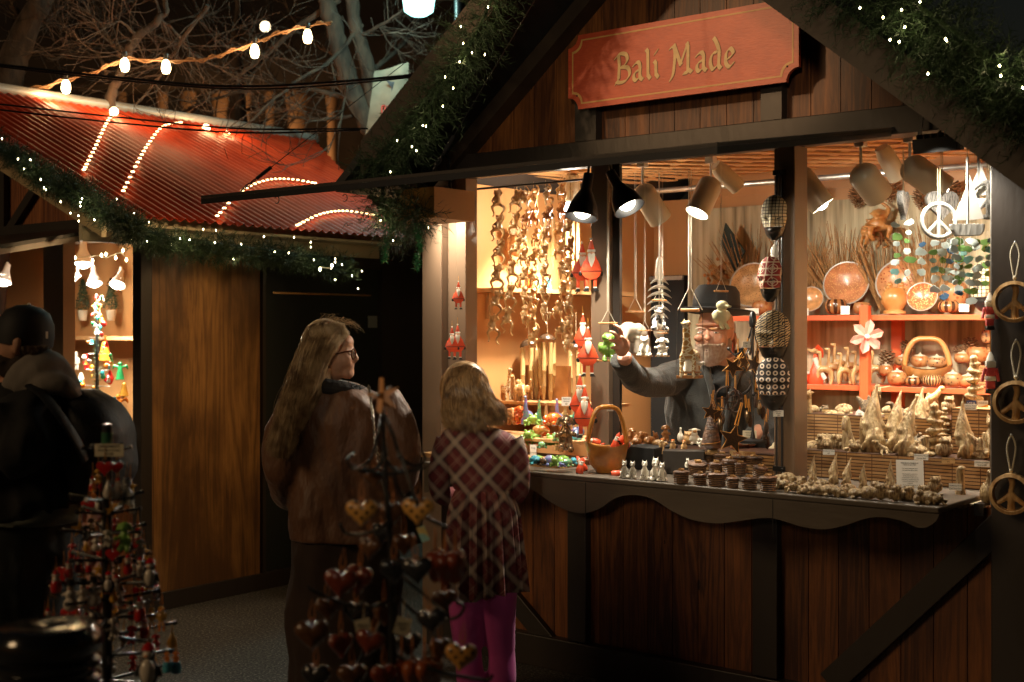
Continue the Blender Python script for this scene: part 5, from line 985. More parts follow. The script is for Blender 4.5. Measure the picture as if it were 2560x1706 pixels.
# ---- swing puppets hanging in the middle bay ----
def swing(px,pyt,Y,hpx,key,m,lb,ystr,dx=(-.22,.22),bar=True,seat=True,eyes=((-.06,.06),-.2,.8),earm=None,rz=0.0,seatw=.62,name='swing_puppet'):
 p=W(px,pyt+hpx,Y);s=S(p)*hpx*1.1;t=T(name,lb,'puppet',p,YAW+rz,'puppets hanging on long strings',s)
 inst('carved_body',key,m,t,(0,0,0),.92,(0,0,0),(1.35 if key!='giraffe' else 1.7,1.2,1))
 for x in():mb=MB();mb.ell((x,eyes[1],eyes[2]),.022,seg=8,rings=6);mb.build('eye',M_sblack,t)
 if seat:mb=MB();mb.bx(-seatw/2,seatw/2,-.16,.14,.0,.045);mb.build('seat_bar',M_orn,t,smooth=False,bevel=.006)
 if bar:mb=MB();mb.tube([(-seatw*.42,0,1.06),(seatw*.42,0,1.06)],.028,8);mb.build('top_bar',M_orn,t)
 H=(pyt-ystr)*S(p)/s
 for x in dx:
  if seat:chord([(x,-.02,.05),(x*.9,0,1.06)],.004,M_sblack,t)
 chord([(dx[0]*.9,0,1.06),(-.02,0,1.4),(-.02,0,1+H)],.006,M_strw,t);chord([(dx[1]*.9,0,1.06),(.02,0,1.4),(.02,0,1+H)],.006,M_strw,t)
 return t
M_frogg=mat('frog_green_paint',(.20,.40,.07),.3,var=.3,vscale=8,coat=.3)
M_elep=mat('grey_gloss_paint',(.55,.50,.42),.3,var=.2,coat=.3);M_duck=mat('cream_gloss_paint',(.72,.66,.40),.3,var=.1,coat=.3)
swing(1520,822,-.12,82,'duck_sit',M_frogg,'green frog puppet on a swing held by the stallholder',440,name='swing_puppet')
swing(1588,795,.1,90,'elephant',M_elep,'pearl grey elephant puppet with raised trunk beside the hand',440,rz=-.5,seat=False)
swing(1648,762,.05,66,'sit_cat',M_cow,'black and white cow puppet hanging below the fish skeleton',440)
swing(1612,836,-.02,56,'sit_cat',M_dalm,'spotted dalmatian puppet on the near end of the shared swing',440,rz=-.3)
swing(1656,842,-.02,50,'dog_sit',M_dalm,'spotted dalmatian puppet with tan ear on the other end of the swing',440,rz=-.3)
swing(1725,800,-.10,146,'giraffe',M_giraf,'giraffe puppet with white skirt in front of the man\'s coat',440,rz=-.4,seatw=.35)
swing(1803,742,-.05,82,'duck_sit',M_duck,'cream duck puppet perched in front of the hat brim',420,rz=.6)
mb=MB();o=W(1727,935,-.1)
t=T('skirt_puppet','white mouse puppet with full skirt hanging under the giraffe','puppet',o,YAW,'puppets hanging on long strings',S(o)*56);mb=MB();mb.lathe([(.36,.12),(.34,.3),(.22,.7),(.14,.95),(0,1.0)],seg=16);mb.build('skirt',M_swhite,t);mb=MB();mb.tube([(.1,-.05,.6),(.45,-.15,.45),(.6,-.15,.5)],[.1,.09,.08],8);mb.build('arm',M_swhite,t);mb=MB();mb.bx(-.45,.45,-.2,.2,.03,.11);mb.build('seat_bar',M_orn,t,smooth=False)
# fish skeleton mobile
p=W(1648,640,.35);s=S(p);t=T('fish_bone_mobile','white wooden fish skeleton mobile hanging behind the puppets','fish mobile',p,YAW)
mb=MB();mb.lathe([(.002,0),(8*s,-12*s),(11*s,-50*s),(4*s,-68*s),(5*s,-80*s),(0,-84*s)],seg=12);mb.build('tail',M_swhite,t)
for i in range(6):
 z=-(72+i*17)*s;w=(20+12*sin((i+.6)/6*pi))*s;mb=MB();P=[(x*w,0,z+(1-x*x)*13*s)for x in np.linspace(-1,1,13)];mb.tube(P,[max(.001,7*s*(1-abs(x)**2.2))for x in np.linspace(-1,1,13)],8,flat=.6);mb.build('rib',M_swhite,t)
mb=MB();mb.ell((0,0,-185*s),(15*s,9*s,24*s));mb.build('head',M_swhite,t);chord([(0,0,0),(0,0,210*s)],.0015,M_strw,t);chord([(0,0,-10*s),(0,0,-180*s)],.002,M_strw,t)
# ---- cloth covered masks ----
def maskmat(nm,kind):
 q=NT(nm,rough=.75);x,y,z=q.sep(q.mapped((1,1,1)))[:]
 def cell(a,n):return q.math('ABSOLUTE',q.math('SUBTRACT',q.math('FRACT',q.math('MULTIPLY',a,n)),.5))
 if kind=='grid':
  f=q.math('MAXIMUM',cell(x,14.0),cell(z,14.0));q.color(q.mix(q.math('GREATER_THAN',f,.40),(.62,.52,.34),(.03,.022,.018)))
 elif kind=='red':
  f=q.math('MAXIMUM',cell(x,7.0),cell(z,7.0));d=q.math('SQRT',q.math('ADD',q.math('POWER',cell(x,3.5),2.0),q.math('POWER',cell(z,3.5),2.0)));rg=q.math('GREATER_THAN',q.math('FRACT',q.math('MULTIPLY',d,6.0)),.72)
  a=q.mix(q.math('GREATER_THAN',f,.40),(.26,.022,.018),(.60,.45,.32));q.color(q.mix(q.math('MULTIPLY',rg,q.math('LESS_THAN',d,.42)),a,(.65,.5,.36)))
 elif kind=='twill':
  w=q.n('TexWave',i_Vector=q.mapped((1,1,1),(0,.5,0)),i_Scale=7.0,bands_direction='Z',i_Distortion=9.0,i_Detail=2.0).outputs['Fac'];w2=cell(x,9.0)
  q.color(q.mix(q.math('MAXIMUM',q.math('GREATER_THAN',w,.52),q.math('GREATER_THAN',w2,.43)),(.58,.42,.22),(.025,.018,.015)))
 else:
  d=q.math('SQRT',q.math('ADD',q.math('POWER',cell(x,8.0),2.0),q.math('POWER',cell(z,8.0),2.0)));q.color(q.mix(q.math('MULTIPLY',q.math('GREATER_THAN',d,.17),q.math('LESS_THAN',d,.36)),(.02,.015,.014),(.70,.56,.44)))
 return q.m
def mask(px,yt,yb,Y,m,lb,wide=.56,turn=-.45):
 p=W(px,yb,Y);s=S(p)*(yb-yt);t=T('carved_mask',lb,'mask',p,YAW+turn,'cloth covered face masks on the post',s)
 def PT(u,v):
  wd=wide*.5*(.42+.62*sin(min(1,v*1.5)*pi/2))*sqrt(max(.03,1-(max(0,v-.58)/.425)**2.4))*sqrt(min(1,.12+v/.12));x=u*wd;dep=.27*sqrt(max(0,1-(u*.98)**2))*(.55+.45*sin(v*pi))
  dep+=.12*math.exp(-(u/.17)**2)*math.exp(-((v-.34)/.09)**2)+.04*math.exp(-(u/.15)**2)*max(0,1-abs(v-.45)/.14)
  dep+=.05*math.exp(-(u/.35)**2)*math.exp(-((v-.2)/.035)**2)-.05*math.exp(-((abs(u)-.42)/.2)**2)*math.exp(-((v-.47)/.05)**2)+.03*math.exp(-((v-.56)/.04)**2)
  return Vector((x,-dep,v*.98))
 N=28
 mb=MB();mb.grid(lambda i,j:PT(-1+2*i/N,.30+.70*j/30),N+1,31);mb.build('cloth_face',m,t,solid=.012)
 mb=MB();mb.grid(lambda i,j:PT(-1+2*i/N,.0+.288*j/12),N+1,13);mb.build('black_chin',M_sblack,t,solid=.012)
 for sx in(-1,1):
  mb=MB();c=PT(sx*.42,.47);mb.ell((c.x,c.y-.004,c.z),(.085,.015,.014),(0,sx*-.25,0));mb.build('eye_slit',M_sblack,t)
 mb=MB();mb.ell(PT(0,.17)+Vector((0,-.006,0)),(.06,.012,.008));mb.build('lips',mat('dark_lip',(.05,.02,.02),.3),t)
 return t
mk=(('mask_dot_cloth','grid'),('mask_red_cloth','red'),('mask_twill_cloth','twill'),('mask_ring_cloth','ring'))
mm=[maskmat(a,b)for a,b in mk]
mask(1937,487,602,-.09,mm[0],'highest mask, pale dotted cloth with black chin');mask(1928,640,755,-.10,mm[1],'mask covered in red squares and circles cloth',.56,-.7);mask(1932,774,905,-.09,mm[2],'mask in beige and black twill cloth, third down',.64,-.2);mask(1933,890,1025,-.10,mm[3],'lowest mask, black cloth with white rings',.60,-.3)
t=T('mask_rack','black metal rods holding the four cloth masks against the post','rack',W(1948,1190,-.055))
o=Vector(t.location)
for dx in(-.012,.012):mb=MB();mb.tube([(dx,0,-.02),(dx,0,W(1948,432,-.055).z-o.z)],.004,6);mb.build('rod',M_black,t)
for y in(1172,432):mb=MB();z=W(1948,y,-.055).z-o.z;mb.box((0,0,z),(.05,.02,.02));mb.ell((.02,-.012,z),.006);mb.build('clamp',M_black,t)
mb=MB();p=W(1936,630,-.1)-o;mb.ell(p,(.018,.006,.03));mb.build('white_tag',M_swhite,t)
card(1946,1034,-.11,26,16,[('Batik Wood',.18),('Masks',.28),('$28',.24)],'white card reading Masks clipped to the black rods',tilt=0,rot=YAW)
# ================= MIDDLE AND RIGHT BAYS: COUNTER AND SHELVES =================
# risers covered in bamboo blind
def riser(name,x0,x1,y0,y1,z0,z1,lb,front=True):
 t=T('bamboo_riser',lb,'display step',(x0,y0,z0),0,'bamboo covered display steps');mb=MB();mb.bx(0,x1-x0,0,y1-y0,0,z1-z0);mb.build('bamboo_mat',M_blind,t,smooth=False);return t
YR1,YR2,YR3=.20,.42,.70
zt1=W(2200,1142,YR1).z;zt2=W(2200,1045,YR2).z
XR0=W(2004,1100,YR1).x
sR=W(2485,1100,YR1).x
z1a=W(2300,1143,YR1).z;z2a=W(2200,1042,YR2).z
riser('a',XR0-.02,sR,YR1,YR2-.002,.969,z1a,'lowest bamboo covered step under the carved gnomes')
riser('b',W(2003,1050,YR2).x-.05,W(2395,1050,YR2).x,YR2,YR3,.969,z2a,'middle bamboo covered step behind the carved gnomes')
riser('c',W(2378,1050,.40).x,W(2520,1050,.40).x,.401,.62,z1a+.002,W(2430,1022,.40).z,'tall bamboo covered block behind the big bearded gnome')
ZM=W(1700,1122,.15).z
riser('d',W(1560,1150,.12).x,W(1930,1150,.12).x,.13,.42,.969,ZM,'bamboo covered step in front of the stallholder')
mb=MB();mb.bx(0,.17,0,.2,0,.10);q=mb.build('black_step',M_bmatte,smooth=False,bevel=.003);q.location=W(1556,1190,-.03);q.location.z=.969;tag(q,'low black display step behind the zebra and dalmatian figures','display step')
mb=MB();mb.box((0,0,.05),(.18,.1,.10));q=mb.build('black_box',M_dark,smooth=False,bevel=.003);q.location=W(1710,1180,-.02);q.location.z=.97;q.rotation_euler=(0,0,.5);tag(q,'dark box on the counter holding up the wooden bird figures','display box')
# ---- carved pale figures ----
GN='tall hatted gnome heads carved from pale wood'
def gnome(px,pyb,Y,hpx,lb,roll=0.0,base=True,turn=0.0,group=GN):
 p=G(px,pyb,Y);s=S(p)*hpx;t=T('gnome_carving',lb,'gnome carving',p,YAW+turn,group,s);t.rotation_euler=(0,roll,YAW+turn)
 inst('gnome_head','gnome',M_tan,t,(0,0,0),1.0,(0,0,0),(1.0,1.05,1))
 mb=MB()
 for k in range(16):
  x=-.11+.22*(k%8)/7;z0=.22-.02*(k%3);mb.tube([(x*1.0,-.13+abs(x)*.4,z0),(x*1.0,-.14+abs(x)*.4,.12),(x*.8+.01,-.11,.0+.03*abs(x)*10)],[.012,.012,.006],5)
 mb.build('beard_strands',M_tan,t)
 if base:
  mb=MB();q=random.Random(int(px))
  for k in range(9):a=q.uniform(-.6,.5);mb.tube([(.12,.05,.12),(.3+.1*a,q.uniform(-.1,.1),.15+a*.2),(.36+.12*q.random(),0,.2+a*.35)],[.05,.045,.02],7)
  mb.build('root_base',M_root,t)
 return t
gnome(2180,1136,.30,186,'gnome carving with the tallest straight hat, beside the horse head',.04)
gnome(2232,1136,.33,165,'gnome carving with wavy face behind the tallest one',.10);gnome(2252,1142,.24,160,'gnome carving leaning beside the white price card',.22)
gnome(2300,1090,.46,126,'gnome carving higher up next to the mushroom stack',.03,False)
gnome(2415,1152,.27,158,'big gnome carving with dark twig base near the window edge',-.08)
for x,yb,h,r,lb in((1990,1212,60,.1,'small gnome carving nearest the window post'),(2030,1218,74,.05,'second small gnome carving from the window post'),(2080,1222,84,.12,'third small gnome carving from the post, with the longest hat'),(2112,1226,78,.18,'small gnome carving with hat leaning over its neighbour'),(2156,1232,68,.05,'small gnome carving with thin upright hat above the coiled animals'),(2228,1238,82,-.04,'small gnome carving half behind the printed notice')):gnome(x,yb-8,.04,h,lb,r,False,0,'small gnome carvings along the counter')
F('giraffe_carving','tall pale giraffe head and neck carving beside the post','giraffe carving',2018,1092,.45,122,'giraffe_neck',M_tan,YAW-.3,sc=(1.3,1.3,1))
F('horse_carving','pale horse head carving in front of the bamboo step','horse carving',2117,1138,.30,112,'horse',M_tan,YAW-.5);F('horse_carving','taller pale horse head carving behind the tallest gnome','horse carving',2160,1136,.36,108,'horse',M_tan,YAW-.2)
F('lion_carving','lion head carved from pale root wood above a price card','lion carving',2066,1134,.28,52,'lion',M_tan,YAW-.2,sc=(1.1,1,1))
F('hippo_carving','round pale hippo carving on the bamboo step behind the lion','hippo carving',2080,1070,.50,50,'hippo',M_tan,YAW+.8);F('cow_carving','pale reclining dog carving at the foot of the giraffe neck','dog carving',2010,1132,.3,40,'lizard',M_tan,YAW,sc=(1.2,1.2,1))
F('frog_carving','pale frog carving on the upper step behind the round hippo','frog carving',2056,1035,.6,26,'frog',M_root,YAW+.5,sc=(1.3,1.3,1));F('frog_carving','carved root frog beneath the hummingbird\'s wing','frog carving',2250,1046,.55,46,'lizard',M_root,YAW,sc=(1.2,1.1,1));F('frog_carving','large smooth frog climbing a root on the upper step','frog carving',2330,1020,.6,58,'lizard',M_hon,YAW+pi*.9,sc=(.8,1,1.05))
F('root_stump','dark gnarled root stump under the hummingbird','root carving',2165,1040,.58,52,'root',M_root,YAW,sc=(1.05,1,1));F('hummingbird_carving','pale hummingbird carving with long thin beak and raised wing','hummingbird carving',2198,1004,.56,44,'humming',M_tan,YAW,sc=(1.4,1,1))
F('root_stump','pale twisted root block beneath the climbing frog','root carving',2315,1044,.58,62,'root',M_tan,YAW+.6,sc=(1.4,1,1))
F('mushroom_carving','stack of ridged pale mushroom caps between the gnomes','mushroom carving',2338,1142,.33,132,'mushroom',M_tan,YAW,sc=(.8,.8,1));F('mushroom_carving','stack of pale mushroom caps rising against the gourd shelf','mushroom carving',2436,1010,.5,120,'mushroom',M_tan,YAW,sc=(.75,.75,1));F('mushroom_carving','shorter mushroom stack behind the tall one on the step','mushroom carving',2362,1100,.42,80,'mushroom',M_tan,YAW+1,sc=(.9,.9,1))
sm=[(1955,1222,'hedge',38,'curled pale hedgehog carving by the window post'),(1985,1232,'frog',30,'pale shaggy frog carving at the counter edge'),(2012,1236,'hedge',26,'low pale claw footed carving in front of the second small gnome'),(2040,1240,'turtle',28,'pale turtle carving in front of the long hatted gnome'),(2072,1242,'turtle',30,'pale turtle carving with raised shell edge'),(2098,1246,'hedge',24,'small pale ridged carving beside the raised turtle'),(2138,1248,'turtle',26,'flat pale carving below the thin hatted gnome'),(2172,1250,'squat',30,'smooth round pale seed carving'),(2202,1254,'owl',38,'squat pale owl carving left of the pair'),(2240,1258,'owl',38,'squat pale owl carving standing beside the notice'),(2272,1254,'owl',34,'squat pale owl carving under the notice corner'),(2296,1262,'bunny',36,'pale bunny carving among the owls'),(2322,1260,'hedge',34,'pale hedgehog carving at the counter end')]
for i,(x,yb,k,h,lb)in enumerate(sm):F({'hedge':'hedgehog_carving','frog':'frog_carving','turtle':'turtle_carving','squat':'seed_carving','owl':'owl_carving','bunny':'bunny_carving'}[k],lb,'wood carving',x,yb,-.16,h*1.15,k,M_tan,YAW+rng.uniform(-.6,.6),'small pale animals along the counter',(1.25,1.1,1))
F('owl_carving','pale owl carving standing alone on a clear block','owl carving',2338,1236,.0,46,'owl',M_tan,YAW+.3,sc=(1.2,1.1,1));F('boot_mouse_carving','pale boot shaped branch carving with a hole on top','boot carving',2404,1268,.02,98,'shell_mouse',M_tan,YAW,sc=(.85,1,1));F('bird_carving','pale root bird carving cut off by the stall post','bird carving',2470,1268,.02,100,'goose',M_tan,YAW,sc=(1,1,1));F('animal_carving','pale monkey carving on the step beside the stall post','monkey carving',2480,1140,.3,110,'sit_cat',M_tan,YAW)
# cards
card(2072,1131,.18,29,13,[('Chinaberry Wood',.32),('$47',.30)],'white card below the lion carving');card(2224,1040,.4,24,14,[('Chinaberry Wood',.3),('$88',.3)],'tan card under the root frog',m=M_kraft);card(2066,1030,.5,20,12,[('Chinaberry',.34)],'tan card beside the reclining root frog',m=M_kraft)
card(2303,1143,.14,34,15,[('Chinaberry Wood',.3),('Gnome $65',.3)],'white card above the printed notice');card(2371,1152,.19,32,14,[('Chinaberry Wood',.32),('$95',.3)],'tan card below the mushroom stack',m=M_kraft);card(2455,1160,.19,36,15,[('Chinaberry Wood',.3),('Gnome $88',.3)],'white card at the foot of the big gnome')
card(2424,1018,.38,34,15,[('Chinaberry Wood',.3),('Mushroom $48',.28)],'white card clipped above the tall bamboo block');card(2388,1218,-.02,30,17,[('Chinaberry Wood',.28),('Owl Mouse $30',.25)],'white card beside the boot shaped branch');card(2277,1098,.3,30,14,[('Wood Spirit',.34)],'blank looking white card behind the leaning gnome')
card(2150,1035,.45,20,16,[('$75',.3)],'white card tilted below the root stump',roll=.5)
card(2275,1188,-.04,66,76,[('Chinaberry Sculptures',.062),('Hand carved in Bali',.05),('',.04),('These one of a kind sculptures are',.036),('handmade of two different pieces',.036),('',.03),('The first section is carved from a',.036),('branch of the chinaberry tree.',.036),('The "mushroom" is a plant from the',.036),('parasol family, naturally hanging from',.036),('the branches. Each one is unique',.036),('"mushroom"',.036),('The wood carver harmonizes his',.036),('carvings into the shape of the tree',.036)],'large white printed notice leaning on the lowest bamboo step',tilt=-.3,cat='notice',group=None,rot=YAW*.7)
o=T('payment_sign','small card sign showing VISA and DISCOVER at the upper window edge','sign',W(2442,1010,.45),YAW*.5);s=S(Vector(o.location))
mb=MB();mb.box((-13*s,0,0),(24*s,.002,16*s));q=mb.build('visa_panel',mat('navy_card',(.03,.05,.16),.5),o,smooth=False);text_mesh('VISA',10*s,M_paper,o,(-13*s,-.002,0));mb=MB();mb.box((14*s,0,0),(25*s,.002,16*s));mb.build('discover_panel',M_paper,o,smooth=False);text_mesh('DISCOVER',5*s,M_ink,o,(14*s,-.002,2*s))
mb=MB();mb.add([(8*s,-.0015,-8*s),(26.5*s,-.0015,-8*s),(26.5*s,-.0015,-1*s)],[(0,1,2)]);mb.build('orange_swoosh',M_gstr,o,smooth=False)
# ---- shelves at the back ----
SHY0,SHY1=1.62,1.95;zs1=W(2200,788,SHY0).z;zs2=W(2200,966,SHY0).z
t=T('back_shelf','coral red painted shelf unit against the straw lining','shelf',(0,0,0));x0=W(1805,800,SHY0).x;x1=-1.37
for z in(zs1,zs2):mb=MB();mb.bx(x0,x1,SHY0,SHY1,z-.028,z);mb.build('shelf_board',M_shelf,t,smooth=False,bevel=.002)
for px in(2171,):x=W(px,900,SHY0).x;mb=MB();mb.bx(x-.032,x+.016,SHY0-.042,SHY0-.001,.97,zs1+.05);mb.build('upright',M_shelf,t,smooth=False,bevel=.002)
for px in(1822,2250):x=W(px,900,SHY1).x;mb=MB();mb.bx(x-.03,x+.03,SHY1-.05,SHY1-.005,.9,zs1-.029);mb.build('upright',M_shelf,t,smooth=False)
M_rim=mat('grey_bowl_rim',(.35,.32,.28),.35)
def bowlmat(nm,a,b,sc,th):
 q=NT(nm,rough=.3,coat=.15);v=q.n('TexVoronoi',i_Vector=q.tc,i_Scale=sc).outputs['Distance'];n=q.n('TexNoise',i_Vector=q.tc,i_Scale=3.0,i_Detail=4.0).outputs['Fac']
 q.color(q.mix(q.math('LESS_THAN',v,th),q.ramp(n,[(.35,a),(.7,tuple(min(1,c*1.6)for c in a))]),b));return q.m
bm=[bowlmat('bowl_dot_lacquer',(.40,.24,.11),(.16,.05,.015),16,.26),bowlmat('bowl_swirl_lacquer',(.36,.15,.07),(.62,.34,.14),13,.33),bowlmat('bowl_flower_lacquer',(.42,.20,.09),(.30,.05,.02),7,.26),bowlmat('bowl_berry_lacquer',(.55,.10,.04),(.70,.45,.20),8,.36),bowlmat('bowl_plain_lacquer',(.40,.20,.08),(.55,.33,.15),30,.25)]
def bowl(px,py,Y,wpx,m,lb,lean=1.25,hor=1.0,ztop=None):
 p=W(px,py,Y);r=wpx*S(p)/2;t=T('lacquer_bowl',lb,'bowl',p,YAW-.5,'lacquered bowls standing on edge on the upper shelf',r)
 R=Matrix.Rotation(lean,3,'X')
 mb=MB();mb.lathe([(0,-.36),(.5,-.31),(.8,-.16),(.94,0)],rot=R,seg=40,cap=False);mb.build('bowl_inside',m,t);mb=MB();mb.lathe([(.94,.0),(1.0,.015),(1.0,-.03),(.84,-.2),(.52,-.36),(0,-.42)],rot=R,seg=40,cap=False);mb.build('rim',M_rim,t);return t
bowl(1880,712,1.80,118,bm[0],'big bowl with fine brown dots behind the red square mask');bowl(2115,708,1.80,116,bm[1],'big bowl with red swirls in the middle of the upper shelf');bowl(2250,706,1.82,122,bm[2],'biggest bowl with red flowers behind the carved vase');bowl(2026,748,1.72,66,bm[4],'small ribbed shell bowl beside the window post');bowl(2305,742,1.70,76,bm[3],'small bowl painted with red and cream berries')
def gourd(px,pyb,Y,w,h,m,lb,lid=True,group='patterned gourd pots'):
 p=W(px,pyb,Y);s=S(p);t=T('gourd_pot',lb,'gourd pot',p,rng.uniform(0,3),group);r=w*s/2;H=h*s
 mb=MB();mb.lathe([(r*.45,0)]+[(r*(.45+.55*sin(a)),H*(.5-.5*cos(a)))for a in np.linspace(.3,pi-.55,9)],seg=22);mb.build('gourd_body',m,t)
 if lid:mb=MB();mb.lathe([(r*.6,H*.93),(r*.55,H*1.0),(r*.2,H*1.06),(r*.05,H*1.2),(0,H*1.25)],seg=16);mb.build('lid',M_cream,t)
 return t
def stripem(nm,a,b,n=22.0):
 q=NT(nm,rough=.18,coat=.5);x=q.sep(q.tc);an=q.math('ARCTAN2',x[1],x[0]);f=q.math('FRACT',q.math('MULTIPLY',an,n/6.2832));q.color(q.mix(q.math('LESS_THAN',f,.5),a,b));return q.m
gm=[bowlmat('gourd_spot_lacquer',(.30,.15,.065),(.06,.02,.01),55,.30),stripem('gourd_stripe_lacquer',(.46,.24,.10),(.05,.02,.012)),bowlmat('gourd_crackle_lacquer',(.29,.13,.05),(.25,.07,.02),40,.35),stripem('gourd_wide_stripe',(.33,.14,.05),(.05,.02,.01),9.0)]
for a in((1905,786,1.72,52,36,gm[2],'amber gourd behind the red square mask',False),(2090,786,1.70,56,40,gm[3],'black and amber patterned gourd under the swirl bowl',False),(2155,786,1.72,44,32,gm[2],'small amber gourd beside the shelf upright',False),(2372,782,1.70,54,30,gm[3],'dark striped gourd with curls under the sea glass',False),(2390,765,1.80,60,62,gm[2],'tall amber gourd hidden by the sea glass',False),(2468,778,1.72,40,30,gm[0],'spotted gourd next to the striped Santa string',False),(2215,940,1.72,36,28,gm[2],'ridged gourd pot with white lid by the shelf upright',True),(2243,962,1.68,50,34,gm[2],'amber gourd pot with cream lid on the lower shelf',True),(2283,964,1.66,44,22,gm[3],'flat dark striped gourd pot',True),(2331,966,1.66,54,30,gm[1],'round gourd with fine black stripes before the handled basket',False),(2382,966,1.66,48,34,gm[0],'leopard spotted gourd pot with cream lid',True),(2420,968,1.68,50,30,gm[2],'crackled amber gourd pot beside the mushroom stack',True),(2255,914,1.78,38,24,gm[0],'small dark gourd pot with metal lid on its stand',True),(2300,918,1.80,46,30,gm[2],'amber gourd inside the handled basket',True),(2342,920,1.80,52,28,gm[0],'second gourd inside the handled basket',True),(2408,908,1.84,46,26,gm[2],'amber gourd pot above the leopard spotted one',True),(2445,905,1.86,60,40,gm[2],'large amber gourd beside the bamboo block',False),(2470,858,1.8,34,36,gm[0],'leopard gourd on the highest bamboo block',False)):gourd(*a)
# baskets with arched handles
def hbasket(lb,px,pyb,Y,w,hb,hh,m,rot=YAW):
 p=G(px,pyb,Y);s=S(p);t=T('handled_basket',lb,'wooden basket',p,rot,'carved wooden baskets with arched handles');r=w*s/2
 mb=MB();mb.lathe([(r*.45,0),(r*.8,hb*s*.35),(r*1.02,hb*s),(r*.92,hb*s*.97),(r*.7,hb*s*.4),(0,hb*s*.2)],seg=28,sy=.62);mb.build('bowl',m,t,disp=lambda c:c+Vector((0,0,.25*r*(c.x/r)**2*(c.z>hb*s*.5))))
 mb=MB();P=smoothpath([(-r*.86,0,hb*s),(-r*.8,0,hh*s*.6),(-r*.5,0,hh*s*.93),(0,0,hh*s*.99),(r*.5,0,hh*s*.93),(r*.8,0,hh*s*.6),(r*.88,0,hb*s)],5);mb.tube(P,r*.11,10);mb.build('handle',m,t);return t
M_bask=mat('varnished_root_wood',(.55,.24,.05),.15,col2=(.26,.09,.02),vscale=14,coat=.8,thr=(.3,.6))
hbasket('orange varnished basket with arched handle on the lower shelf',2317,950,1.76,124,26,104,M_orn,YAW-.3)
hbasket('glossy root wood bowl with tall arched handle full of Santa ornaments',1518,1182,-.16,112,66,166,M_bask,YAW)
card(1525,1020,-.2,16,17,[('Santa',.26),('$4',.26)],'little white card stuck on the tall arched handle',rot=YAW)
def mini_santa(px,py,Y,h,lb,roll,first=[None]):
 p=G(px,py,Y);s=S(p)*h
 if first[0]is None:
  t=T('santa_ornament',lb,'ornament',p,YAW,'little Santa ornaments in and around the wooden bowl',s);first[0]=t
  mb=MB();mb.lathe([(.2,0),(.26,.15),(.2,.5),(.12,.62)],seg=12);mb.build('coat',M_santa,t);mb=MB();mb.ell((0,0,.66),.15,seg=10);mb.build('head',M_face,t);mb=MB();mb.ell((0,-.08,.56),(.14,.12,.16),seg=10);mb.ell((0,0,.75),(.17,.17,.05),seg=10);mb.build('beard',M_swhite,t);mb=MB();mb.lathe([(.15,.77),(.09,.92),(0,1.05)],seg=10);mb.build('hat',M_santa,t);mb=MB();mb.ell((-.1,-.03,0),(.1,.14,.07),seg=8,rings=5);mb.ell((.1,-.03,0),(.1,.14,.07),seg=8,rings=5);mb.build('boots',M_sblack,t)
  t.rotation_euler=(0,roll,YAW);return t
 return dup(first[0],p,lb,(rng.uniform(-.4,.2),roll,YAW+rng.uniform(-.7,.7)),s)
for i,(x,y,h,r,lb)in enumerate(((1500,1110,40,-1.2,'Santa ornament lying furthest into the bowl from the red puppets'),(1478,1122,36,1.2,'Santa ornament at the bowl rim nearest the puppets'),(1535,1124,44,.3,'Santa ornament standing up in the middle of the bowl'),(1562,1118,38,1.3,'Santa ornament leaning on the bowl\'s far handle root'),(1512,1128,34,-1.4,'Santa ornament lying on the front rim of the bowl'),(1555,1132,34,-1.0,'Santa ornament at the bowl rim above the zebras'),(1548,1106,36,.9,'Santa ornament on top of the heap in the bowl'),(1448,1184,40,.2,'Santa ornament sitting on the counter by the animal tray'),(1462,1178,42,-.5,'Santa ornament tipped against the wooden bowl'),(1452,1160,30,1.0,'Santa ornament at the end of the animal tray'),(1528,1188,42,1.4,'Santa ornament lying in front of the wooden bowl'),(1516,1090,60,0,'tall Santa figure seen through the basket handle'))):mini_santa(x,y,-.16 if y>1100 else .05,h,lb,r)
# middle counter figures
Z2=[(1562,1208,48,'zebra sitting nearest the wooden bowl',M_zeb),(1582,1206,48,'zebra sitting beside the other zebra',M_zeb),(1612,1208,52,'dalmatian sitting alone beside the zebras',M_dalm),(1636,1212,54,'dalmatian at the front of the group of three',M_dalm),(1640,1200,60,'dalmatian at the back of the group of three',M_dalm),(1656,1214,52,'dalmatian turned sideways next to the wicker boxes',M_dalm)]
for x,yb,h,lb,m in Z2:F('zebra_figurine' if m is M_zeb else 'dalmatian_figurine',lb,'animal figurine',x,yb,-.30,h,'sit_cat',m,YAW+rng.uniform(-.5,.5),'spotted and striped sitting figurines',(.95,1,1),[(-.05,-.19,.79,.018),(.05,-.19,.79,.018)])
for x,yb,lb in((1655,1138,'jointed wooden bird nearest the basket handle'),(1682,1140,'jointed wooden bird in the middle of the three'),(1710,1142,'jointed wooden bird nearest the sheep')):
 o=F('wooden_bird',lb,'bird figurine',x,yb,.04,50,'bird_flat',M_hon,YAW-.4,'jointed flat wooden birds',(1.3,1,1));mb=MB();mb.ell((0,0,.79),(.075,.07,.04));mb.build('orange_cap',M_redgl,o)
F('goose_figurine','white goose with green beak behind the wooden birds','goose figurine',1701,1108,.2,42,'goose',M_swhite,YAW);o=F('sheep_figurine','white sheep with tan face sitting on the bamboo step','sheep figurine',1736,1112,.15,44,'sheep',M_swhite,YAW,sc=(1.2,1.1,1));mb=MB();mb.ell((0,-.13,.76),(.10,.06,.10));mb.build('face',M_hon,o)
F('dalmatian_figurine','dalmatian figure lying behind the kraft card','animal figurine',1765,1118,.12,26,'sit_cat',M_dalm,YAW+.7)
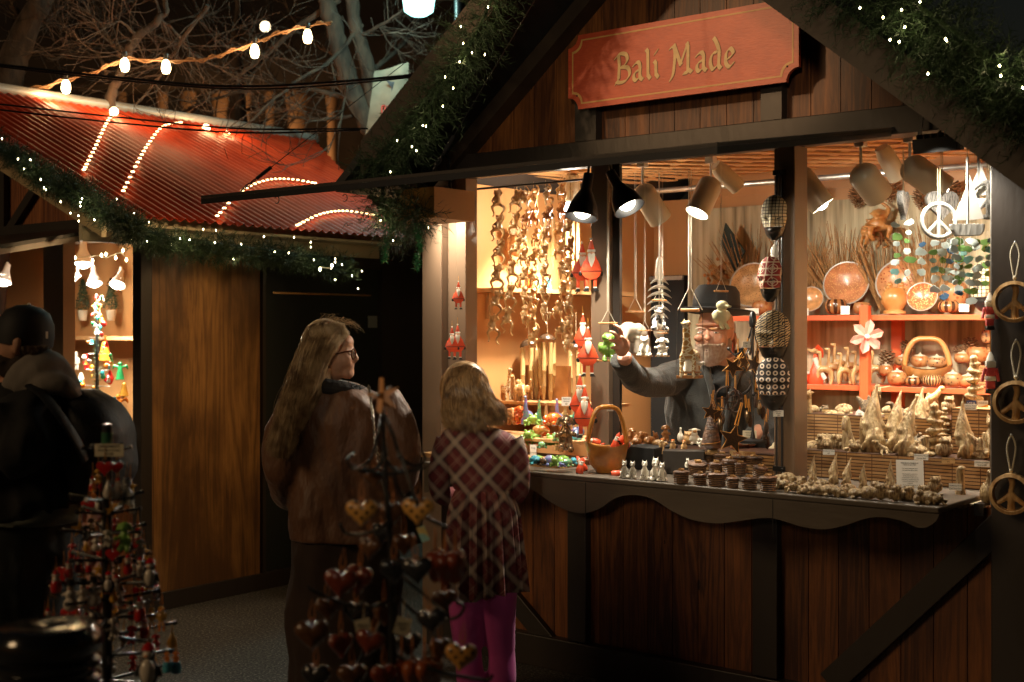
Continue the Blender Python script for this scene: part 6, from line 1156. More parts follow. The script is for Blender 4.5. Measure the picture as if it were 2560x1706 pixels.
for x,yb,h,k,lb in((1612,1110,36,'elephant','carved orange bear on the bamboo step'),(1640,1108,34,'camel','carved orange cow on the bamboo step'),(1664,1104,44,'dog_sit','carved orange camel seated behind the birds'),(1580,1108,40,'dog_sit','carved orange animal behind the basket handle'),(1598,1114,30,'hippo','small carved orange hippo behind the black steps')):F('orange_carving',lb,'animal figurine',x,yb,.28,h,k,M_orn,YAW+rng.uniform(-1,1),'orange wooden animals on the middle step')
# wicker boxes
def wbox(px,pyb,w,h,lb,Y=-.24,rot=0.0,tilt=0.0):
 p=G(px,pyb,Y);s=S(p);t=T('wicker_box',lb,'wicker box',p,rot,'dark wicker boxes with cinnamon stick lids');r=w*s/2;H=h*s;t.rotation_euler=(tilt,0,rot)
 mb=MB();mb.lathe([(r*.86,0),(r*.92,H*.3),(r*.9,H*.62),(r*.5,H*.62)],seg=24,sy=.8);mb.build('basket',M_wicker,t,disp=lambda c:c+c.normalized()*.0015*sin(c.z*900))
 mb=MB();mb.lathe([(r,H*.62),(r*1.02,H*.7),(r,H*.8),(r*.8,H*.86),(0,H*.88)],seg=24,sy=.8);mb.build('lid',M_bark2,t);mb=MB()
 for k in(-1,0,1):mb.tube([(-r*.3,k*.006,H*.93+(.004 if k==0 else 0)),(r*.3,k*.006,H*.93)],.005,6)
 mb.build('cinnamon_sticks',M_hon,t);return t
for x,yb,w,h,lb in((1703,1212,50,36,'wicker box at the front nearest the dalmatians'),(1750,1214,42,32,'second wicker box in the front row'),(1793,1220,48,38,'third wicker box in the front row'),(1832,1224,38,30,'small wicker box in the middle of the front row'),(1873,1228,48,34,'wicker box before the metal rod'),(1920,1230,52,42,'wicker box closest to the pale carvings')):wbox(x,yb,w,h,lb,-.27,rng.uniform(0,3))
for x,yb,w,h,lb in((1742,1184,50,36,'wicker box behind the front row with a knobbed lid'),(1790,1186,40,34,'wicker box with tilted lid in the second row'),(1850,1188,34,36,'wicker box behind the open one in the second row'),(1895,1196,46,36,'wicker box in the second row beside the metal rod'),(1822,1192,44,50,'tall open wicker box in the second row')):wbox(x,yb,w,h,lb,-.12,rng.uniform(0,3),rng.uniform(0,.35))
for x,yb,w,h,lb in((1772,1158,36,24,'small wicker box in the back row below the kraft card'),(1805,1160,46,30,'arched wicker box in the back row'),(1845,1160,54,22,'flat wicker box below the smell sign'),(1885,1162,56,24,'wide wicker box in the back row against the post')):wbox(x,yb,w,h,lb,.02,rng.uniform(0,3))
card(1856,1135,.10,72,13,[('SMELL THIS!!',.72)],'kraft sign reading SMELL THIS pinned to the bamboo step',m=M_kraft,ink=mat('brown_ink',(.25,.05,.03),.6),tilt=0,rot=0,cat='sign',group=None)
card(1782,1120,.06,26,24,[('TREES',.18),('Small $6',.12),('Medium $9',.12),('Large $12',.12)],'kraft price card leaning below the bark trees',m=M_kraft,tilt=-.3,rot=.2)
card(1874,1094,.18,34,34,[('MADE FROM',.12),('Cinnamon',.12),('our own farm and',.07),('hand crafted in Bali',.07),('SMELLS LIKE HOME',.09)],'cream card about cinnamon beside the metal stand',m=mat('cream_card',(.62,.55,.38),.6),tilt=-.1,rot=.5)
# cinnamon stars on the black stand
st=T('ornament_stand','black metal stand with curled arms hung with bark stars','stand',W(1882,1108,.12),YAW);o=Vector(st.location);s=S(o)
mb=MB();mb.lathe([(.06,0),(.06,.012),(.012,.02),(.006,.05),(.006,300*s)],seg=14);mb.lathe([(.014,290*s),(.018,300*s),(.014,322*s),(.004,330*s)],seg=12);mb.build('pole',M_black,st)
def arm(z,L,n,dz):
 for i in range(n):
  a=2*pi*i/n+z*3;mb=MB();P=smoothpath([(0,0,z),(cos(a)*L*.25,sin(a)*L*.25,z-dz),(cos(a)*L*.7,sin(a)*L*.7,z-dz*1.6),(cos(a)*L,sin(a)*L,z-dz*1.3)],5);mb.tube(P,.004,6);mb.ell(P[-1],.008);mb.build('arm',M_black,st)
arm(300*s,60*s,5,50*s);arm(150*s,62*s,5,20*s)
F0=S(W(1840,950,.1))
def star(px,py,Y,d,lb,kind='star',roll=0.0,yaw=0.0,m=None,n=1):
 p=W(px,py,Y);s=S(p)*d/2;t=T('bark_star' if kind=='star' else 'bark_ring',lb,'bark ornament',p,YAW+yaw,'cinnamon bark ornaments hanging from gold strings',s);t.rotation_euler=(0,roll,YAW+yaw)
 if kind=='star':poly=[((1 if k%2==0 else .42)*cos(pi/2+k*pi/5),(1 if k%2==0 else .42)*sin(pi/2+k*pi/5))for k in range(10)];mb=MB();mb.prism(poly,-.05,.05)
 elif kind=='ring':
  mb=MB();mb.tube([(cos(a),0,sin(a))for a in np.linspace(0,2*pi,24,endpoint=False)],.12,6,closed=True,flat=.6)
  for a in(.3,1.6,3.2,4.4):mb.tube([(0,0,0),(cos(a),0,sin(a))],.07,5)
 else:mb=MB();mb.ell((0,0,-.1),(.28,.2,.8))
 mb.build('bark',m or M_bark2,t,smooth=False);mb=MB()
 if kind=='star':mb.tube([(x*1.0,-.055,z*1.0)for x,z in poly],.025,4,closed=True);mb.build('gold_edge',M_gstr,t)
 mb=MB();mb.tube([(-.1,0,.9),(-.05,0,2.4),(.05,0,2.4),(.1,0,.9)],.04,4);mb.build('string_loop',M_gstr,t);return t
star(1832,918,.0,56,'dark star hanging level with the giraffe, nearest the stallholder',roll=.6);star(1860,905,.06,50,'cut out animal shape beside the highest star',roll=.2,yaw=.5);star(1885,912,.05,56,'moon and star shape beside the twill mask',yaw=-.8,roll=.3);star(1845,902,.12,46,'narrow star behind the highest one',yaw=.9);star(1893,885,.0,50,'star turned edge on beside the ring cloth mask',yaw=1.2)
star(1818,995,-.08,58,'round bark ring with a cut star, in front','ring');star(1838,1004,-.02,54,'round bark ring behind the first ring','ring',yaw=.6);star(1776,1030,-.05,46,'bark star topping the cinnamon cone tree',roll=.15);star(1792,1036,.0,44,'gold edged star behind the tree star',roll=-.3,yaw=.4);star(1832,1098,-.12,78,'largest dark bark star, lying tilted above the boxes',roll=.25,yaw=.1)
for i,(x,y,lb)in enumerate(((1800,1060,'bundle of long cinnamon drops behind the tree'),(1806,1044,'cinnamon drop with the highest gold string'),(1793,1072,'cinnamon drop close to the cone tree'),(1868,1040,'cinnamon drop in front of the cream card'),(1875,1050,'longest cinnamon drop over the cream card'),(1898,1020,'cinnamon drop near the lowest mask'),(1908,1030,'cinnamon drop under the lowest mask'),(1890,1000,'flat cinnamon angel beside the rings'),(1916,1070,'curled dark bark piece by the post, upper'),(1912,1088,'curled dark bark piece by the post, middle'),(1918,1104,'curled dark bark piece by the post, lower'))):star(x,y,.05+.01*i,44,lb,'drop',roll=rng.uniform(-.1,.1),m=M_bronze if i in(0,3,5)else M_bark2)
p=W(1778,1120,.02);s=S(p);t=T('bark_tree','cinnamon bark cone tree wound with gold wire','cone tree',p,YAW);mb=MB();mb.lathe([(26*s,0),(22*s,25*s),(16*s,50*s),(9*s,75*s),(3*s,95*s)],seg=18);mb.build('cone',M_bark2,t);mb=MB();mb.tube([((26-k*.24)*s*1.05*cos(k*.35),(26-k*.24)*s*1.05*sin(k*.35),k*s)for k in range(0,90)],.0015,4);mb.build('gold_wire',M_gstr,t)
card(1866,862,-.02,18,16,[('Stars',.24),('$8',.24)],'white card tied to the black stand',rot=YAW,tilt=0)
# ---- lower shelf of the right bay: arched deer and geese ----
DG='row of golden arch legged deer on the lower shelf'
for x,yb,h,Y,lb in((2062,962,92,1.66,'golden deer nearest the Santa goose'),(2084,958,96,1.74,'second golden deer, behind the first'),(2112,962,88,1.66,'third golden deer in the middle of the row'),(2098,950,100,1.82,'golden deer at the back of the row'),(2130,954,94,1.78,'golden deer behind the pale leaf'),(2150,962,92,1.68,'golden deer beside the pink flower'),(2192,958,88,1.80,'golden deer beyond the shelf upright')):F('deer_carving',lb,'deer carving',x,yb,Y,h,'arch_deer',M_hon,YAW+rng.uniform(-.3,.3),DG,(1,1.2,1))
p=W(2040,962,1.66);s=S(p);t=T('santa_goose','wooden goose in red Santa coat and white scarf','goose figurine',p,YAW,None,96*s);mb=MB();mb.lathe([(.18,0),(.2,.12),(.16,.35),(.08,.55),(.06,.8)],seg=14);mb.build('coat',M_santa,t);mb=MB();mb.ell((-.02,0,.88),(.1,.08,.08));mb.tube([(-.1,0,.87),(-.32,0,.94)],[.05,.02],8);mb.build('head',M_hon,t);mb=MB();mb.tube([(.0,0,.98),(.14,0,.88),(.18,0,.7)],[.09,.06,.02],8);mb.build('hat',M_santa,t);mb=MB();mb.tube([(-.05,-.08,.7),(.05,-.12,.4),(.2,-.16,.15)],[.07,.06,.06],8);mb.build('scarf',M_swhite,t)
p=W(2005,962,1.66);t=T('santa_bowl','red and white Santa boat shape half hidden by the post','figurine',p,YAW,None,60*s);mb=MB();mb.ell((0,0,.25),(.5,.3,.25));mb.build('body',M_santa,t);mb=MB();mb.box((0,0,.5),(.9,.5,.12));mb.build('trim',M_swhite,t,bevel=.03)
p=W(2165,842,1.55);s=S(p);t=T('silk_flower','coral and white glitter flower pinned on the shelf upright','flower',p,YAW)
for k in range(6):
 a=k*pi/3+.3;mb=MB();d=Vector((cos(a),0,sin(a)));n=Vector((-sin(a),0,cos(a)));R_=44*s
 mb.add([(0,0,0)]+[tuple(d*R_*u+n*R_*v+Vector((0,-w*R_,0)))for u,v,w in((.35,.22,.25),(.75,.25,.3),(1.0,0,.12),(.75,-.25,.3),(.35,-.22,.25))]+[tuple(d*R_*.6+Vector((0,-R_*.1,0)))],[(0,1,6),(1,2,6),(2,3,6),(3,4,6),(4,5,6),(5,0,6)]);mb.build('petal',mat('coral_petal',(.85,.16,.12),.4,col2=(.85,.6,.5),vscale=12),t,solid=.002)
mb=MB();mb.ell((0,-12*s,0),7*s);mb.build('centre',M_swhite,t)
# frog vase
p=W(2236,785,1.68);s=S(p);t=T('carved_vase','orange wooden vase with two frogs sitting on its rim','vase',p,YAW);mb=MB();mb.lathe([(28*s,0),(28*s,6*s),(20*s,10*s),(32*s,28*s),(32*s,46*s),(24*s,62*s),(16*s,66*s),(0,66*s)],seg=26);mb.build('vase_body',M_orn,t)
for x,r in((-13,.3),(14,-.3)):inst('frog','frog',M_orn,t,(x*s,-8*s,56*s),26*s,(-.5,0,r))
for x,y,w,h,lb in((2008,782,26,22,'white price card beside the small ribbed bowl'),(2113,776,22,22,'white price card between the patterned gourds'),(2410,770,24,20,'white price card near the striped Santa string'),(1880,778,34,14,'white card on the shelf beside the man\'s hat')):card(x,y,1.62,w,h,[('',.2)],lb,rot=YAW*.5,group='price cards on the upper shelf')
# pine cones, dried stalks, frogs on the wall, leaves
def pinecone(px,py,Y,w,lb):
 p=W(px,py,Y);r=w*S(p)/2;t=T('pine_cone',lb,'pine cone',p,0,'pine cones');mb=MB()
 for i in range(70):
  v=i/69;z=r*(1.1-2.2*v);rr=r*(.35+.65*sin(pi*min(1,v*.9+.12)));a=i*2.4;c=Vector((cos(a)*rr*.55,sin(a)*rr*.55,z));d=Vector((cos(a),sin(a),.45)).normalized();mb.box(c+d*rr*.25,(rr*.6,rr*.34,r*.06),Vector((d.x,d.y,d.z)).to_track_quat('X','Z').to_matrix())
 o=mb.build('scales',mat('pine_cone_brown',(.34,.19,.09),.6,col2=(.12,.05,.02),vscale=30),t,smooth=False,recalc=False)
for a in((2042,498,1.93,40,'pine cone fixed high on the straw lining next to the half hidden lamp'),(2145,495,1.93,48,'pine cone fixed behind the domed lamp'),(2222,482,1.93,46,'pine cone fixed above the orange wall frogs'),(2305,500,1.93,48,'pine cone fixed beside the grey wooden heart'),(2382,480,1.93,44,'pine cone fixed behind the peace ring'),(2218,902,1.85,44,'pine cone on the lower shelf by the coral upright'),(2268,872,1.88,36,'pine cone behind the arched basket handle'),(2425,868,1.88,40,'upright pine cone beside the leopard gourd'),(2400,885,1.86,34,'pine cone leaning beside the upright one'),(2205,930,1.82,34,'pine cone lying lowest behind the ridged gourd')):pinecone(*a)
def stalks(px,pyb,h,spread,n,lb):
 p=W(px,pyb,1.88);s=S(p);t=T('dried_stalks',lb,'dried stalks',p,YAW,'fans of dried stalks behind the bowls');mb=MB()
 for k in range(n):
  a=rng.uniform(-1,1)*spread;L=h*s*rng.uniform(.7,1.05);d=Vector((sin(a),rng.uniform(-.05,.05),cos(a)));b=Vector((rng.uniform(-8,8)*s,0,0));mb.tube([b,b+d*L*.5+Vector((rng.uniform(-.01,.01),0,0)),b+d*L],[.003,.003,.0015],4)
 mb.build('stems',mat('dry_stalk',(.42,.22,.08),.7,var=.5,vscale=30),t)
for a in((1880,775,215,.85,70,'fan of dried stalks behind the dotted bowl'),(2010,780,200,.5,60,'fan of dried stalks behind the window post'),(2110,785,225,.75,100,'widest fan of dried stalks behind the swirl bowl'),(2210,785,200,.5,60,'fan of dried stalks between the two biggest bowls'),(2330,780,235,.6,80,'fan of dried stalks behind the sea glass')):stalks(*a)
for x,y,h,rl,lb in((2160,632,104,.25,'orange wooden monkey clinging to the straw lining, lower one'),(2205,618,112,-.15,'orange wooden monkey clinging to the straw lining, higher one')):F('monkey_wall_carving',lb,'monkey carving',x,y,1.88,h,'monkey_hang',M_orn,YAW+rl*2,'orange monkeys on the back lining',(1.5,1.4,1),roll=rl)
p=W(1838,620,1.85);s=S(p);mb=MB();mb.add([(-40*s,0,10*s),(-18*s,-.03,62*s),(30*s,0,-10*s),(5*s,-.02,-60*s),(-12*s,.01,-40*s)],[(0,1,2,3,4)]);q=mb.build('dark_leaf',mat('dark_teal_cloth',(.02,.035,.033),.8),smooth=False,solid=.01);q.location=p;tag(q,'dark teal folded cloth hanging beside the dotted bowl','cloth')
p=W(1798,700,1.82);s=S(p);t=T('dried_flowers','orange dried flower bunch behind the hat','dried flowers',p,YAW);mb=MB()
for k in range(120):d=rv(rng.uniform(10,42)*s);d.y*=.3;d.z*=1.4;mb.ell(d,(5*s,3*s,5*s),None,5,3)
mb.build('blossoms',mat('rust_blossom',(.55,.20,.05),.8,col2=(.15,.08,.02),vscale=30),t)
for x,y,w in((2460,838,44),):pass
riser('e',W(2438,880,1.8).x,W(2480,880,1.8).x,1.78,1.94,zs2+.002,W(2460,915,1.8).z,'low bamboo covered block on the coral shelf beside the large gourd');riser('f',W(2450,880,1.74).x,W(2482,880,1.74).x,1.84,1.95,zs2+.002,W(2460,858,1.8).z,'higher bamboo covered block carrying the leopard gourd')
mask(2462,652,780,1.7,mm[0],'pale netted mask behind the sea glass at the window edge',.6,-.3)
# ---- hanging things of the right bay ----
M_wwood=mat('whitewashed_wood',(.50,.49,.45),.5,col2=(.07,.07,.07),vscale=24,stretch=(1,1,.25),thr=(.28,.42),bump=.4,bscale=50);M_gwood=mat('grey_washed_wood',(.42,.40,.37),.6,col2=(.06,.06,.06),vscale=30,stretch=(2,2,.2),thr=(.35,.6))
def heartpoly(n=30):
 out=[]
 for k in range(n):t_=2*pi*k/n;out.append((.0312*16*sin(t_)**3,.0312*(13*cos(t_)-5*cos(2*t_)-2*cos(3*t_)-cos(4*t_))))
 return out
def hang(name,lb,cat,px,py,Y,d,yaw=0.0,group=None,top=330,m=None,kind='heart',mstr=None):
 p=W(px,py,Y);s=S(p)*d;t=T(name,lb,cat,p,YAW+yaw,group,s);m=m or M_wwood
 if kind=='heart':
  mb=MB();mb.prism(heartpoly(),-.09,.09);mb.build('heart_body',m,t,bevel=.05);zt=.35
 else:
  mb=MB();mb.tube([(.5*cos(a)*.88,0,.5*sin(a)*.88)for a in np.linspace(0,2*pi,40,endpoint=False)],.075,8,closed=True,flat=.8)
  for a in(pi/2,-pi/2,-pi/2-.75,-pi/2+.75):mb.tube([(0,0,0),(.44*cos(a),0,.44*sin(a))],[.05,.06],8)
  mb.build('peace_ring',m,t,remesh=.02);zt=.5
 H=(py-top)*S(p)/s
 mb=MB();mb.tube([(-.02,0,zt),(-.03,0,H)],.014,5);mb.tube([(.03,0,zt),(.03,0,H)],.014,5);mb.build('hanging_string',mstr or M_string,t);return t
hang('hanging_heart','grey washed wooden heart turned edge on, above a sea glass strand','heart',2258,508,-.02,80,1.05,None,375,M_gwood);hang('hanging_heart','grey washed wooden heart behind the white peace ring','heart',2354,510,.12,84,.1,None,330,M_gwood)
hang('peace_ring','white washed round peace sign in front of the grey heart','peace sign',2347,552,-.04,96,0,None,420,M_wwood,'ring');hang('peace_ring','dark washed round peace sign beside the white boats','peace sign',2470,500,.02,100,-.5,None,320,M_gwood,'ring')
def boat(px,pyb,Y,w,h,lb,yaw=0.0):
 p=W(px,pyb,Y);s=S(p);t=T('wooden_sailboat',lb,'sailboat',p,YAW+yaw,'white wooden sailboats on strings');mb=MB();w*=s;h*=s
 mb.prism([(-w*.5,h*.15),(w*.48,h*.15),(w*.46,h*.06),(w*.36,0),(-w*.34,0),(-w*.45,h*.07)],-w*.13,w*.13);mb.build('hull',M_wwood,t,bevel=.006,smooth=False);mb=MB();mb.tube([(0,0,h*.15),(0,0,h)],.005,6);mb.build('mast',M_wwood,t)
 mb=MB();mb.prism([(.04*w,h*.2),(.46*w,h*.22),(.06*w,h*.78)],-.003,.003);mb.build('sail',M_white,t,smooth=False);mb=MB();mb.prism([(-.42*w,h*.2),(.0*w,h*.2),(-.01*w,h*.62)],-.003,.003);mb.build('sail',M_white,t,smooth=False)
 mb=MB();mb.tube([(0,0,h),(0,0,h+.25)],.002,5);mb.build('hanging_string',M_string,t)
boat(2418,590,-.06,88,196,'white washed sailboat hanging lowest, in front');boat(2446,520,.04,70,150,'white sailboat half hidden behind the lower boat',-.6)
GLM=[]
for nm,c,tr in(('milk_sea_glass',(.80,.92,.88),.25),('aqua_sea_glass',(.35,.75,.72),.45),('green_sea_glass',(.22,.42,.12),.45),('blue_sea_glass',(.12,.25,.45),.4)):GLM.append(mat(nm,c,.25,trans=tr))
def seaglass(px,py0,Y,cols,rows,dx,dy,lb,wts=(9,2,3,1)):
 p=W(px,py0,Y);s=S(p);t=T('sea_glass_chime',lb,'wind chime',p,YAW,'sea glass wind chimes');q=random.Random(int(px));mb=MB()
 base={}
 for i in range(cols):
  x=(i-(cols-1)/2)*dx*s;yd=q.uniform(-.04,.04);mb.tube([(x,yd,.02),(x,yd,-rows[i]*dy*s)],.0006,3)
  for j in range(rows[i]):
   k=q.choices(range(4),wts)[0];key=(k,q.randint(0,2))
   if key not in base:
    m2=MB();n=6;P=[(cos(a)*(1+.5*q.uniform(-.6,.5)),sin(a)*.62*(1+.5*q.uniform(-.6,.5)))for a in np.linspace(0,2*pi,n,endpoint=False)];m2.prism(P,-.12,.12);o=m2.build('glass_piece',GLM[k],t,bevel=.06,smooth=False);base[key]=o.data
   else:o=bpy.data.objects.new('glass_piece',base[key]);COL.objects.link(o);o.parent=t
   o.location=(x+q.uniform(-.3,.3)*dx*s,yd,-(j+.5+q.uniform(-.25,.25))*dy*s);r=q.uniform(11,18)*s;o.scale=(r,r*.8,r);o.rotation_euler=(q.uniform(-.4,.4),q.uniform(-.4,.4),q.uniform(-.7,.7))
 mb.build('threads',M_strw,t)
seaglass(2256,552,.0,2,(7,6),16,23,'slim sea glass chime hanging under the edge on heart');seaglass(2356,598,.05,5,(4,6,7,5,6),22,22,'wide sea glass chime below the white peace ring');seaglass(2424,592,.0,5,(6,7,8,7,4),21,21,'widest sea glass chime below the white sailboat');seaglass(2474,590,.1,1,(6,),18,22,'short strand of green sea glass at the window edge',(2,1,6,1))
# rings on the outer post
def peace_post(px,py,d,lb):
 p=W(px,py,-.10);s=S(p)*d;t=T('carved_peace_ring',lb,'peace sign',p,.12,'thick carved peace rings hanging on the dark post',s)
 mb=MB();mb.lathe([(.42,-.16),(.5,-.14),(.5,.14),(.42,.16),(.39,.0),(.42,-.16)],rot=(pi/2,0,0),seg=36,cap=False);mb.build('rim',M_hon,t)
 mb=MB();mb.tube(smoothpath([(-.03,0,.45),(.03,0,.25),(-.02,0,.0),(0,0,-.2),(0,0,-.44)],4),list(np.linspace(.085,.06,9))+list(np.linspace(.065,.11,8)),8);mb.tube(smoothpath([(0,0,.02),(-.14,0,-.12),(-.34,0,-.27)],4),.06,8);mb.tube(smoothpath([(0,0,.02),(.16,0,-.14),(.34,0,-.27)],4),.06,8);mb.build('peace_branch',M_hon,t,remesh=.022,sm=2)
 mb=MB();P=smoothpath([(0,0,.5),(-.05,0,.75),(-.10,.02,1.15),(0,.03,1.42),(.10,.02,1.15),(.05,0,.75),(0,0,.5)],5);mb.tube(P,.022,6);mb.ell((0,0,.58),.05);mb.build('cord',mat('white_cord',(.6,.55,.42),.8),t);mb=MB();mb.ell((0,.04,1.44),.03);mb.build('nail',M_steel,t)
peace_post(2537,755,104,'carved peace ring hanging highest on the dark post');peace_post(2540,1006,108,'carved peace ring in the middle of the dark post');peace_post(2528,1235,102,'carved peace ring hanging lowest on the dark post')
# ================= PEOPLE =================
def skinmat(nm,c):
 m=mat(nm,c,.5,col2=tuple(x*.82 for x in c),vscale=25,bump=.08,bscale=120);m.node_tree.nodes['Principled BSDF'].inputs['Subsurface Weight'].default_value=.12;m.node_tree.nodes['Principled BSDF'].inputs['Subsurface Radius'].default_value=(.02,.008,.004);return m
M_skin=skinmat('skin_light',(.62,.33,.21));M_skinr=skinmat('skin_ruddy',(.52,.25,.155))
def person(label,px,Z,h=0):
 p=C(px,822,Z);p.z=0;return T('person',label,'person',p,YAW)
class PF:
 "frame of a person: local x = camera right, y = away, z = up; L() turns (px, py, depth offset) into local coordinates"
 def __init__(s,t,Z):s.t=t;s.Z=Z;s.o=Vector(t.location);s.s=Z/FPX
 def L(s,px,py,dy=0.0):
  w=C(px,py,s.Z+dy)-s.o;return Vector((w.dot(RGT),w.dot(FWD),w.z))
def loft(mb,f,rows,n=40,fold=0.0,seed=1,nsub=4,capt=True):
 "rows: (px, py, half width px, half depth m, dy); elliptical rings with cloth folds"
 q=random.Random(seed);ph=[q.uniform(0,6.28)for _ in range(6)]
 ks=np.arange(len(rows));t=np.linspace(0,len(rows)-1,(len(rows)-1)*nsub+1)
 A=np.array([[float(v)for v in r]for r in rows])
 P=[Vector(r[:3])for r in A]
 def cr(col):
  pts=[Vector((v,0,0))for v in A[:,col]];return[v.x for v in smoothpath(pts,nsub)]
 cols=[cr(i)for i in range(5)];m=len(cols[0])
 def PT(j,i):
  a=2*pi*i/n;cx,py,hw,hd,dy=[c[j]for c in cols]
  c=f.L(cx,py,dy);v=j/(m-1)
  k=1+fold*(sin(3*a+ph[0]+v*5)*.5+sin(7*a+ph[1]-v*7)*.3+sin(13*a+ph[2]+v*9)*.3)
  return Vector((c.x+cos(a)*hw*f.s*k,c.y+sin(a)*hd*k,c.z+fold*.03*sin(5*a+ph[3]+v*11)))
 vs=[PT(j,i)for j in range(m)for i in range(n)];fs=[(j*n+i,j*n+(i+1)%n,(j+1)*n+(i+1)%n,(j+1)*n+i)for j in range(m-1)for i in range(n)]
 if capt:fs+=[tuple(range(n)),tuple((m-1)*n+i for i in range(n))]
 mb.add(vs,fs)
def limb(mb,f,pts,seg=14,sub=4):
 P=[f.L(*p[:3])for p in pts];mb.tube(smoothpath(P,sub),list(np.interp(np.linspace(0,len(P)-1,sub*(len(P)-1)+1),range(len(P)),[p[3]for p in pts])),seg)
def strands(mb,f,roots,ends,n,mid,w=.0011,jit=6,seed=3,curl=0.0,lift=.01):
 "hair: ribbons-like thin tubes from a root line through control lines to an end line (all lists of (px,py,dy))"
 q=random.Random(seed)
 def at(line,u):
  u=u*(len(line)-1);i=min(int(u),len(line)-2);k=u-i;return[line[i][c]*(1-k)+line[i+1][c]*k for c in range(3)]
 for _ in range(n):
  u=q.random();pts=[]
  lines=[roots]+mid+[ends];u2=u
  for k,ln in enumerate(lines):
   v=min(1,max(0,u+q.gauss(0,.015+.02*k)));x,y,d=at(ln,v);j=jit*(.3+k/len(lines))
   pts.append(f.L(x+q.gauss(0,j*.5),y+q.gauss(0,j*.5),d+q.uniform(-1,.3)*lift))
  P=smoothpath(pts,5)
  if curl:
   ph=q.uniform(0,6);
   for i,p in enumerate(P):p.x+=curl*sin(i*.9+ph);p.y+=curl*cos(i*.7+ph)
  m=len(P);mb.tube(P,[w*(1.2-.9*i/(m-1))for i in range(m)],3,cap=False)
M_hairw=mat('greying_blond_hair',(.50,.36,.20),.38,col2=(.16,.09,.045),vscale=22,thr=(.3,.6));M_hairg=mat('light_brown_hair',(.46,.29,.14),.36,col2=(.12,.062,.03),vscale=26,thr=(.3,.6))
def cloth(c,a,k=1.0):
 c=Vector(c);q=Vector((c.x*5+c.z*2.2,c.y*5,c.z*1.7-c.x*2.0))*k;r=1-2.2*abs(mnoise.noise(q+Vector((3,1,7))));r2=1-2.0*abs(mnoise.noise(q*2.3));d=Vector((c.x-.02,c.y,0));d=d.normalized()if d.length>.01 else Vector((0,-1,0));return c+d*(r*.65+r2*.3-.3)*a
M_coat=mat('brown_satin_coat',(.15,.062,.026),.55,var=.3,vscale=6,bump=.5,bscale=7,stretch=(1,1,.45),sheen=.1)
for m_,d_ in((M_coat,.05),):
 for nd in m_.node_tree.nodes:
  if nd.type=='BUMP':nd.inputs['Distance'].default_value=d_;nd.inputs['Strength'].default_value=.9
# ---- woman in the brown coat ----
Zw=5.15;w=person('woman seen from behind in brown coat with long blond hair and glasses',850,Zw);f=PF(w,Zw)
mb=MB()
limb(mb,f,[(800,990,.02,.062),(812,930,.01,.058),(822,880,0,.06)])
mb.ell(f.L(818,872,0),(.088,.10,.115));mb.ell(f.L(836,900,-.01),(.062,.07,.085));mb.ell(f.L(858,882,-.01),(.045,.06,.07))
limb(mb,f,[(872,868,-.02,.014),(884,886,-.025,.013),(891,898,-.025,.011),(880,903,-.02,.009)]);mb.ell(f.L(868,932,-.01),(.030,.04,.026));mb.ell(f.L(880,913,-.02),(.012,.022,.008));mb.ell(f.L(878,920,-.02),(.011,.022,.008));mb.ell(f.L(866,855,-.02),(.03,.05,.03));mb.ell(f.L(860,898,-.05),(.035,.03,.035))
mb.ell(f.L(829,905,-.075),(.011,.010,.026),(0,.2,0));mb.ell(f.L(833,896,-.078),(.011,.008,.012))
loft(mb,f,[(815,960,30,.05,0),(838,1000,95,.09,0),(850,1150,100,.10,0),(860,1500,80,.10,0)],20)
limb(mb,f,[(830,1400,0,.10),(800,1600,0,.075),(795,1780,0,.05),(780,1795,-.1,.04)]);limb(mb,f,[(890,1400,0,.10),(930,1600,0,.075),(950,1780,0,.05),(960,1795,-.1,.04)])
mb.build('body',M_skin,w,remesh=.007,sm=4)
mb=MB();loft(mb,f,[(812,950,42,.075,.0),(835,975,92,.11,.0),(850,1010,128,.135,.01),(856,1080,138,.15,.02),(862,1180,136,.15,.02),(862,1290,136,.16,.02),(862,1345,140,.17,.02)],56,.045,5)
limb(mb,f,[(745,1010,0,.075),(722,1090,-.01,.085),(712,1180,.0,.078),(728,1240,.10,.066),(790,1230,.22,.05)]);limb(mb,f,[(950,990,0,.07),(985,1070,-.01,.085),(1000,1150,.01,.08),(990,1200,.08,.066),(930,1190,.22,.05)])
m2=MB();loft(m2,f,[(862,1310,126,.145,.02),(864,1420,134,.16,.02),(862,1560,140,.17,.02),(860,1720,136,.17,.02)],56,.07,8);m2.build('long_skirt',mat('dark_brown_wool',(.035,.018,.011),.9,var=.3),w,disp=lambda c:cloth(c,.022,1.4))
mb.build('coat',M_coat,w,remesh=.012,sm=3,disp=lambda c:cloth(c,.030))
mb=MB()
for k in range(1500):
 a=rng.uniform(0,2*pi);p=f.L(832+66*cos(a)+10,965+16*cos(a)+rng.uniform(-12,14),.115*sin(a));d=rv(.024);q=d.cross(rv()).normalized()*.0014;mb.add([p-q,p+q,p+d],[(0,1,2)])
limb(mb,f,[(780,960,-.05,.03),(820,968,-.10,.032),(870,975,-.08,.03),(905,985,0,.03)]);mb.build('fur_collar',mat('black_fur',(.018,.014,.012),.8),w,smooth=False,recalc=False)
mb=MB();mb.ell(f.L(812,868,.012),(.104,.118,.118));mb.ell(f.L(790,915,.0),(.085,.105,.10));loft(mb,f,[(800,880,44,.09,0),(772,960,52,.09,-.06),(738,1040,40,.05,-.12),(706,1110,26,.035,-.12),(694,1145,10,.015,-.12)],24,.06,3)
hair=mb.build('hair',M_hairw,w,remesh=.009,sm=3)
mb=MB();R0=[(745,880,-.02),(770,822,-.05),(815,802,-.06),(855,812,-.05),(872,835,-.04)]
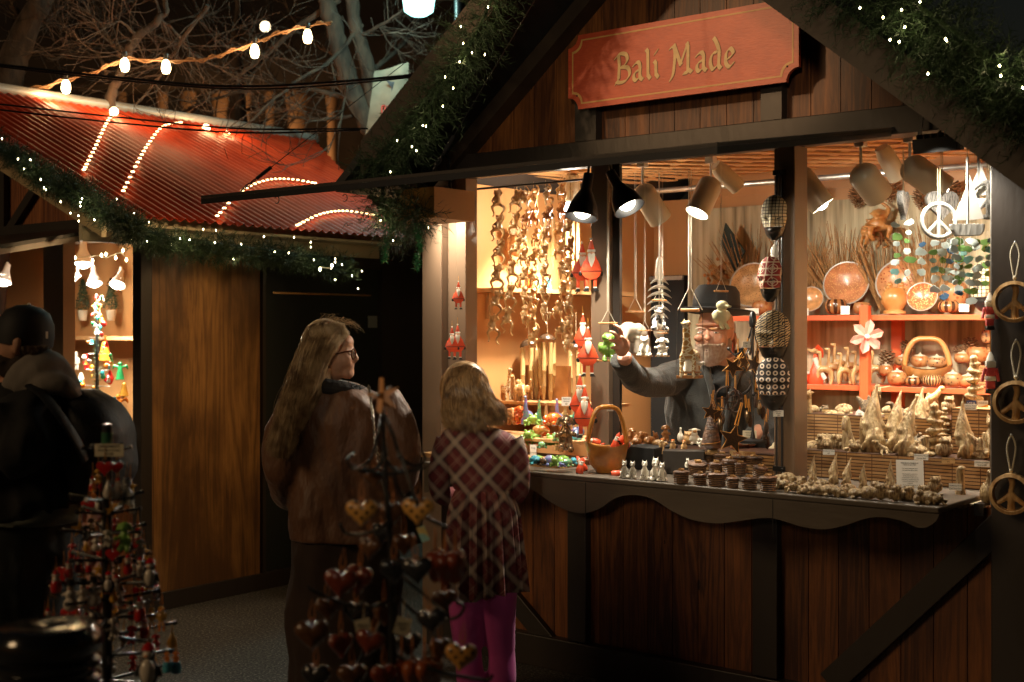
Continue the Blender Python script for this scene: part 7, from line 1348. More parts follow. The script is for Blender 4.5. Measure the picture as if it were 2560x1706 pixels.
strands(mb,f,R0,[(668,1120,-.12),(690,1140,-.16),(715,1142,-.16),(745,1080,-.15),(765,1030,-.14)],1700,[[(728,930,-.08),(750,890,-.12),(785,870,-.135),(815,870,-.13),(835,872,-.12)],[(700,1010,-.12),(725,1000,-.16),(755,985,-.17),(785,960,-.16),(800,940,-.13)]],.0008,12,3,.004)
strands(mb,f,[(790,808,-.03),(830,803,-.03),(860,812,-.03)],[(800,905,-.10),(838,862,-.10),(868,846,-.06)],420,[[(775,830,-.10),(815,818,-.10),(856,818,-.07)]],.0008,9,5,.004)
strands(mb,f,[(800,805,0),(860,812,0)],[(820,788,-.02),(905,826,-.02)],60,[[(810,792,-.01),(885,806,-.01)]],.0007,14,6,.006)
mb.build('hair_strands',M_hairw,hair,recalc=False)
mb=MB();fr=mat('tortoise_frame',(.12,.04,.02),.25);P=[f.L(838,886,-.085),f.L(862,880,-.075),f.L(880,877,-.05)];mb.tube(P,.0028,6);mb.tube([f.L(884+5*cos(a),886+13*sin(a),-.045+.012*cos(a))for a in np.linspace(0,2*pi,16,endpoint=False)],.003,6,closed=True);gl=mb.build('glasses',fr,w)
mb=MB();mb.add([f.L(884+4*cos(a),886+12*sin(a),-.045+.010*cos(a))for a in np.linspace(0,2*pi,12,endpoint=False)],[tuple(range(12))]);mb.build('lens',mat('tinted_lens',(.08,.04,.03),.1,alpha=.6),gl)
mb=MB();P=smoothpath([f.L(922,968,-.12),f.L(930,1020,-.17),f.L(938,1100,-.18),f.L(955,1200,-.19),f.L(970,1250,-.2)],14)
for i in range(0,len(P)-1):
 c=P[i];d=(P[i+1]-P[i]).normalized();n_=Vector((1,0,0))if i%2 else Vector((.3,-1,0)).normalized();mb.tube([c+d*.009*cos(a)+n_*.0055*sin(a)for a in np.linspace(0,2*pi,8,endpoint=False)],.0019,4,closed=True)
mb.build('bag_chain',mat('dark_steel_chain',(.3,.27,.22),.3,metal=.9),w)
# ---- girl in the plaid dress ----
_q=NT('plaid_dress',rough=.8);_x,_y,_z=_q.sep(_q.mapped((1,1,1)))[:]
_u=_q.math('ADD',_q.math('MULTIPLY',_x,1.0),_q.math('MULTIPLY',_z,.92));_v=_q.math('SUBTRACT',_q.math('MULTIPLY',_x,1.0),_q.math('MULTIPLY',_z,.92))
def _band(a,n,c,w_):fr_=_q.math('FRACT',_q.math('MULTIPLY',a,n));return _q.math('LESS_THAN',_q.math('ABSOLUTE',_q.math('SUBTRACT',fr_,c)),w_)
_N=7.6;_col=(.13,.018,.020)
_blk=_q.math('MULTIPLY',_q.math('ADD',_band(_u,_N,.5,.18),_band(_v,_N,.5,.18)),.5)
_base=_q.mix(_blk,_col,(.008,.008,.010))
_wh=None
for _a in(_u,_v):
 for c_,w_ in((.462,.020),(.538,.020),(.40,.008),(.60,.008),(.02,.006),(.12,.005)):
  b_=_band(_a,_N,c_,w_);_wh=b_ if _wh is None else _q.math('MAXIMUM',_wh,b_)
_q.color(_q.mix(_q.math('MULTIPLY',_wh,.9),_base,(.52,.39,.30)));M_plaid=_q.m
M_leg=mat('magenta_leggings',(.70,.09,.40),.7,var=.12,sheen=.2)
Zg=5.2;gp=person('girl seen from behind in red and black plaid dress with magenta leggings',1180,Zg);f=PF(gp,Zg)
mb=MB();mb.ell(f.L(1160,975,0),(.085,.098,.115));limb(mb,f,[(1165,1080,0,.05),(1163,1020,0,.048)]);loft(mb,f,[(1170,1075,40,.05,0),(1192,1100,60,.055,0),(1205,1250,48,.06,0),(1205,1480,50,.06,0)],20)
for dx in(0,78):limb(mb,f,[(1168+dx,1450,0,.055),(1166+dx,1580,0,.042),(1174+dx,1690,0,.036),(1172+dx,1775,0,.034),(1172+dx,1783,-.05,.035)])
limb(mb,f,[(1126,1112,0,.034),(1106,1225,.05,.028),(1150,1235,.2,.03),(1175,1228,.26,.03)]);limb(mb,f,[(1272,1112,0,.034),(1294,1222,.05,.028),(1275,1225,.2,.03),(1250,1220,.26,.03)])
for k,dx in((0,1180),(1,1245)):
 for j in range(5):limb(mb,f,[(dx-6+j*4,1222-j*3,.27,.009),(dx-4+j*5,1216-j*4,.31,.008),(dx-2+j*4,1222,.34,.007)],6,2)
mb.build('body',M_skin,gp,remesh=.007,sm=4)
mb=MB()
for dx,b in((0,0),(80,4)):limb(mb,f,[(1168+dx,1440,0,.082),(1166+dx,1540,0,.072),(1170+dx+b,1630,.01,.056),(1176+dx,1700,.0,.058),(1176+dx,1760,0,.044)])
mb.build('leggings',M_leg,gp,remesh=.009,sm=2)
mb=MB();loft(mb,f,[(1170,1066,42,.06,0),(1188,1080,80,.08,0),(1198,1105,98,.095,0),(1203,1160,92,.10,0),(1208,1222,74,.095,0)],56,.012,8,5)
mb.build('dress_top',M_plaid,gp,solid=.003)
mb=MB()
for sx,P in((0,[(1122,1102,0,.054),(1106,1150,0,.050),(1098,1205,.02,.044),(1108,1240,.08,.040),(1150,1236,.18,.036)]),(1,[(1276,1100,0,.054),(1292,1150,0,.050),(1298,1205,.02,.044),(1292,1238,.08,.040),(1268,1228,.18,.034)])):
 m2=MB();limb(m2,f,P,18);m2.build('sleeve',M_plaid,gp,disp=lambda c:c+Vector((0,mnoise.noise(c*18)*.006,0)))
def skirtP(j,i,n=120,m=24):
 a=2*pi*i/n;v=j/(m-1);hw=(66+16*min(1,v*4)**.7+14*v)*f.s;hd=.10+.055*v**.6
 pl=(sin(17*a+1.2)*.5+sin(29*a+.7+v)*.35)*(.012+.024*v)*min(1,v*6+.3);c=f.L(1207+4*v,1222+(258+12*sin(2*a))*v,0)
 return Vector((c.x+cos(a)*(hw+pl),c.y+sin(a)*(hd+pl*1.2),c.z))
mb=MB();n_,m_=120,24;mb.add([skirtP(j,i)for j in range(m_)for i in range(n_)],[(j*n_+i,j*n_+(i+1)%n_,(j+1)*n_+(i+1)%n_,(j+1)*n_+i)for j in range(m_-1)for i in range(n_)]);mb.build('skirt',M_plaid,gp,solid=.003)
mb=MB();mb.ell(f.L(1162,972,0),(.105,.115,.115));loft(mb,f,[(1162,935,46,.09,0),(1172,985,62,.115,-.005),(1186,1035,76,.12,-.01),(1190,1060,74,.11,-.01)],36,.05,2);hr=mb.build('hair',M_hairg,gp,remesh=.008,sm=2)
mb=MB();strands(mb,f,[(1118,950,-.05),(1135,920,-.08),(1165,912,-.085),(1195,925,-.08),(1215,950,-.05)],[(1112,1066,-.06),(1145,1070,-.13),(1185,1074,-.145),(1230,1068,-.13),(1272,1052,-.06)],1900,[[(1112,985,-.075),(1140,965,-.125),(1168,962,-.135),(1200,968,-.125),(1228,985,-.075)],[(1108,1030,-.08),(1142,1020,-.14),(1180,1020,-.15),(1218,1018,-.14),(1256,1020,-.08)]],.0008,11,9,.005);mb.build('hair_strands',M_hairg,hr,recalc=False)
# ---- stallholder ----
Zv=6.05;vd=person('bearded man in black hat behind the counter reaching for a frog puppet',1785,Zv);f=PF(vd,Zv);vd.location.z=0.0
mb=MB();mb.ell(f.L(1790,820,.02),(.088,.10,.125));mb.ell(f.L(1780,855,-.045),(.078,.075,.09));mb.ell(f.L(1774,886,-.06),(.056,.055,.045))
limb(mb,f,[(1800,940,.04,.072),(1798,890,.02,.07)]);mb.ell(f.L(1768,838,-.135),(.012,.018,.026));mb.ell(f.L(1767,846,-.145),(.017,.016,.013));mb.ell(f.L(1746,846,-.11),(.022,.016,.018));mb.ell(f.L(1797,846,-.10),(.024,.016,.018));mb.ell(f.L(1770,812,-.10),(.06,.025,.012))
mb.ell(f.L(1837,850,.03),(.012,.018,.032));loft(mb,f,[(1800,915,40,.06,.05),(1790,950,100,.09,.05),(1785,1050,95,.11,.05),(1785,1300,90,.12,.05)],20)
limb(mb,f,[(1785,1300,.05,.12),(1760,1450,.05,.08),(1755,1500,.05,.06)]);limb(mb,f,[(1810,1300,.05,.12),(1830,1450,.05,.08),(1835,1500,.05,.06)])
# arm and hand holding the swing
limb(mb,f,[(1700,945,0,.055),(1625,965,-.15,.046),(1575,925,-.36,.036),(1560,890,-.44,.032)])
mb.ell(f.L(1556,868,-.46),(.034,.020,.044),(0,.25,0))
for j,(x0,y0,x1,y1,x2,y2,r)in enumerate(((1556,846,1549,822,1534,812,.0092),(1549,850,1536,834,1524,830,.0090),(1546,860,1532,852,1522,850,.0086),(1546,872,1535,870,1526,870,.0078))):limb(mb,f,[(x0,y0,-.47,r*1.1),(x1,y1,-.485+.004*j,r),(x2,y2,-.47,r*.85)],8,3)
limb(mb,f,[(1566,868,-.48,.013),(1562,850,-.50,.011),(1550,842,-.505,.009)],8,3)
limb(mb,f,[(1880,950,.05,.055),(1905,1050,.0,.045),(1890,1090,-.15,.035),(1862,1105,-.2,.032)]);mb.ell(f.L(1850,1108,-.22),(.04,.03,.02))
for j in range(5):limb(mb,f,[(1842,1104+j*3,-.24,.010),(1832,1106+j*3,-.26,.009),(1826,1112+j*2,-.26,.008)],6,2)
mb.build('body',M_skinr,vd,remesh=.0045,sm=2)
M_jack=mat('charcoal_fleece',(.026,.024,.020),.9,var=.3,vscale=12,bump=.3,bscale=120,sheen=.2)
mb=MB();loft(mb,f,[(1792,918,52,.085,.05),(1792,938,96,.12,.05),(1786,975,118,.14,.05),(1784,1050,118,.15,.05),(1784,1150,120,.15,.05),(1784,1260,122,.15,.05)],44,.03,6)
limb(mb,f,[(1712,935,.02,.085),(1650,955,-.10,.074),(1600,950,-.26,.064),(1565,915,-.38,.052),(1556,898,-.42,.050)]);limb(mb,f,[(1872,940,.05,.085),(1908,1010,.03,.08),(1908,1080,-.06,.068),(1872,1110,-.17,.05)])
mb.build('jacket',M_jack,vd,remesh=.009,sm=2,disp=lambda c:cloth(c,.026,1.5))
mb=MB();mb.add([f.L(*p)for p in((1762,905,-.115),(1800,925,-.13),(1836,905,-.10),(1828,990,-.125),(1806,1120,-.13),(1786,1120,-.13),(1782,1000,-.13))],[(0,1,6),(1,2,3),(1,3,6),(3,4,5),(3,5,6)]);mb.ell(f.L(1797,960,-.045),(.075,.075,.09));loft(mb,f,[(1797,915,44,.08,.03),(1800,950,58,.10,.02)],20);mb.build('black_shirt',M_bmatte,vd,remesh=.01,sm=2)
mb=MB();limb(mb,f,[(1846,872,.05,.026),(1856,905,.04,.034),(1838,935,-.05,.03),(1826,990,-.115,.018),(1808,1120,-.125,.012)]);limb(mb,f,[(1760,905,-.03,.02),(1772,945,-.10,.02),(1784,1010,-.13,.014),(1786,1120,-.13,.012)]);mb.build('jacket_collar',M_jack,vd,remesh=.009)
M_beard=mat('grey_beard',(.58,.47,.38),.8,col2=(.45,.30,.22),vscale=60)
mb=MB();strands(mb,f,[(1738,862,-.10),(1755,862,-.135),(1775,862,-.145),(1795,862,-.13),(1812,858,-.09),(1826,846,-.04)],[(1746,896,-.09),(1758,910,-.115),(1774,916,-.12),(1794,910,-.11),(1812,896,-.08),(1828,880,-.04)],900,[[(1740,882,-.105),(1757,890,-.125),(1774,894,-.13),(1796,888,-.12),(1814,876,-.085),(1828,864,-.04)]],.0011,4,12,.002,.006)
strands(mb,f,[(1768,860,-.15),(1770,860,-.15)],[(1746,872,-.13),(1796,872,-.125)],90,[[(1757,863,-.145),(1783,863,-.14)]],.0012,3,14);mb.build('beard',M_beard,vd,recalc=False)
mb=MB();limb(mb,f,[(1754,873,-.128,.003),(1768,876,-.138,.005),(1786,871,-.126,.003)],6,3);mb.build('mouth',mat('mouth_dark',(.10,.03,.025),.5),vd)
for x,d in((1750,-.112),(1790,-.108)):
 mb=MB();mb.ell(f.L(x,832,d+.004),(.013,.008,.0045));e=mb.build('eye',M_swhite,vd);mb=MB();mb.ell(f.L(x,832,d-.003),.0038);mb.build('pupil',M_sblack,e);mb=MB();limb(mb,f,[(x-12,823,d-.004,.003),(x,820,d-.012,.0045),(x+12,824,d,.003)],6,3);mb.build('eyebrow',M_beard,vd)
M_felt=mat('black_felt',(.018,.018,.020),.75,var=.2,vscale=30)
hc=f.L(1790,782,.0);R=Euler((-.06,.06,0)).to_matrix()
mb=MB();mb.lathe([(.125,-.006),(.178,.004),(.182,.010),(.178,.013),(.12,.006),(.106,.012)],hc,40,R,1.0,.92);mb.lathe([(.112,0),(.112,.05),(.106,.10),(.088,.125),(.05,.128),(0,.115)],hc,40,R,1.0,.95)
mb.build('hat',M_felt,vd);mb=MB();mb.lathe([(.1135,.012),(.1135,.035),(.113,.035),(.113,.012)],hc,40,R,1.0,.95);mb.build('hat_band',M_bmatte,vd)
# ---- man with the backpack ----
Zm=4.1;mn=person('man in black cap and dark jacket with grey hood and backpack, facing the orange stall',60,Zm);f=PF(mn,Zm)
M_jk=mat('black_jacket',(.016,.016,.016),.92,var=.3,vscale=8,bump=.3,bscale=20)
mb=MB();mb.ell(f.L(56,850,0),(.078,.095,.115));mb.ell(f.L(28,885,0),(.055,.065,.07));mb.ell(f.L(14,912,0),(.05,.055,.045));limb(mb,f,[(60,960,0,.062),(54,900,0,.062)]);limb(mb,f,[(-2,862,0,.012),(-12,884,0,.014),(-4,892,0,.01)]);mb.ell(f.L(42,866,-.098),(.012,.010,.030),(0,.15,0));mb.ell(f.L(44,856,-.1),(.015,.008,.018))
loft(mb,f,[(60,950,40,.05,0),(60,1000,110,.09,0),(60,1280,100,.11,0)],20);limb(mb,f,[(30,1280,0,.11),(20,1600,0,.07),(20,1920,0,.05),(-10,1950,0,.045)]);limb(mb,f,[(90,1280,.05,.11),(110,1600,.05,.07),(110,1920,.05,.05),(80,1950,.05,.045)])
limb(mb,f,[(40,1010,-.1,.05),(30,1120,-.12,.04),(-30,1150,-.12,.035)]);mb.build('body',M_skin,mn,remesh=.008,sm=3)
mb=MB();limb(mb,f,[(8,893,-.075,.02),(18,925,-.045,.03),(44,915,-.065,.03),(56,890,-.07,.02)]);mb.build('beard',mat('dark_beard',(.03,.018,.012),.9),mn,remesh=.008)
mb=MB();loft(mb,f,[(84,872,36,.09,.0),(92,892,34,.085,0),(90,902,28,.07,0)],24,.05);hrm=mb.build('hair',mat('dark_blond_hair',(.12,.075,.04),.6),mn);mb=MB();strands(mb,f,[(52,866,-.095),(80,866,-.105),(110,866,-.07),(122,866,-.02)],[(60,885,-.09),(84,900,-.10),(110,905,-.075),(128,892,-.02)],260,[[(56,876,-.10),(84,884,-.108),(112,886,-.08),(126,880,-.02)]],.0013,5,31);mb.build('hair_strands',MATS['dark_blond_hair'],hrm,recalc=False)
mb=MB();c=f.L(62,846,0);mb.lathe([(.108,-.02),(.110,.01),(.104,.05),(.082,.085),(.045,.103),(0,.108)],c,32,(0,.12,0),.80,.92);cap_=mb.build('cap',mat('black_cap',(.012,.012,.013),.7),mn)
mb=MB();mb.ell(c+Vector((-.10,0,-.01)),(.06,.08,.008),(0,-.15,0));mb.build('cap_peak',MATS['black_cap'],cap_);mb=MB();p=f.L(117,838,-.058);mb.box(p,(.008,.002,.022),(0,0,1.1));mb.ell(c+Vector((.013,0,.108)),.006);mb.build('cap_patch',M_swhite,cap_)
mb=MB();limb(mb,f,[(20,985,-.06,.03),(60,940,-.10,.05),(115,915,-.06,.055),(150,945,0,.05),(175,975,.0,.035)]);limb(mb,f,[(40,975,-.11,.03),(95,935,-.11,.05),(140,930,-.06,.05),(185,985,-.06,.03)]);limb(mb,f,[(60,985,-.12,.02),(110,960,-.13,.04),(160,965,-.12,.035),(195,1000,-.08,.02)]);mb.build('grey_hood',mat('grey_jersey',(.24,.21,.18),.85,var=.2,bump=.2),mn,remesh=.009,sm=2)
mb=MB();loft(mb,f,[(75,955,70,.09,0),(74,985,112,.13,0),(66,1040,138,.15,0),(60,1140,132,.15,0),(60,1240,140,.17,0),(70,1290,140,.16,0)],44,.03,4);limb(mb,f,[(10,1020,-.13,.10),(-5,1120,-.16,.09),(-60,1170,-.14,.07)]);limb(mb,f,[(80,1010,-.1,.09),(70,1110,-.19,.085),(0,1160,-.22,.06)]);mb.build('jacket',M_jk,mn,remesh=.011,sm=2,disp=lambda c:cloth(c,.035,1.2))
mb=MB();loft(mb,f,[(70,1255,138,.165,0),(80,1285,142,.17,0),(85,1300,134,.165,0)],44,.05,9);mb.build('shirt_hem',mat('grey_green_shirt',(.10,.11,.09),.8),mn)
mb=MB();limb(mb,f,[(40,1290,0,.15),(35,1500,0,.12),(30,1700,0,.09),(30,1920,0,.075)]);limb(mb,f,[(95,1290,.05,.15),(105,1500,.05,.125),(115,1700,.05,.09),(110,1920,.05,.075)]);mb.build('trousers',mat('dark_teal_trousers',(.02,.024,.024),.8,var=.3),mn,remesh=.014,sm=2,disp=lambda c:cloth(c,.02,1.5))
mb=MB();loft(mb,f,[(215,975,30,.08,0),(230,1010,68,.14,0),(244,1090,84,.16,0),(250,1180,78,.16,0),(240,1240,60,.13,0)],36,.04,12);mb.build('backpack',mat('black_nylon',(.014,.015,.016),.6,bump=.5,bscale=25),mn,disp=lambda c:c+Vector((mnoise.noise(c*9)*.015,mnoise.noise(c*11)*.012,0)))
mb=MB();P=smoothpath([f.L(*q)for q in((75,965,-.16),(110,990,-.19),(150,1040,-.21),(190,1100,-.2),(215,1150,-.17))],6);mb.tube(P,.022,8,flat=.35);mb.build('shoulder_strap',MATS['black_nylon'],mn)
# ================= GOODS OF THE LEFT STALL =================
LGY=.1
t=T('display_tree','dark display tree hung with glass ornaments and topped by a wire star','display tree',W(243,1165,LGY));o=Vector(t.location);s=S(o)
mb=MB();mb.tube([(0,0,0),(0,0,370*s)],.012,8);mb.build('pole',M_black,t)
mb=MB()
for k in range(700):z=rng.uniform(60,370)*s;d=rv(rng.uniform(.02,.05));w2=d.cross(rv()).normalized()*.003;c=Vector((0,0,z));mb.add([c-w2,c+w2,c+d],[(0,1,2)])
mb.build('tinsel',mat('dark_tinsel',(.05,.12,.06),.3,metal=.4),t,smooth=False,recalc=False)
mb=MB();P=[Vector((r*cos(pi/2+k*pi/5)*s,0,395*s+r*sin(pi/2+k*pi/5)*s))for k,r in enumerate([22,10]*5)];mb.tube(P,.003,5,closed=True);mb.build('wire_star',M_gold,t)
for z in range(80,340,40):mb=MB();L=(90-z*.18)*s;mb.tube([(-L,0,z*s),(L,0,z*s)],.003,5);mb.build('arm',M_steel,t)
gcol=[mat('ornament_red',(.55,.02,.02),.1,coat=.8),mat('ornament_gold',(.75,.40,.06),.12,metal=.6),mat('ornament_green',(.02,.30,.10),.1,coat=.8),mat('ornament_white',(.75,.72,.65),.15,coat=.5),mat('ornament_teal',(.03,.35,.40),.1,coat=.8),mat('ornament_orange',(.80,.25,.03),.12,coat=.6)]
WHERE=('near the tip of the dark display tree','high on the dark display tree','at the middle of the dark display tree','low on the dark display tree','at the foot of the dark display tree')
CN=('red','gold','green','white','teal','orange');seen=set()
protoO={}
LBS={}
for i in range(90):
 v=rng.random()**.7;py=735+335*v;px=243+rng.uniform(-1,1)*(12+52*v);k=rng.randrange(6);kind=('ball','drop','bell','figure')[rng.randrange(4)];Yo=LGY+rng.uniform(-.12,.12)
 p=W(px,py,Yo);r=rng.uniform(4.5,9)*S(p);lb=f"{CN[k]} glass {kind} {WHERE[int(v * 4.99)]}"
 if lb in LBS:continue
 LBS[lb]=1
 key=(kind,k)
 if key not in protoO:
  mb=MB()
  if kind=='ball':mb.ell((0,0,0),1,seg=10,rings=7)
  elif kind=='drop':mb.lathe([(0,-1.6),(.4,-.9),(.8,-.1),(.6,.5),(.2,.9),(0,1)],seg=10)
  elif kind=='bell':mb.lathe([(1,-1),(.8,-.8),(.6,.2),(.3,.8),(0,.9)],seg=10)
  else:mb.lathe([(.6,-1.4),(.7,-.8),(.4,-.1),(.55,.3),(.5,.7),(0,1.1)],seg=10)
  o_=mb.build('glass_ornament',gcol[k],None);protoO[key]=o_.data
 else:o_=bpy.data.objects.new('glass_ornament',protoO[key]);COL.objects.link(o_)
 o_.location=p;o_.scale=(r,r,r);tag(o_,lb,'ornament',f'{CN[k]} glass {kind} ornaments {WHERE[int(v * 4.99)]}')
for x,y,lb in((207,800,'small potted cone tree on the wall shelf beside the wire star, by the post'),(278,800,'small potted cone tree leaning at the far side of the wire star')):
 p=W(x,y+2,.45);s=S(p);t=T('potted_tree',lb,'potted tree',p,0,'small potted cone trees');mb=MB();mb.lathe([(9*s,0),(13*s,26*s),(0,26*s)],seg=12);mb.build('pot',M_cream,t);mb=MB()
 for k in range(500):z=rng.random();d=rv(1);rr=(1-z)*17*s+2*s;c=Vector((d.x*rr,d.y*rr,(28+75*z)*s));e=rv(9*s);w2=e.cross(rv()).normalized()*.004;mb.add([c-w2,c+w2,c+e],[(0,1,2)])
 mb.build('foliage',M_needle,t,smooth=False,recalc=False)
def fairy(label,pts,Z,n,m=M_minil):
 t=T('fairy_lights',label,'string lights',C(*pts[0],Z),0);o=Vector(t.location);P=smoothpath([C(x,y,Z)-o for x,y in pts],6);mb=MB();mb.tube(P,.003,4);mb.build('wire',M_cream,t);me=None
 for i in range(n):
  p=P[int(i*(len(P)-1)/max(1,n-1))]+Vector((0,0,rng.uniform(-.03,.03)))
  if me is None:mb=MB();lowbulb(mb,(0,0,0),.009);q=mb.build('bulb',m,t,smooth=False);me=q.data
  else:q=bpy.data.objects.new('bulb',me);COL.objects.link(q);q.parent=t
  q.location=p
fairy('small white fairy lights strung between the spotlights of the orange stall',[(168,660),(180,648),(240,640),(265,645),(300,632),(316,648)],7.9,9);fairy('two fairy lights low beside the stall post',[(160,738),(165,772)],7.8,2)
fairy('tiny white lights in the pane above the clasp of the door',[(800,668),(830,672)],7.6,2)
for x,y,h,k,m,lb in((190,925,46,'nutcracker',3,'white bottle shaped ornament hanging on the wall rail'),(216,925,40,'nutcracker',0,'dark red bottle ornament beside the white one'),(262,910,60,'bell',5,'large orange glass fruit hanging by the display tree'),(272,960,26,'squat',0,'red glass heart under the orange glass fruit'),(300,950,50,'angel',2,'green glass figure nearest the dark corner post'),(296,1040,60,'angel',5,'orange glass figure low by the dark corner post'),(280,1055,60,'bell',5,'orange glass bell low in the stall opening'),(310,995,40,'bell',1,'gold glass bell beside the dark corner post')):F('glass_figure',lb,'ornament',x,y,.3,h,k,gcol[m],YAW)
# ================= NEAR STANDS =================
# ornament stand, left
Zo=3.15;base=C(268,822,Zo);base.z=0
st=T('ornament_stand','green topped black floor stand with many short arms of glass ornaments','stand',base,YAW);so_=Zo/FPX
def LO(px,py,d=0.0):w_=C(px,py,Zo+d)-base;return Vector((w_.dot(RGT),w_.dot(FWD),w_.z))
mb=MB();a=LO(268,1060);mb.tube([(0,0,0),(0,0,a.z)],.012,10);mb.lathe([(.22,0),(.22,.015),(.03,.03)],(0,0,0),24);mb.build('pole',M_black,st)
mb=MB();a=LO(268,1100);b=LO(272,1085);mb.lathe([(.014,0),(.014,.04),(0,.04)],(0,0,LO(268,1122).z));mb.build('green_cap',mat('dark_green_plastic',(.02,.12,.05),.4),st)
armsz=[(1130,52),(1250,80),(1285,70),(1335,92),(1400,90),(1460,120),(1500,110),(1545,130),(1590,150),(1640,140),(1700,160)]
for i,(py,L)in enumerate(armsz):
 z=LO(268,py).z
 for k in range(5):
  a=k*2*pi/5+i*.7;e=Vector((cos(a),sin(a),0))*L*so_*1.15;mb=MB();mb.tube([(0,0,z),(e.x,e.y,z+.012)],.004,6);mb.tube([(e.x*.97,e.y*.97,z+.011),(e.x*1.03,e.y*1.03,z+.013)],.006,6);mb.build('arm',M_black,st)
p=C(273,1126,Zo-.06);t=T('price_card','cream card above the red heart reading Ornaments, twelve dollars','price card',p,YAW-.1);mb=MB();mb.box((0,0,0),(.072,.0012,.030));mb.build('card',mat('cream_card',(.62,.55,.38),.6),t,smooth=False)
for tx,z,sz in(('ORNAMENTS',.009,.009),('Blown Glass & Painted',0,.006),('$12.00',-.009,.008)):text_mesh(tx,sz,M_ink,t,(0,-.001,z))
M_owhite=mat('frosted_white_glass',(.62,.56,.47),.25,coat=.6);M_ored=mat('deep_red_glass',(.45,.015,.012),.12,coat=.9);M_ogold=mat('gold_yellow_glass',(.62,.33,.05),.2,coat=.6)
def orn(kind,px,py,h,lb,m=None,d=0.0,grp='painted glass ornaments on the floor stand',rz=0.0):
 p=C(px,py+h,Zo+d);s=S(p)*h;t=T(kind+'_ornament',lb,'ornament',p,YAW+rz,grp,s)
 def e_(c,r,nm,mm,par=t,rot=None):q=MB();q.ell(c,r,rot);return q.build(nm,mm,par)
 if kind=='snowman':
  inst('snowman_body','snowman',M_owhite,t,(0,0,0),.86);q=MB();q.lathe([(.2,.84),(.2,.87),(.13,.88),(.12,1.02),(0,1.02)],seg=16);q.build('top_hat',M_sblack,t);e_((0,-.13,.74),(.025,.07,.02),'nose',M_santa);q=MB()
  for z in(.5,.58):q.ell((0,-.19,z),.02)
  q.build('buttons',M_sblack,t)
 elif kind=='penguin':
  inst('penguin_body','penguin',M_sblack,t,(0,0,0),.92);e_((0,-.12,.40),(.18,.15,.30),'belly',M_owhite);e_((0,-.12,.78),(.12,.1,.09),'face',M_owhite);e_((0,-.22,.77),(.05,.06,.02),'beak',gcol[5])
  for x in(-.1,.1):e_((x,-.1,.03),(.09,.13,.04),'foot',gcol[5])
  q=MB();q.lathe([(.17,.88),(.12,.98),(0,1.05)],seg=14);q.build('hat',M_ored,t)
 elif kind=='santa':
  q=MB();q.lathe([(.2,0),(.26,.15),(.2,.5),(.12,.62)],seg=14);q.build('coat',M_ored,t);e_((0,0,.68),.15,'head',M_face);e_((0,-.09,.56),(.13,.1,.17),'beard',M_owhite);q=MB();q.lathe([(.16,.78),(.09,.93),(0,1.05)],seg=12);q.build('hat',M_ored,t);q=MB();q.lathe([(.18,.74),(.19,.78),(.17,.81)],seg=14);q.build('hat_trim',M_owhite,t)
 elif kind=='heart':q=MB();q.prism(heartpoly(),-.16,.16,(0,0,.5));q.build('heart_body',m or M_ored,t,bevel=.13)
 elif kind=='duck':
  inst('duck_body','duck_sit',M_ogold,t,(0,0,.2),.8);e_((0,-.2,.77),(.08,.12,.035),'beak',gcol[5])
  for x in(-.08,.08):q=MB();q.tube([(x,0,.25),(x,0,.0)],.04,6);q.build('leg',gcol[5],t)
 elif kind=='star':q=MB();q.prism([((1 if k%2==0 else .4)*.5*cos(pi/2+k*pi/5),.5+(1 if k%2==0 else .4)*.5*sin(pi/2+k*pi/5))for k in range(10)],-.07,.07);q.build('star_body',M_ogold,t,bevel=.03)
 elif kind=='drop':q=MB();q.lathe([(0,0),(.2,.12),(.26,.32),(.14,.65),(.05,.9),(0,1)],seg=14);q.build('drop_body',m or M_owhite,t)
 elif kind=='zebra':inst('zebra_body','sit_cat',M_zeb,t,(0,0,0),1)
 elif kind=='frog':inst('frog_body','dog_sit',m or M_green,t,(0,0,0),1);
 elif kind=='bear':inst('bear_body','dog_sit',m or M_owhite,t,(0,0,0),1)
 elif kind=='pair':inst('fox_head','dog_sit',gcol[5],t,(0,0,.45),.55);q=MB();q.lathe([(.22,0),(.24,.2),(.18,.5)],seg=14);q.build('blue_trousers',M_blue,t);e_((0,0,.0),(.15,.18,.06),'shoes',M_ogold)
 chord([(-.05,0,.95),(0,0,1.0+34/h),(.05,0,.95)],.013*60/h,M_gstr,t,'gold_loop')
 return t
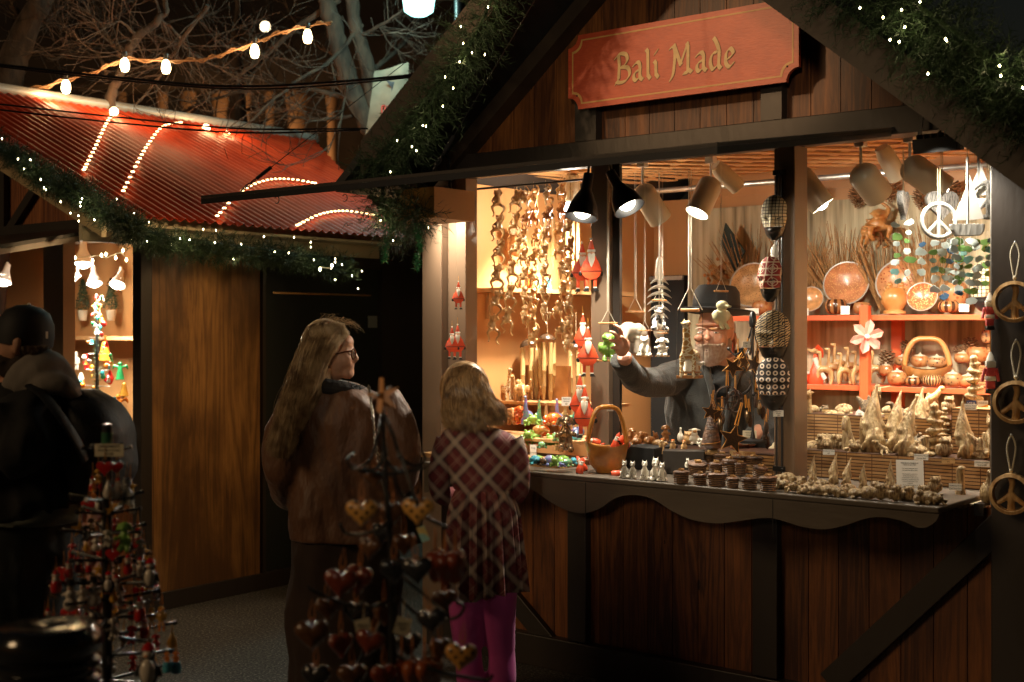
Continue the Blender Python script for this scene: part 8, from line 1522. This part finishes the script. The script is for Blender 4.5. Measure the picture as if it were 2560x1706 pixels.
for a in(('heart',263,1148,42,'shiny red heart directly under the cream card',None,-.06),('heart',292,1150,34,'second red heart overlapping the first under the card',None,-.03),('drop',270,1198,52,'long white frosted drop with black bead, upper stand',None,-.05),('drop',291,1205,44,'white frosted drop beside the zebra',None,-.04),('zebra',318,1190,74,'zebra ornament hanging upper on the wood panel side',None,-.02),('frog',246,1170,40,'golden reindeer head ornament near the stand top',M_ogold,0),('bear',234,1220,32,'orange gingerbread house ornament on the jacket side',gcol[5],-.02),('star',276,1262,28,'spiky gold star at the middle of the pole',None,-.06),('bear',214,1310,44,'dark figure ornament on an arm against the jacket',M_sblack,-.04),('bear',268,1322,46,'frosted white bear with grey cap by the pole',None,-.06),('frog',312,1300,80,'red hatted green frog king ornament',None,-.05),('santa',345,1320,50,'small snowman with black striped hat beside the frog',None,.02),('bear',352,1345,50,'white bear hugging a branch on the outer arm',M_owhite,-.02),('heart',283,1368,36,'red cherry heart halfway down the stand',None,-.06),('snowman',240,1330,50,'small snowman behind the dark figure ornament',None,.08),('santa',196,1392,40,'little Santa on the jacket side halfway down',None,-.02),('santa',172,1400,44,'Santa ornament second from the outer jacket side',None,-.04),('santa',140,1425,56,'Santa riding outermost on the jacket side',None,-.06),('santa',222,1395,36,'red capped ornament nearest the pole on the jacket side',None,.04),('santa',320,1385,50,'Santa with a black belly under the frog king',None,-.02),('penguin',376,1398,74,'penguin with red hat on the outermost middle arm',None,-.06),('penguin',352,1392,56,'smaller penguin behind the red hatted penguin',None,.02),('snowman',176,1450,78,'biggest snowman with black hat on the jacket side',None,-.08),('snowman',208,1448,72,'snowman between the biggest and the widest',None,.0),('snowman',234,1442,76,'wide snowman with buttons close to the pole',None,-.05),('penguin',272,1430,54,'black penguin drop pair at the pole',None,-.08),('penguin',292,1438,54,'black and white penguin drop beside the pole pair',None,-.02),('drop',300,1475,44,'frosted drop with gold top beside the pole',None,-.06),('drop',284,1470,40,'gold and white drop hanging before the pole',M_ogold,-.08),('santa',350,1492,60,'Santa with white body on the lower outer arms',None,-.05),('santa',330,1505,44,'red ornament tucked between the pole and the ducks',None,.02),('duck',404,1508,70,'yellow duck hanging outermost with orange legs',None,-.04),('duck',380,1512,60,'yellow duck hanging behind the outermost duck',None,.03),('santa',112,1536,36,'Santa head ornament low above the black bin, outer',None,-.06),('santa',134,1534,38,'Santa head ornament low above the black bin, second',None,-.02),('santa',172,1530,40,'Santa in the cluster of three above the bin, first',None,-.05),('santa',192,1536,36,'Santa in the cluster of three above the bin, middle',None,-.09),('santa',216,1530,40,'Santa in the cluster of three above the bin, closest to the pole',None,-.05),('bear',285,1540,60,'grey kitten ornament low in front of the pole',M_silver,-.08),('penguin',372,1610,110,'big bear with captain hat at the bottom of the stand',None,-.16),('pair',418,1628,52,'fox in blue trousers at the bottom, inner',None,-.06),('pair',440,1626,56,'fox in blue trousers at the bottom, outer',None,-.04),('frog',330,1560,50,'dark red ornament hidden under the outer arms',M_ored,.02),('santa',362,1545,50,'red and gold ornament beneath the ducks',None,.04)):orn(*a)
# pink cloth doll stockings behind the stand
t=T('pink_towel','pale pink patterned cloth hanging behind the ornament stand','cloth',C(250,1400,Zo+.25));mb=MB();o=Vector(t.location)
mb.grid(lambda i,j:C(205+i*12+j*1.5,1285+j*22,Zo+.25+.02*sin(i*1.7+j))-o,7,14);mb.build('fabric',mat('pink_fabric',(.48,.24,.22),.85,col2=(.6,.45,.36),vscale=28),t,solid=.003)
# black ribbed bin with a domed lid
bn=T('litter_bin','glossy black ribbed litter bin with a round dished lid','litter bin',C(118,822,2.55)-Vector((0,0,1.6)),0);zt=C(118,1590,2.55).z;rb=137*2.55/FPX
M_gb=mat('black_enamel',(.010,.010,.010),.12,coat=.8,bump=.1,bscale=12)
mb=MB();mb.lathe([(0,zt+.02),(rb*.5,zt+.028),(rb*.85,zt+.022),(rb*.97,zt+.006),(rb,zt-.012),(rb*.93,zt-.03)][::-1],seg=56);mb.build('lid',M_gb,bn)
mb=MB();prof=[(rb*.8,.02)]
z=.06
while z<zt-.06:prof+=[(rb*.86,z),(rb*.95,z+.008),(rb*.95,z+.018),(rb*.86,z+.026)];z+=.036
prof+=[(rb*.86,zt-.035)];mb.lathe(prof,seg=56);mb.build('ribbed_body',M_gb,bn)
# heart stand, centre
Zh=2.55;base2=C(985,822,Zh);base2.z=0
hs=T('heart_stand','dark wrought iron floor stand with curled arms carrying wooden hearts','stand',base2,YAW)
def LH(px,py,d=0.0):w_=C(px,py,Zh+d)-base2;return Vector((w_.dot(RGT),w_.dot(FWD),w_.z))
M_iron=mat('wrought_iron',(.02,.018,.016),.4,metal=.3)
mb=MB();top=LH(957,1030);mb.tube([(0,0,0),(LH(980,1400).x,0,LH(980,1400).z),(LH(962,1180).x,0,LH(962,1180).z),top],[.008,.007,.005,.003],8);mb.lathe([(.2,0),(.2,.012),(.02,.03)],(0,0,0),20);mb.build('pole',M_iron,hs)
for P in([(958,1030),(945,1090),(925,1150),(885,1172),(868,1150),(885,1135)],[(958,1030),(980,1080),(1000,1140),(1035,1165),(1062,1150),(1055,1130)],[(957,1040),(958,1110),(950,1160),(915,1180),(890,1170)],[(985,1180),(1000,1230),(1060,1290),(1120,1320)],[(870,1160),(960,1186),(1060,1170)],[(958,1040),(968,1150),(1000,1180),(1010,1160),(995,1140)],[(980,1300),(930,1330),(870,1335),(850,1310)],[(985,1480),(1050,1540),(1130,1548),(1160,1520),(1140,1500)],[(985,1500),(900,1520),(790,1480),(770,1465)],[(990,1640),(1100,1680),(1210,1700),(1230,1690)],[(975,1420),(1040,1470),(1120,1540)],[(985,1470),(930,1600),(860,1700)],[(960,1035),(1005,1150),(1040,1250),(1060,1280)]):mb=MB();mb.tube(smoothpath([LH(x,y,rng.uniform(-.06,.06))for x,y in P],6),.0036,7);mb.build('curled_arm',M_iron,hs)
mb=MB()
for a in(0,1):mb.prism([((1 if k%2==0 else .3)*46*Zh/FPX*cos(pi/2+k*pi/5+.2),(1 if k%2==0 else .3)*46*Zh/FPX*sin(pi/2+k*pi/5+.2))for k in range(10)],-.004,.004,LH(958,990),(0,0,a*pi/2.6))
mb.build('star_finial',mat('rusty_star',(.36,.14,.03),.5),hs,smooth=False)
M_hdot=NT('dotted_heart_wood',rough=.3,coat=.4);_x,_y,_z=M_hdot.sep(M_hdot.tc)[:]
_a=M_hdot.math('ABSOLUTE',M_hdot.math('SUBTRACT',M_hdot.math('FRACT',M_hdot.math('MULTIPLY',M_hdot.math('ADD',_x,_z),3.1)),.5));_b=M_hdot.math('ABSOLUTE',M_hdot.math('SUBTRACT',M_hdot.math('FRACT',M_hdot.math('MULTIPLY',M_hdot.math('SUBTRACT',_x,_z),3.1)),.5))
M_hdot.color(M_hdot.mix(M_hdot.math('LESS_THAN',M_hdot.math('ADD',M_hdot.math('POWER',_a,2.),M_hdot.math('POWER',_b,2.)),.06),(.55,.27,.06),(.02,.008,.004)));M_hdot=M_hdot.m
M_hred=mat('mahogany_heart',(.24,.045,.02),.2,coat=.6,var=.4,vscale=4);M_hblk=mat('ebony_heart',(.03,.03,.032),.18,coat=.7,var=.4,vscale=4);M_hbrn=mat('walnut_heart',(.14,.06,.025),.25,coat=.5,var=.4,vscale=5)
def heart(px,py,hpx,lb,m,d=0.0,yaw=0.0,roll=0.0,w=1.0,cord=60):
 p=C(px,py,Zh+d);s=S(p)*hpx;t=T('wooden_heart',lb,'heart',p,YAW+yaw,'wooden hearts on the iron stand',s);t.rotation_euler=(0,roll,YAW+yaw)
 mb=MB();N=26;M_=9
 P=heartpoly(44)
 for sgn in(-1,1):
  vs=[];n=len(P)
  for j in range(M_):k=1-j/M_;vs+=[(x*k*w,sgn*.24*sqrt(max(0,1-k**2.6)),z*k+.12*(1-k))for x,z in P]
  vs.append((0,sgn*.24,.12));mb.add(vs,[(j*n+i,j*n+(i+1)%n,(j+1)*n+(i+1)%n,(j+1)*n+i)for j in range(M_-1)for i in range(n)]+[((M_-1)*n+i,(M_-1)*n+(i+1)%n,M_*n)for i in range(n)])
 mb.build('heart_body',m,t,remesh=.03,sm=3);c=cord/hpx;mb=MB();mb.tube([(-.05,0,.3),(-.08,.0,.3+c*.4),(0,0,.3+c),(.08,0,.3+c*.4),(.05,0,.3)],.018,5);mb.ell((0,0,.42),.035);mb.build('gold_cord',mat('rust_cord',(.45,.16,.04),.6),t)
 return t
for a in((904,1280,82,'dotted yellow heart on the outer upper arm beside the brown coat',M_hdot,-.04,.1),(1045,1276,84,'dotted yellow heart on the upper arm in front of the stall gap',M_hdot,-.04,-.1),(978,1286,80,'dark dotted heart between the two yellow hearts',M_hbrn,.02,.5,0,.8),(852,1456,88,'large mahogany heart in front of the coat',M_hred,-.05,.1,.1),(898,1446,86,'mahogany heart turned half sideways beside the large one',M_hred,.0,-.7,.1),(985,1424,78,'ebony heart with brown sheen in the middle',M_hblk,-.02,.4),(1042,1424,80,'ebony heart with blue sheen beside the red edge on hearts',M_hblk,-.05,-.1,-.1),(1078,1550,76,'grey black heart in front of the leggings gap',M_hblk,-.05,-.2,-.2),(780,1585,90,'dark checked heart lowest on the outer side',M_hbrn,-.06,.1,0),(852,1610,74,'mahogany heart behind the checked one',M_hred,.02,.8),(925,1604,76,'polished mahogany heart low on the stand',M_hred,-.06,.0,.25),(1152,1640,84,'dotted yellow heart hanging before the magenta leggings',M_hdot,-.06,.1,.1),(1100,1620,62,'brown dotted heart behind the lowest yellow heart',M_hbrn,.03,.4)):heart(*a)
for x,y,h,lb in((1088,1410,96,'red heart seen edge on, first of the row of three'),(1112,1416,96,'red heart seen edge on, middle of the row of three'),(1138,1412,98,'red heart seen edge on, end of the row by the plaid dress')):heart(x,y,h,lb,M_hred,rng.uniform(-.03,.03),1.35,0,.9)
for i,x in enumerate((1002,1030,1062,1084)):heart(x,1680,92,('orange red heart edge on in the bottom row, outermost','orange red heart edge on, second of the bottom row','orange red heart edge on, third of the bottom row','orange red heart edge on, last of the bottom row')[i],mat('russet_heart',(.40,.10,.03),.2,coat=.6,var=.4),rng.uniform(-.03,.03),1.3,(x-1045)*-.002,.9)
for x,y,r,lb in((908,1570,-.2,'cream paper tag between the mahogany hearts'),(1007,1566,.3,'cream paper tag hanging in the middle of the iron stand')):
 p=C(x,y,Zh-.03);t=T('price_card',lb,'price card',p,YAW+.2);mb=MB();mb.box((0,0,0),(.030,.001,.034),(0,r,0));mb.build('card',mat('cream_card',(.62,.55,.38),.6),t,smooth=False);mb=MB();mb.tube([(0,0,.016),(.003,0,.05)],.001,4);mb.build('string',M_string,t);text_mesh('Hearts\n$16',.008,M_ink,t,(0,-.001,0),(pi/2,r*.0,0))
p=C(1058,1335,Zh+.3);t=T('paper_card','blue and yellow printed card glimpsed behind the hearts','card',p,YAW-.3);mb=MB();mb.box((0,0,0),(.02,.001,.035),(0,-.4,0));mb.build('card',mat('blue_card',(.25,.5,.5),.5,col2=(.6,.5,.2),vscale=30,thr=(.48,.52)),t,smooth=False)
# rows of glowing beads standing in for bulb reflections on the red roof
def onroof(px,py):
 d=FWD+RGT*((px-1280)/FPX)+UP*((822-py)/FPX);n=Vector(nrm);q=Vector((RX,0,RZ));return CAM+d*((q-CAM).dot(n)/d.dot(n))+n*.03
M_rl=emat('roof_glint_glow',(1.0,.62,.26),9.0);me_=None
for lb,pts,n in(('straight row of glowing beads as bulb reflections down the red roof, near the first bulb',[(285,285),(262,322),(235,380),(207,437)],20),('bent row of glowing beads as bulb reflections down the middle of the red roof',[(450,316),(405,326),(370,368),(340,420),(305,490)],24),('arched row of glowing beads as bulb reflections crossing behind the shutter tip',[(540,552),(600,490),(660,462),(720,458),(785,468)],24),('arched row of glowing beads as bulb reflections at the low end of the red roof',[(740,575),(800,546),(860,538),(930,548)],20)):
 P=smoothpath([onroof(*p)for p in pts],10);t=T('roof_glints',lb,'string lights',P[0],0,'rows of painted bulb reflections on the red roof');o=P[0].copy();mb=MB();mb.tube([p-o for p in P],.003,4);mb.build('wire',M_black,t)  # wire added under the row of glowing beads
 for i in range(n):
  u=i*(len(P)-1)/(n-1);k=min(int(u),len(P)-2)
  if me_ is None:mb=MB();mb.ell((0,0,0),(.013,.011,.005),None,8,4);q=mb.build('bulb',M_rl,t);me_=q.data  # glowing bead standing in for a bulb reflection
  else:q=bpy.data.objects.new('bulb',me_);COL.objects.link(q);q.parent=t  # further beads standing in for bulb reflections
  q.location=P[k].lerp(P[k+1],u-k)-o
# more small stock filling the display
for x,yb,Y,h,k,m,nm,lb in((1300,1012,.52,60,'elephant',M_hon,'elephant_figurine','honey wooden elephant behind the giraffe figurine'),(1352,1006,.6,44,'camel',M_orn,'camel_figurine','orange camel at the foot of the bamboo tubes'),(1298,1062,.32,50,'dog_sit',M_redgl,'dog_figurine','red glossy dog at the edge of the girl\'s hair'),(1330,1064,.24,34,'frog',M_green,'frog_figurine','green frog crouching at the feet of the purple dinosaur'),(1383,1062,.24,36,'turtle',M_redgl,'turtle_figurine','red turtle between the lime and purple dinosaurs'),(1412,1052,.42,50,'longneck',M_hon,'dinosaur_figurine','honey wooden dinosaur behind the bronze dog\'s head'),(1432,1064,.36,58,'longneck',M_multi,'dinosaur_figurine','teal dinosaur between the bronze dog and the Santa puppets'),(1346,1092,.2,32,'hippo',M_orn,'hippo_figurine','orange hippo behind the green frogs'),(1320,1100,.12,30,'frog',M_green,'frog_figurine','olive frog at the plaid sleeve'),(1396,1104,.1,26,'frog',M_multi,'frog_figurine','lime frog before the bronze dog\'s paw'),(1445,1098,.1,34,'hippo',M_purple,'hippo_figurine','purple hippo behind the lowest Santa puppets'),(1322,1172,-.12,22,'frog',M_green,'frog_figurine','small green frog at the tray corner by the sleeve'),(1348,1158,-.02,24,'turtle',M_green,'turtle_figurine','green turtle at the back of the tray'),(1410,1164,-.0,28,'hippo',M_green,'hippo_figurine','green hippo at the back of the tray'),(1378,1176,-.16,18,'turtle',M_green,'turtle_figurine','tiny green turtle on the front edge of the tray'),(1404,1178,-.16,18,'turtle',M_purple,'turtle_figurine','tiny purple turtle on the front edge of the tray')):F(nm,lb,'animal figurine',x,yb,Y,h,k,m,YAW+rng.uniform(-1,1),FG,(1.15,1.1,1))
for x,yb,Y,h,k,m,nm,lb in((1545,1104,.3,34,'monkey_hang',M_orn,'monkey_carving','orange carved monkey seen through the tall arched handle'),(1570,1112,.2,30,'camel',M_orn,'camel_carving','small orange camel next to the tall arched handle'),(1592,1116,.18,26,'turtle',M_orn,'turtle_carving','orange turtle before the carved bear'),(1625,1118,.18,30,'hippo',M_orn,'hippo_carving','orange hippo between the carved bear and the birds'),(1648,1122,.14,28,'turtle',M_hon,'turtle_carving','honey turtle at the feet of the seated camel'),(1720,1112,.24,34,'owl',M_hon,'owl_carving','honey owl between the goose and the sheep'),(1752,1120,.06,26,'dog_sit',M_dalm,'dog_figurine','small spotted dog below the sheep'),(1772,1126,.04,22,'sit_cat',M_dalm,'cat_figurine','tiny spotted cat beside the bark tree'),(1718,1170,-.06,26,'sit_cat',M_dalm,'cat_figurine','spotted cat peeping over the wicker boxes'),(1700,1150,.0,22,'turtle',M_hon,'turtle_carving','honey turtle on the dark box')):F(nm,lb,'animal figurine',x,yb,Y,h,k,m,YAW+rng.uniform(-1,1),'small figures on the middle step',(1.15,1.1,1))
for x,yb,Y,h,k,lb in((1968,1210,-.02,32,'hedge','pale shaggy carving behind the one by the window post'),(1998,1222,-.1,30,'lion','small pale lion face in front of the first small gnome'),(2024,1226,-.1,28,'frog','pale frog squatting before the second small gnome'),(2055,1228,-.1,30,'hippo','pale hippo between the second and third small gnomes'),(2088,1232,-.1,28,'lizard','pale lizard at the foot of the third small gnome'),(2120,1236,-.1,30,'hedge','pale ridged carving under the leaning small gnome'),(2150,1240,-.1,26,'frog','pale frog under the thin hatted gnome'),(2186,1240,-.08,34,'owl','pale owl behind the smooth seed carving'),(2216,1244,-.06,34,'bunny','pale bunny behind the owls at the notice'),(2258,1250,-.08,32,'hedge','pale hedgehog between the owls under the notice'),(2310,1252,-.08,36,'owl','pale owl beside the counter end hedgehog'),(2345,1262,-.12,30,'frog','pale frog last in the row on the counter'),(2036,1134,.32,36,'hedge','pale clawed carving behind the lion head'),(2098,1134,.34,44,'owl','pale owl behind the first horse head'),(2140,1138,.26,40,'frog','pale frog between the two horse heads'),(2206,1142,.24,44,'lizard','pale lizard at the foot of the tallest hatted gnome'),(2276,1144,.26,50,'hedge','pale root bundle beside the leaning gnome'),(2318,1142,.26,46,'shell_mouse','pale boot shaped carving before the mushroom stack'),(2362,1146,.27,50,'owl','pale owl between the mushroom stack and the big gnome'),(2452,1146,.28,60,'root','pale twisted root beside the big gnome'),(2030,1040,.55,30,'turtle','pale turtle on the upper step by the giraffe neck'),(2110,1040,.55,34,'hedge','pale clawed carving on the upper step by the stump'),(2222,1042,.55,30,'turtle','pale turtle under the hummingbird tail'),(2278,1044,.52,34,'frog','pale frog on the upper step near the twisted root'),(2372,1034,.56,40,'owl','pale owl on the upper step beside the climbing frog')):F('wood_carving',lb,'wood carving',x,yb,Y,h*1.1,k,M_tan,YAW+rng.uniform(-.8,.8),'extra pale root carvings',(1.2,1.1,1))
for a in((935,1192,60,'small dark heart high under the curled arms of the iron stand',M_hbrn,.08,.6),(1010,1360,66,'walnut heart hanging behind the ebony pair',M_hbrn,.10,.3),(925,1370,64,'small walnut heart behind the mahogany pair',M_hbrn,.12,-.3),(818,1520,70,'walnut heart above the dark checked one',M_hbrn,.08,.5),(890,1530,70,'ebony heart in the shade between the two mahogany rows',M_hblk,.10,-.2),(960,1530,72,'walnut heart in the middle of the iron stand beside the pole',M_hbrn,.05,.9),(1020,1610,72,'ebony heart low beside the pole of the iron stand',M_hblk,.06,.2),(880,1690,78,'walnut heart at the very bottom beneath the polished mahogany one',M_hbrn,.0,.3),(790,1690,80,'ebony heart at the bottom on the outer side',M_hblk,.0,-.2),(960,1690,76,'mahogany heart at the bottom in front of the pole',M_hred,-.02,.5),(1110,1500,64,'walnut heart behind the grey black heart',M_hbrn,.10,.4),(955,1330,60,'ebony heart just above the ebony pair',M_hblk,.1,-.5)):heart(*a)
KD=('santa','snowman','penguin','drop','bear','heart','frog','star')
MM={'drop':M_ogold,'bear':M_bronze,'heart':M_ored,'frog':M_ored}
i=0
for row,(py,x0,x1,n)in enumerate(((1196,232,326,4),(1246,222,330,5),(1296,200,345,6),(1350,180,360,6),(1405,160,380,6),(1462,132,392,7),(1515,120,405,6),(1575,270,430,5),(1635,280,440,4))):
 for k in range(n):
  kd=KD[(i*5+row)%8];i+=1;x=x0+(x1-x0)*k/(n-1)
  orn(kd,x,py+rng.uniform(-8,8),rng.uniform(34,50),f"small {'golden ' if kd in ('drop', 'star') else 'dark ' if kd in ('bear',) else 'red ' if kd in ('heart', 'frog', 'santa') else 'white '}{kd} ornament in the {('topmost', 'second', 'third', 'fourth', 'fifth', 'sixth', 'seventh', 'eighth', 'lowest')[row]} rear tier of the stand, {('first', 'second', 'third', 'fourth', 'fifth', 'sixth', 'last')[k]} from the man"[:200],MM.get(kd),rng.uniform(.06,.16),'small ornaments at the back of the floor stand',rng.uniform(-.6,.6))
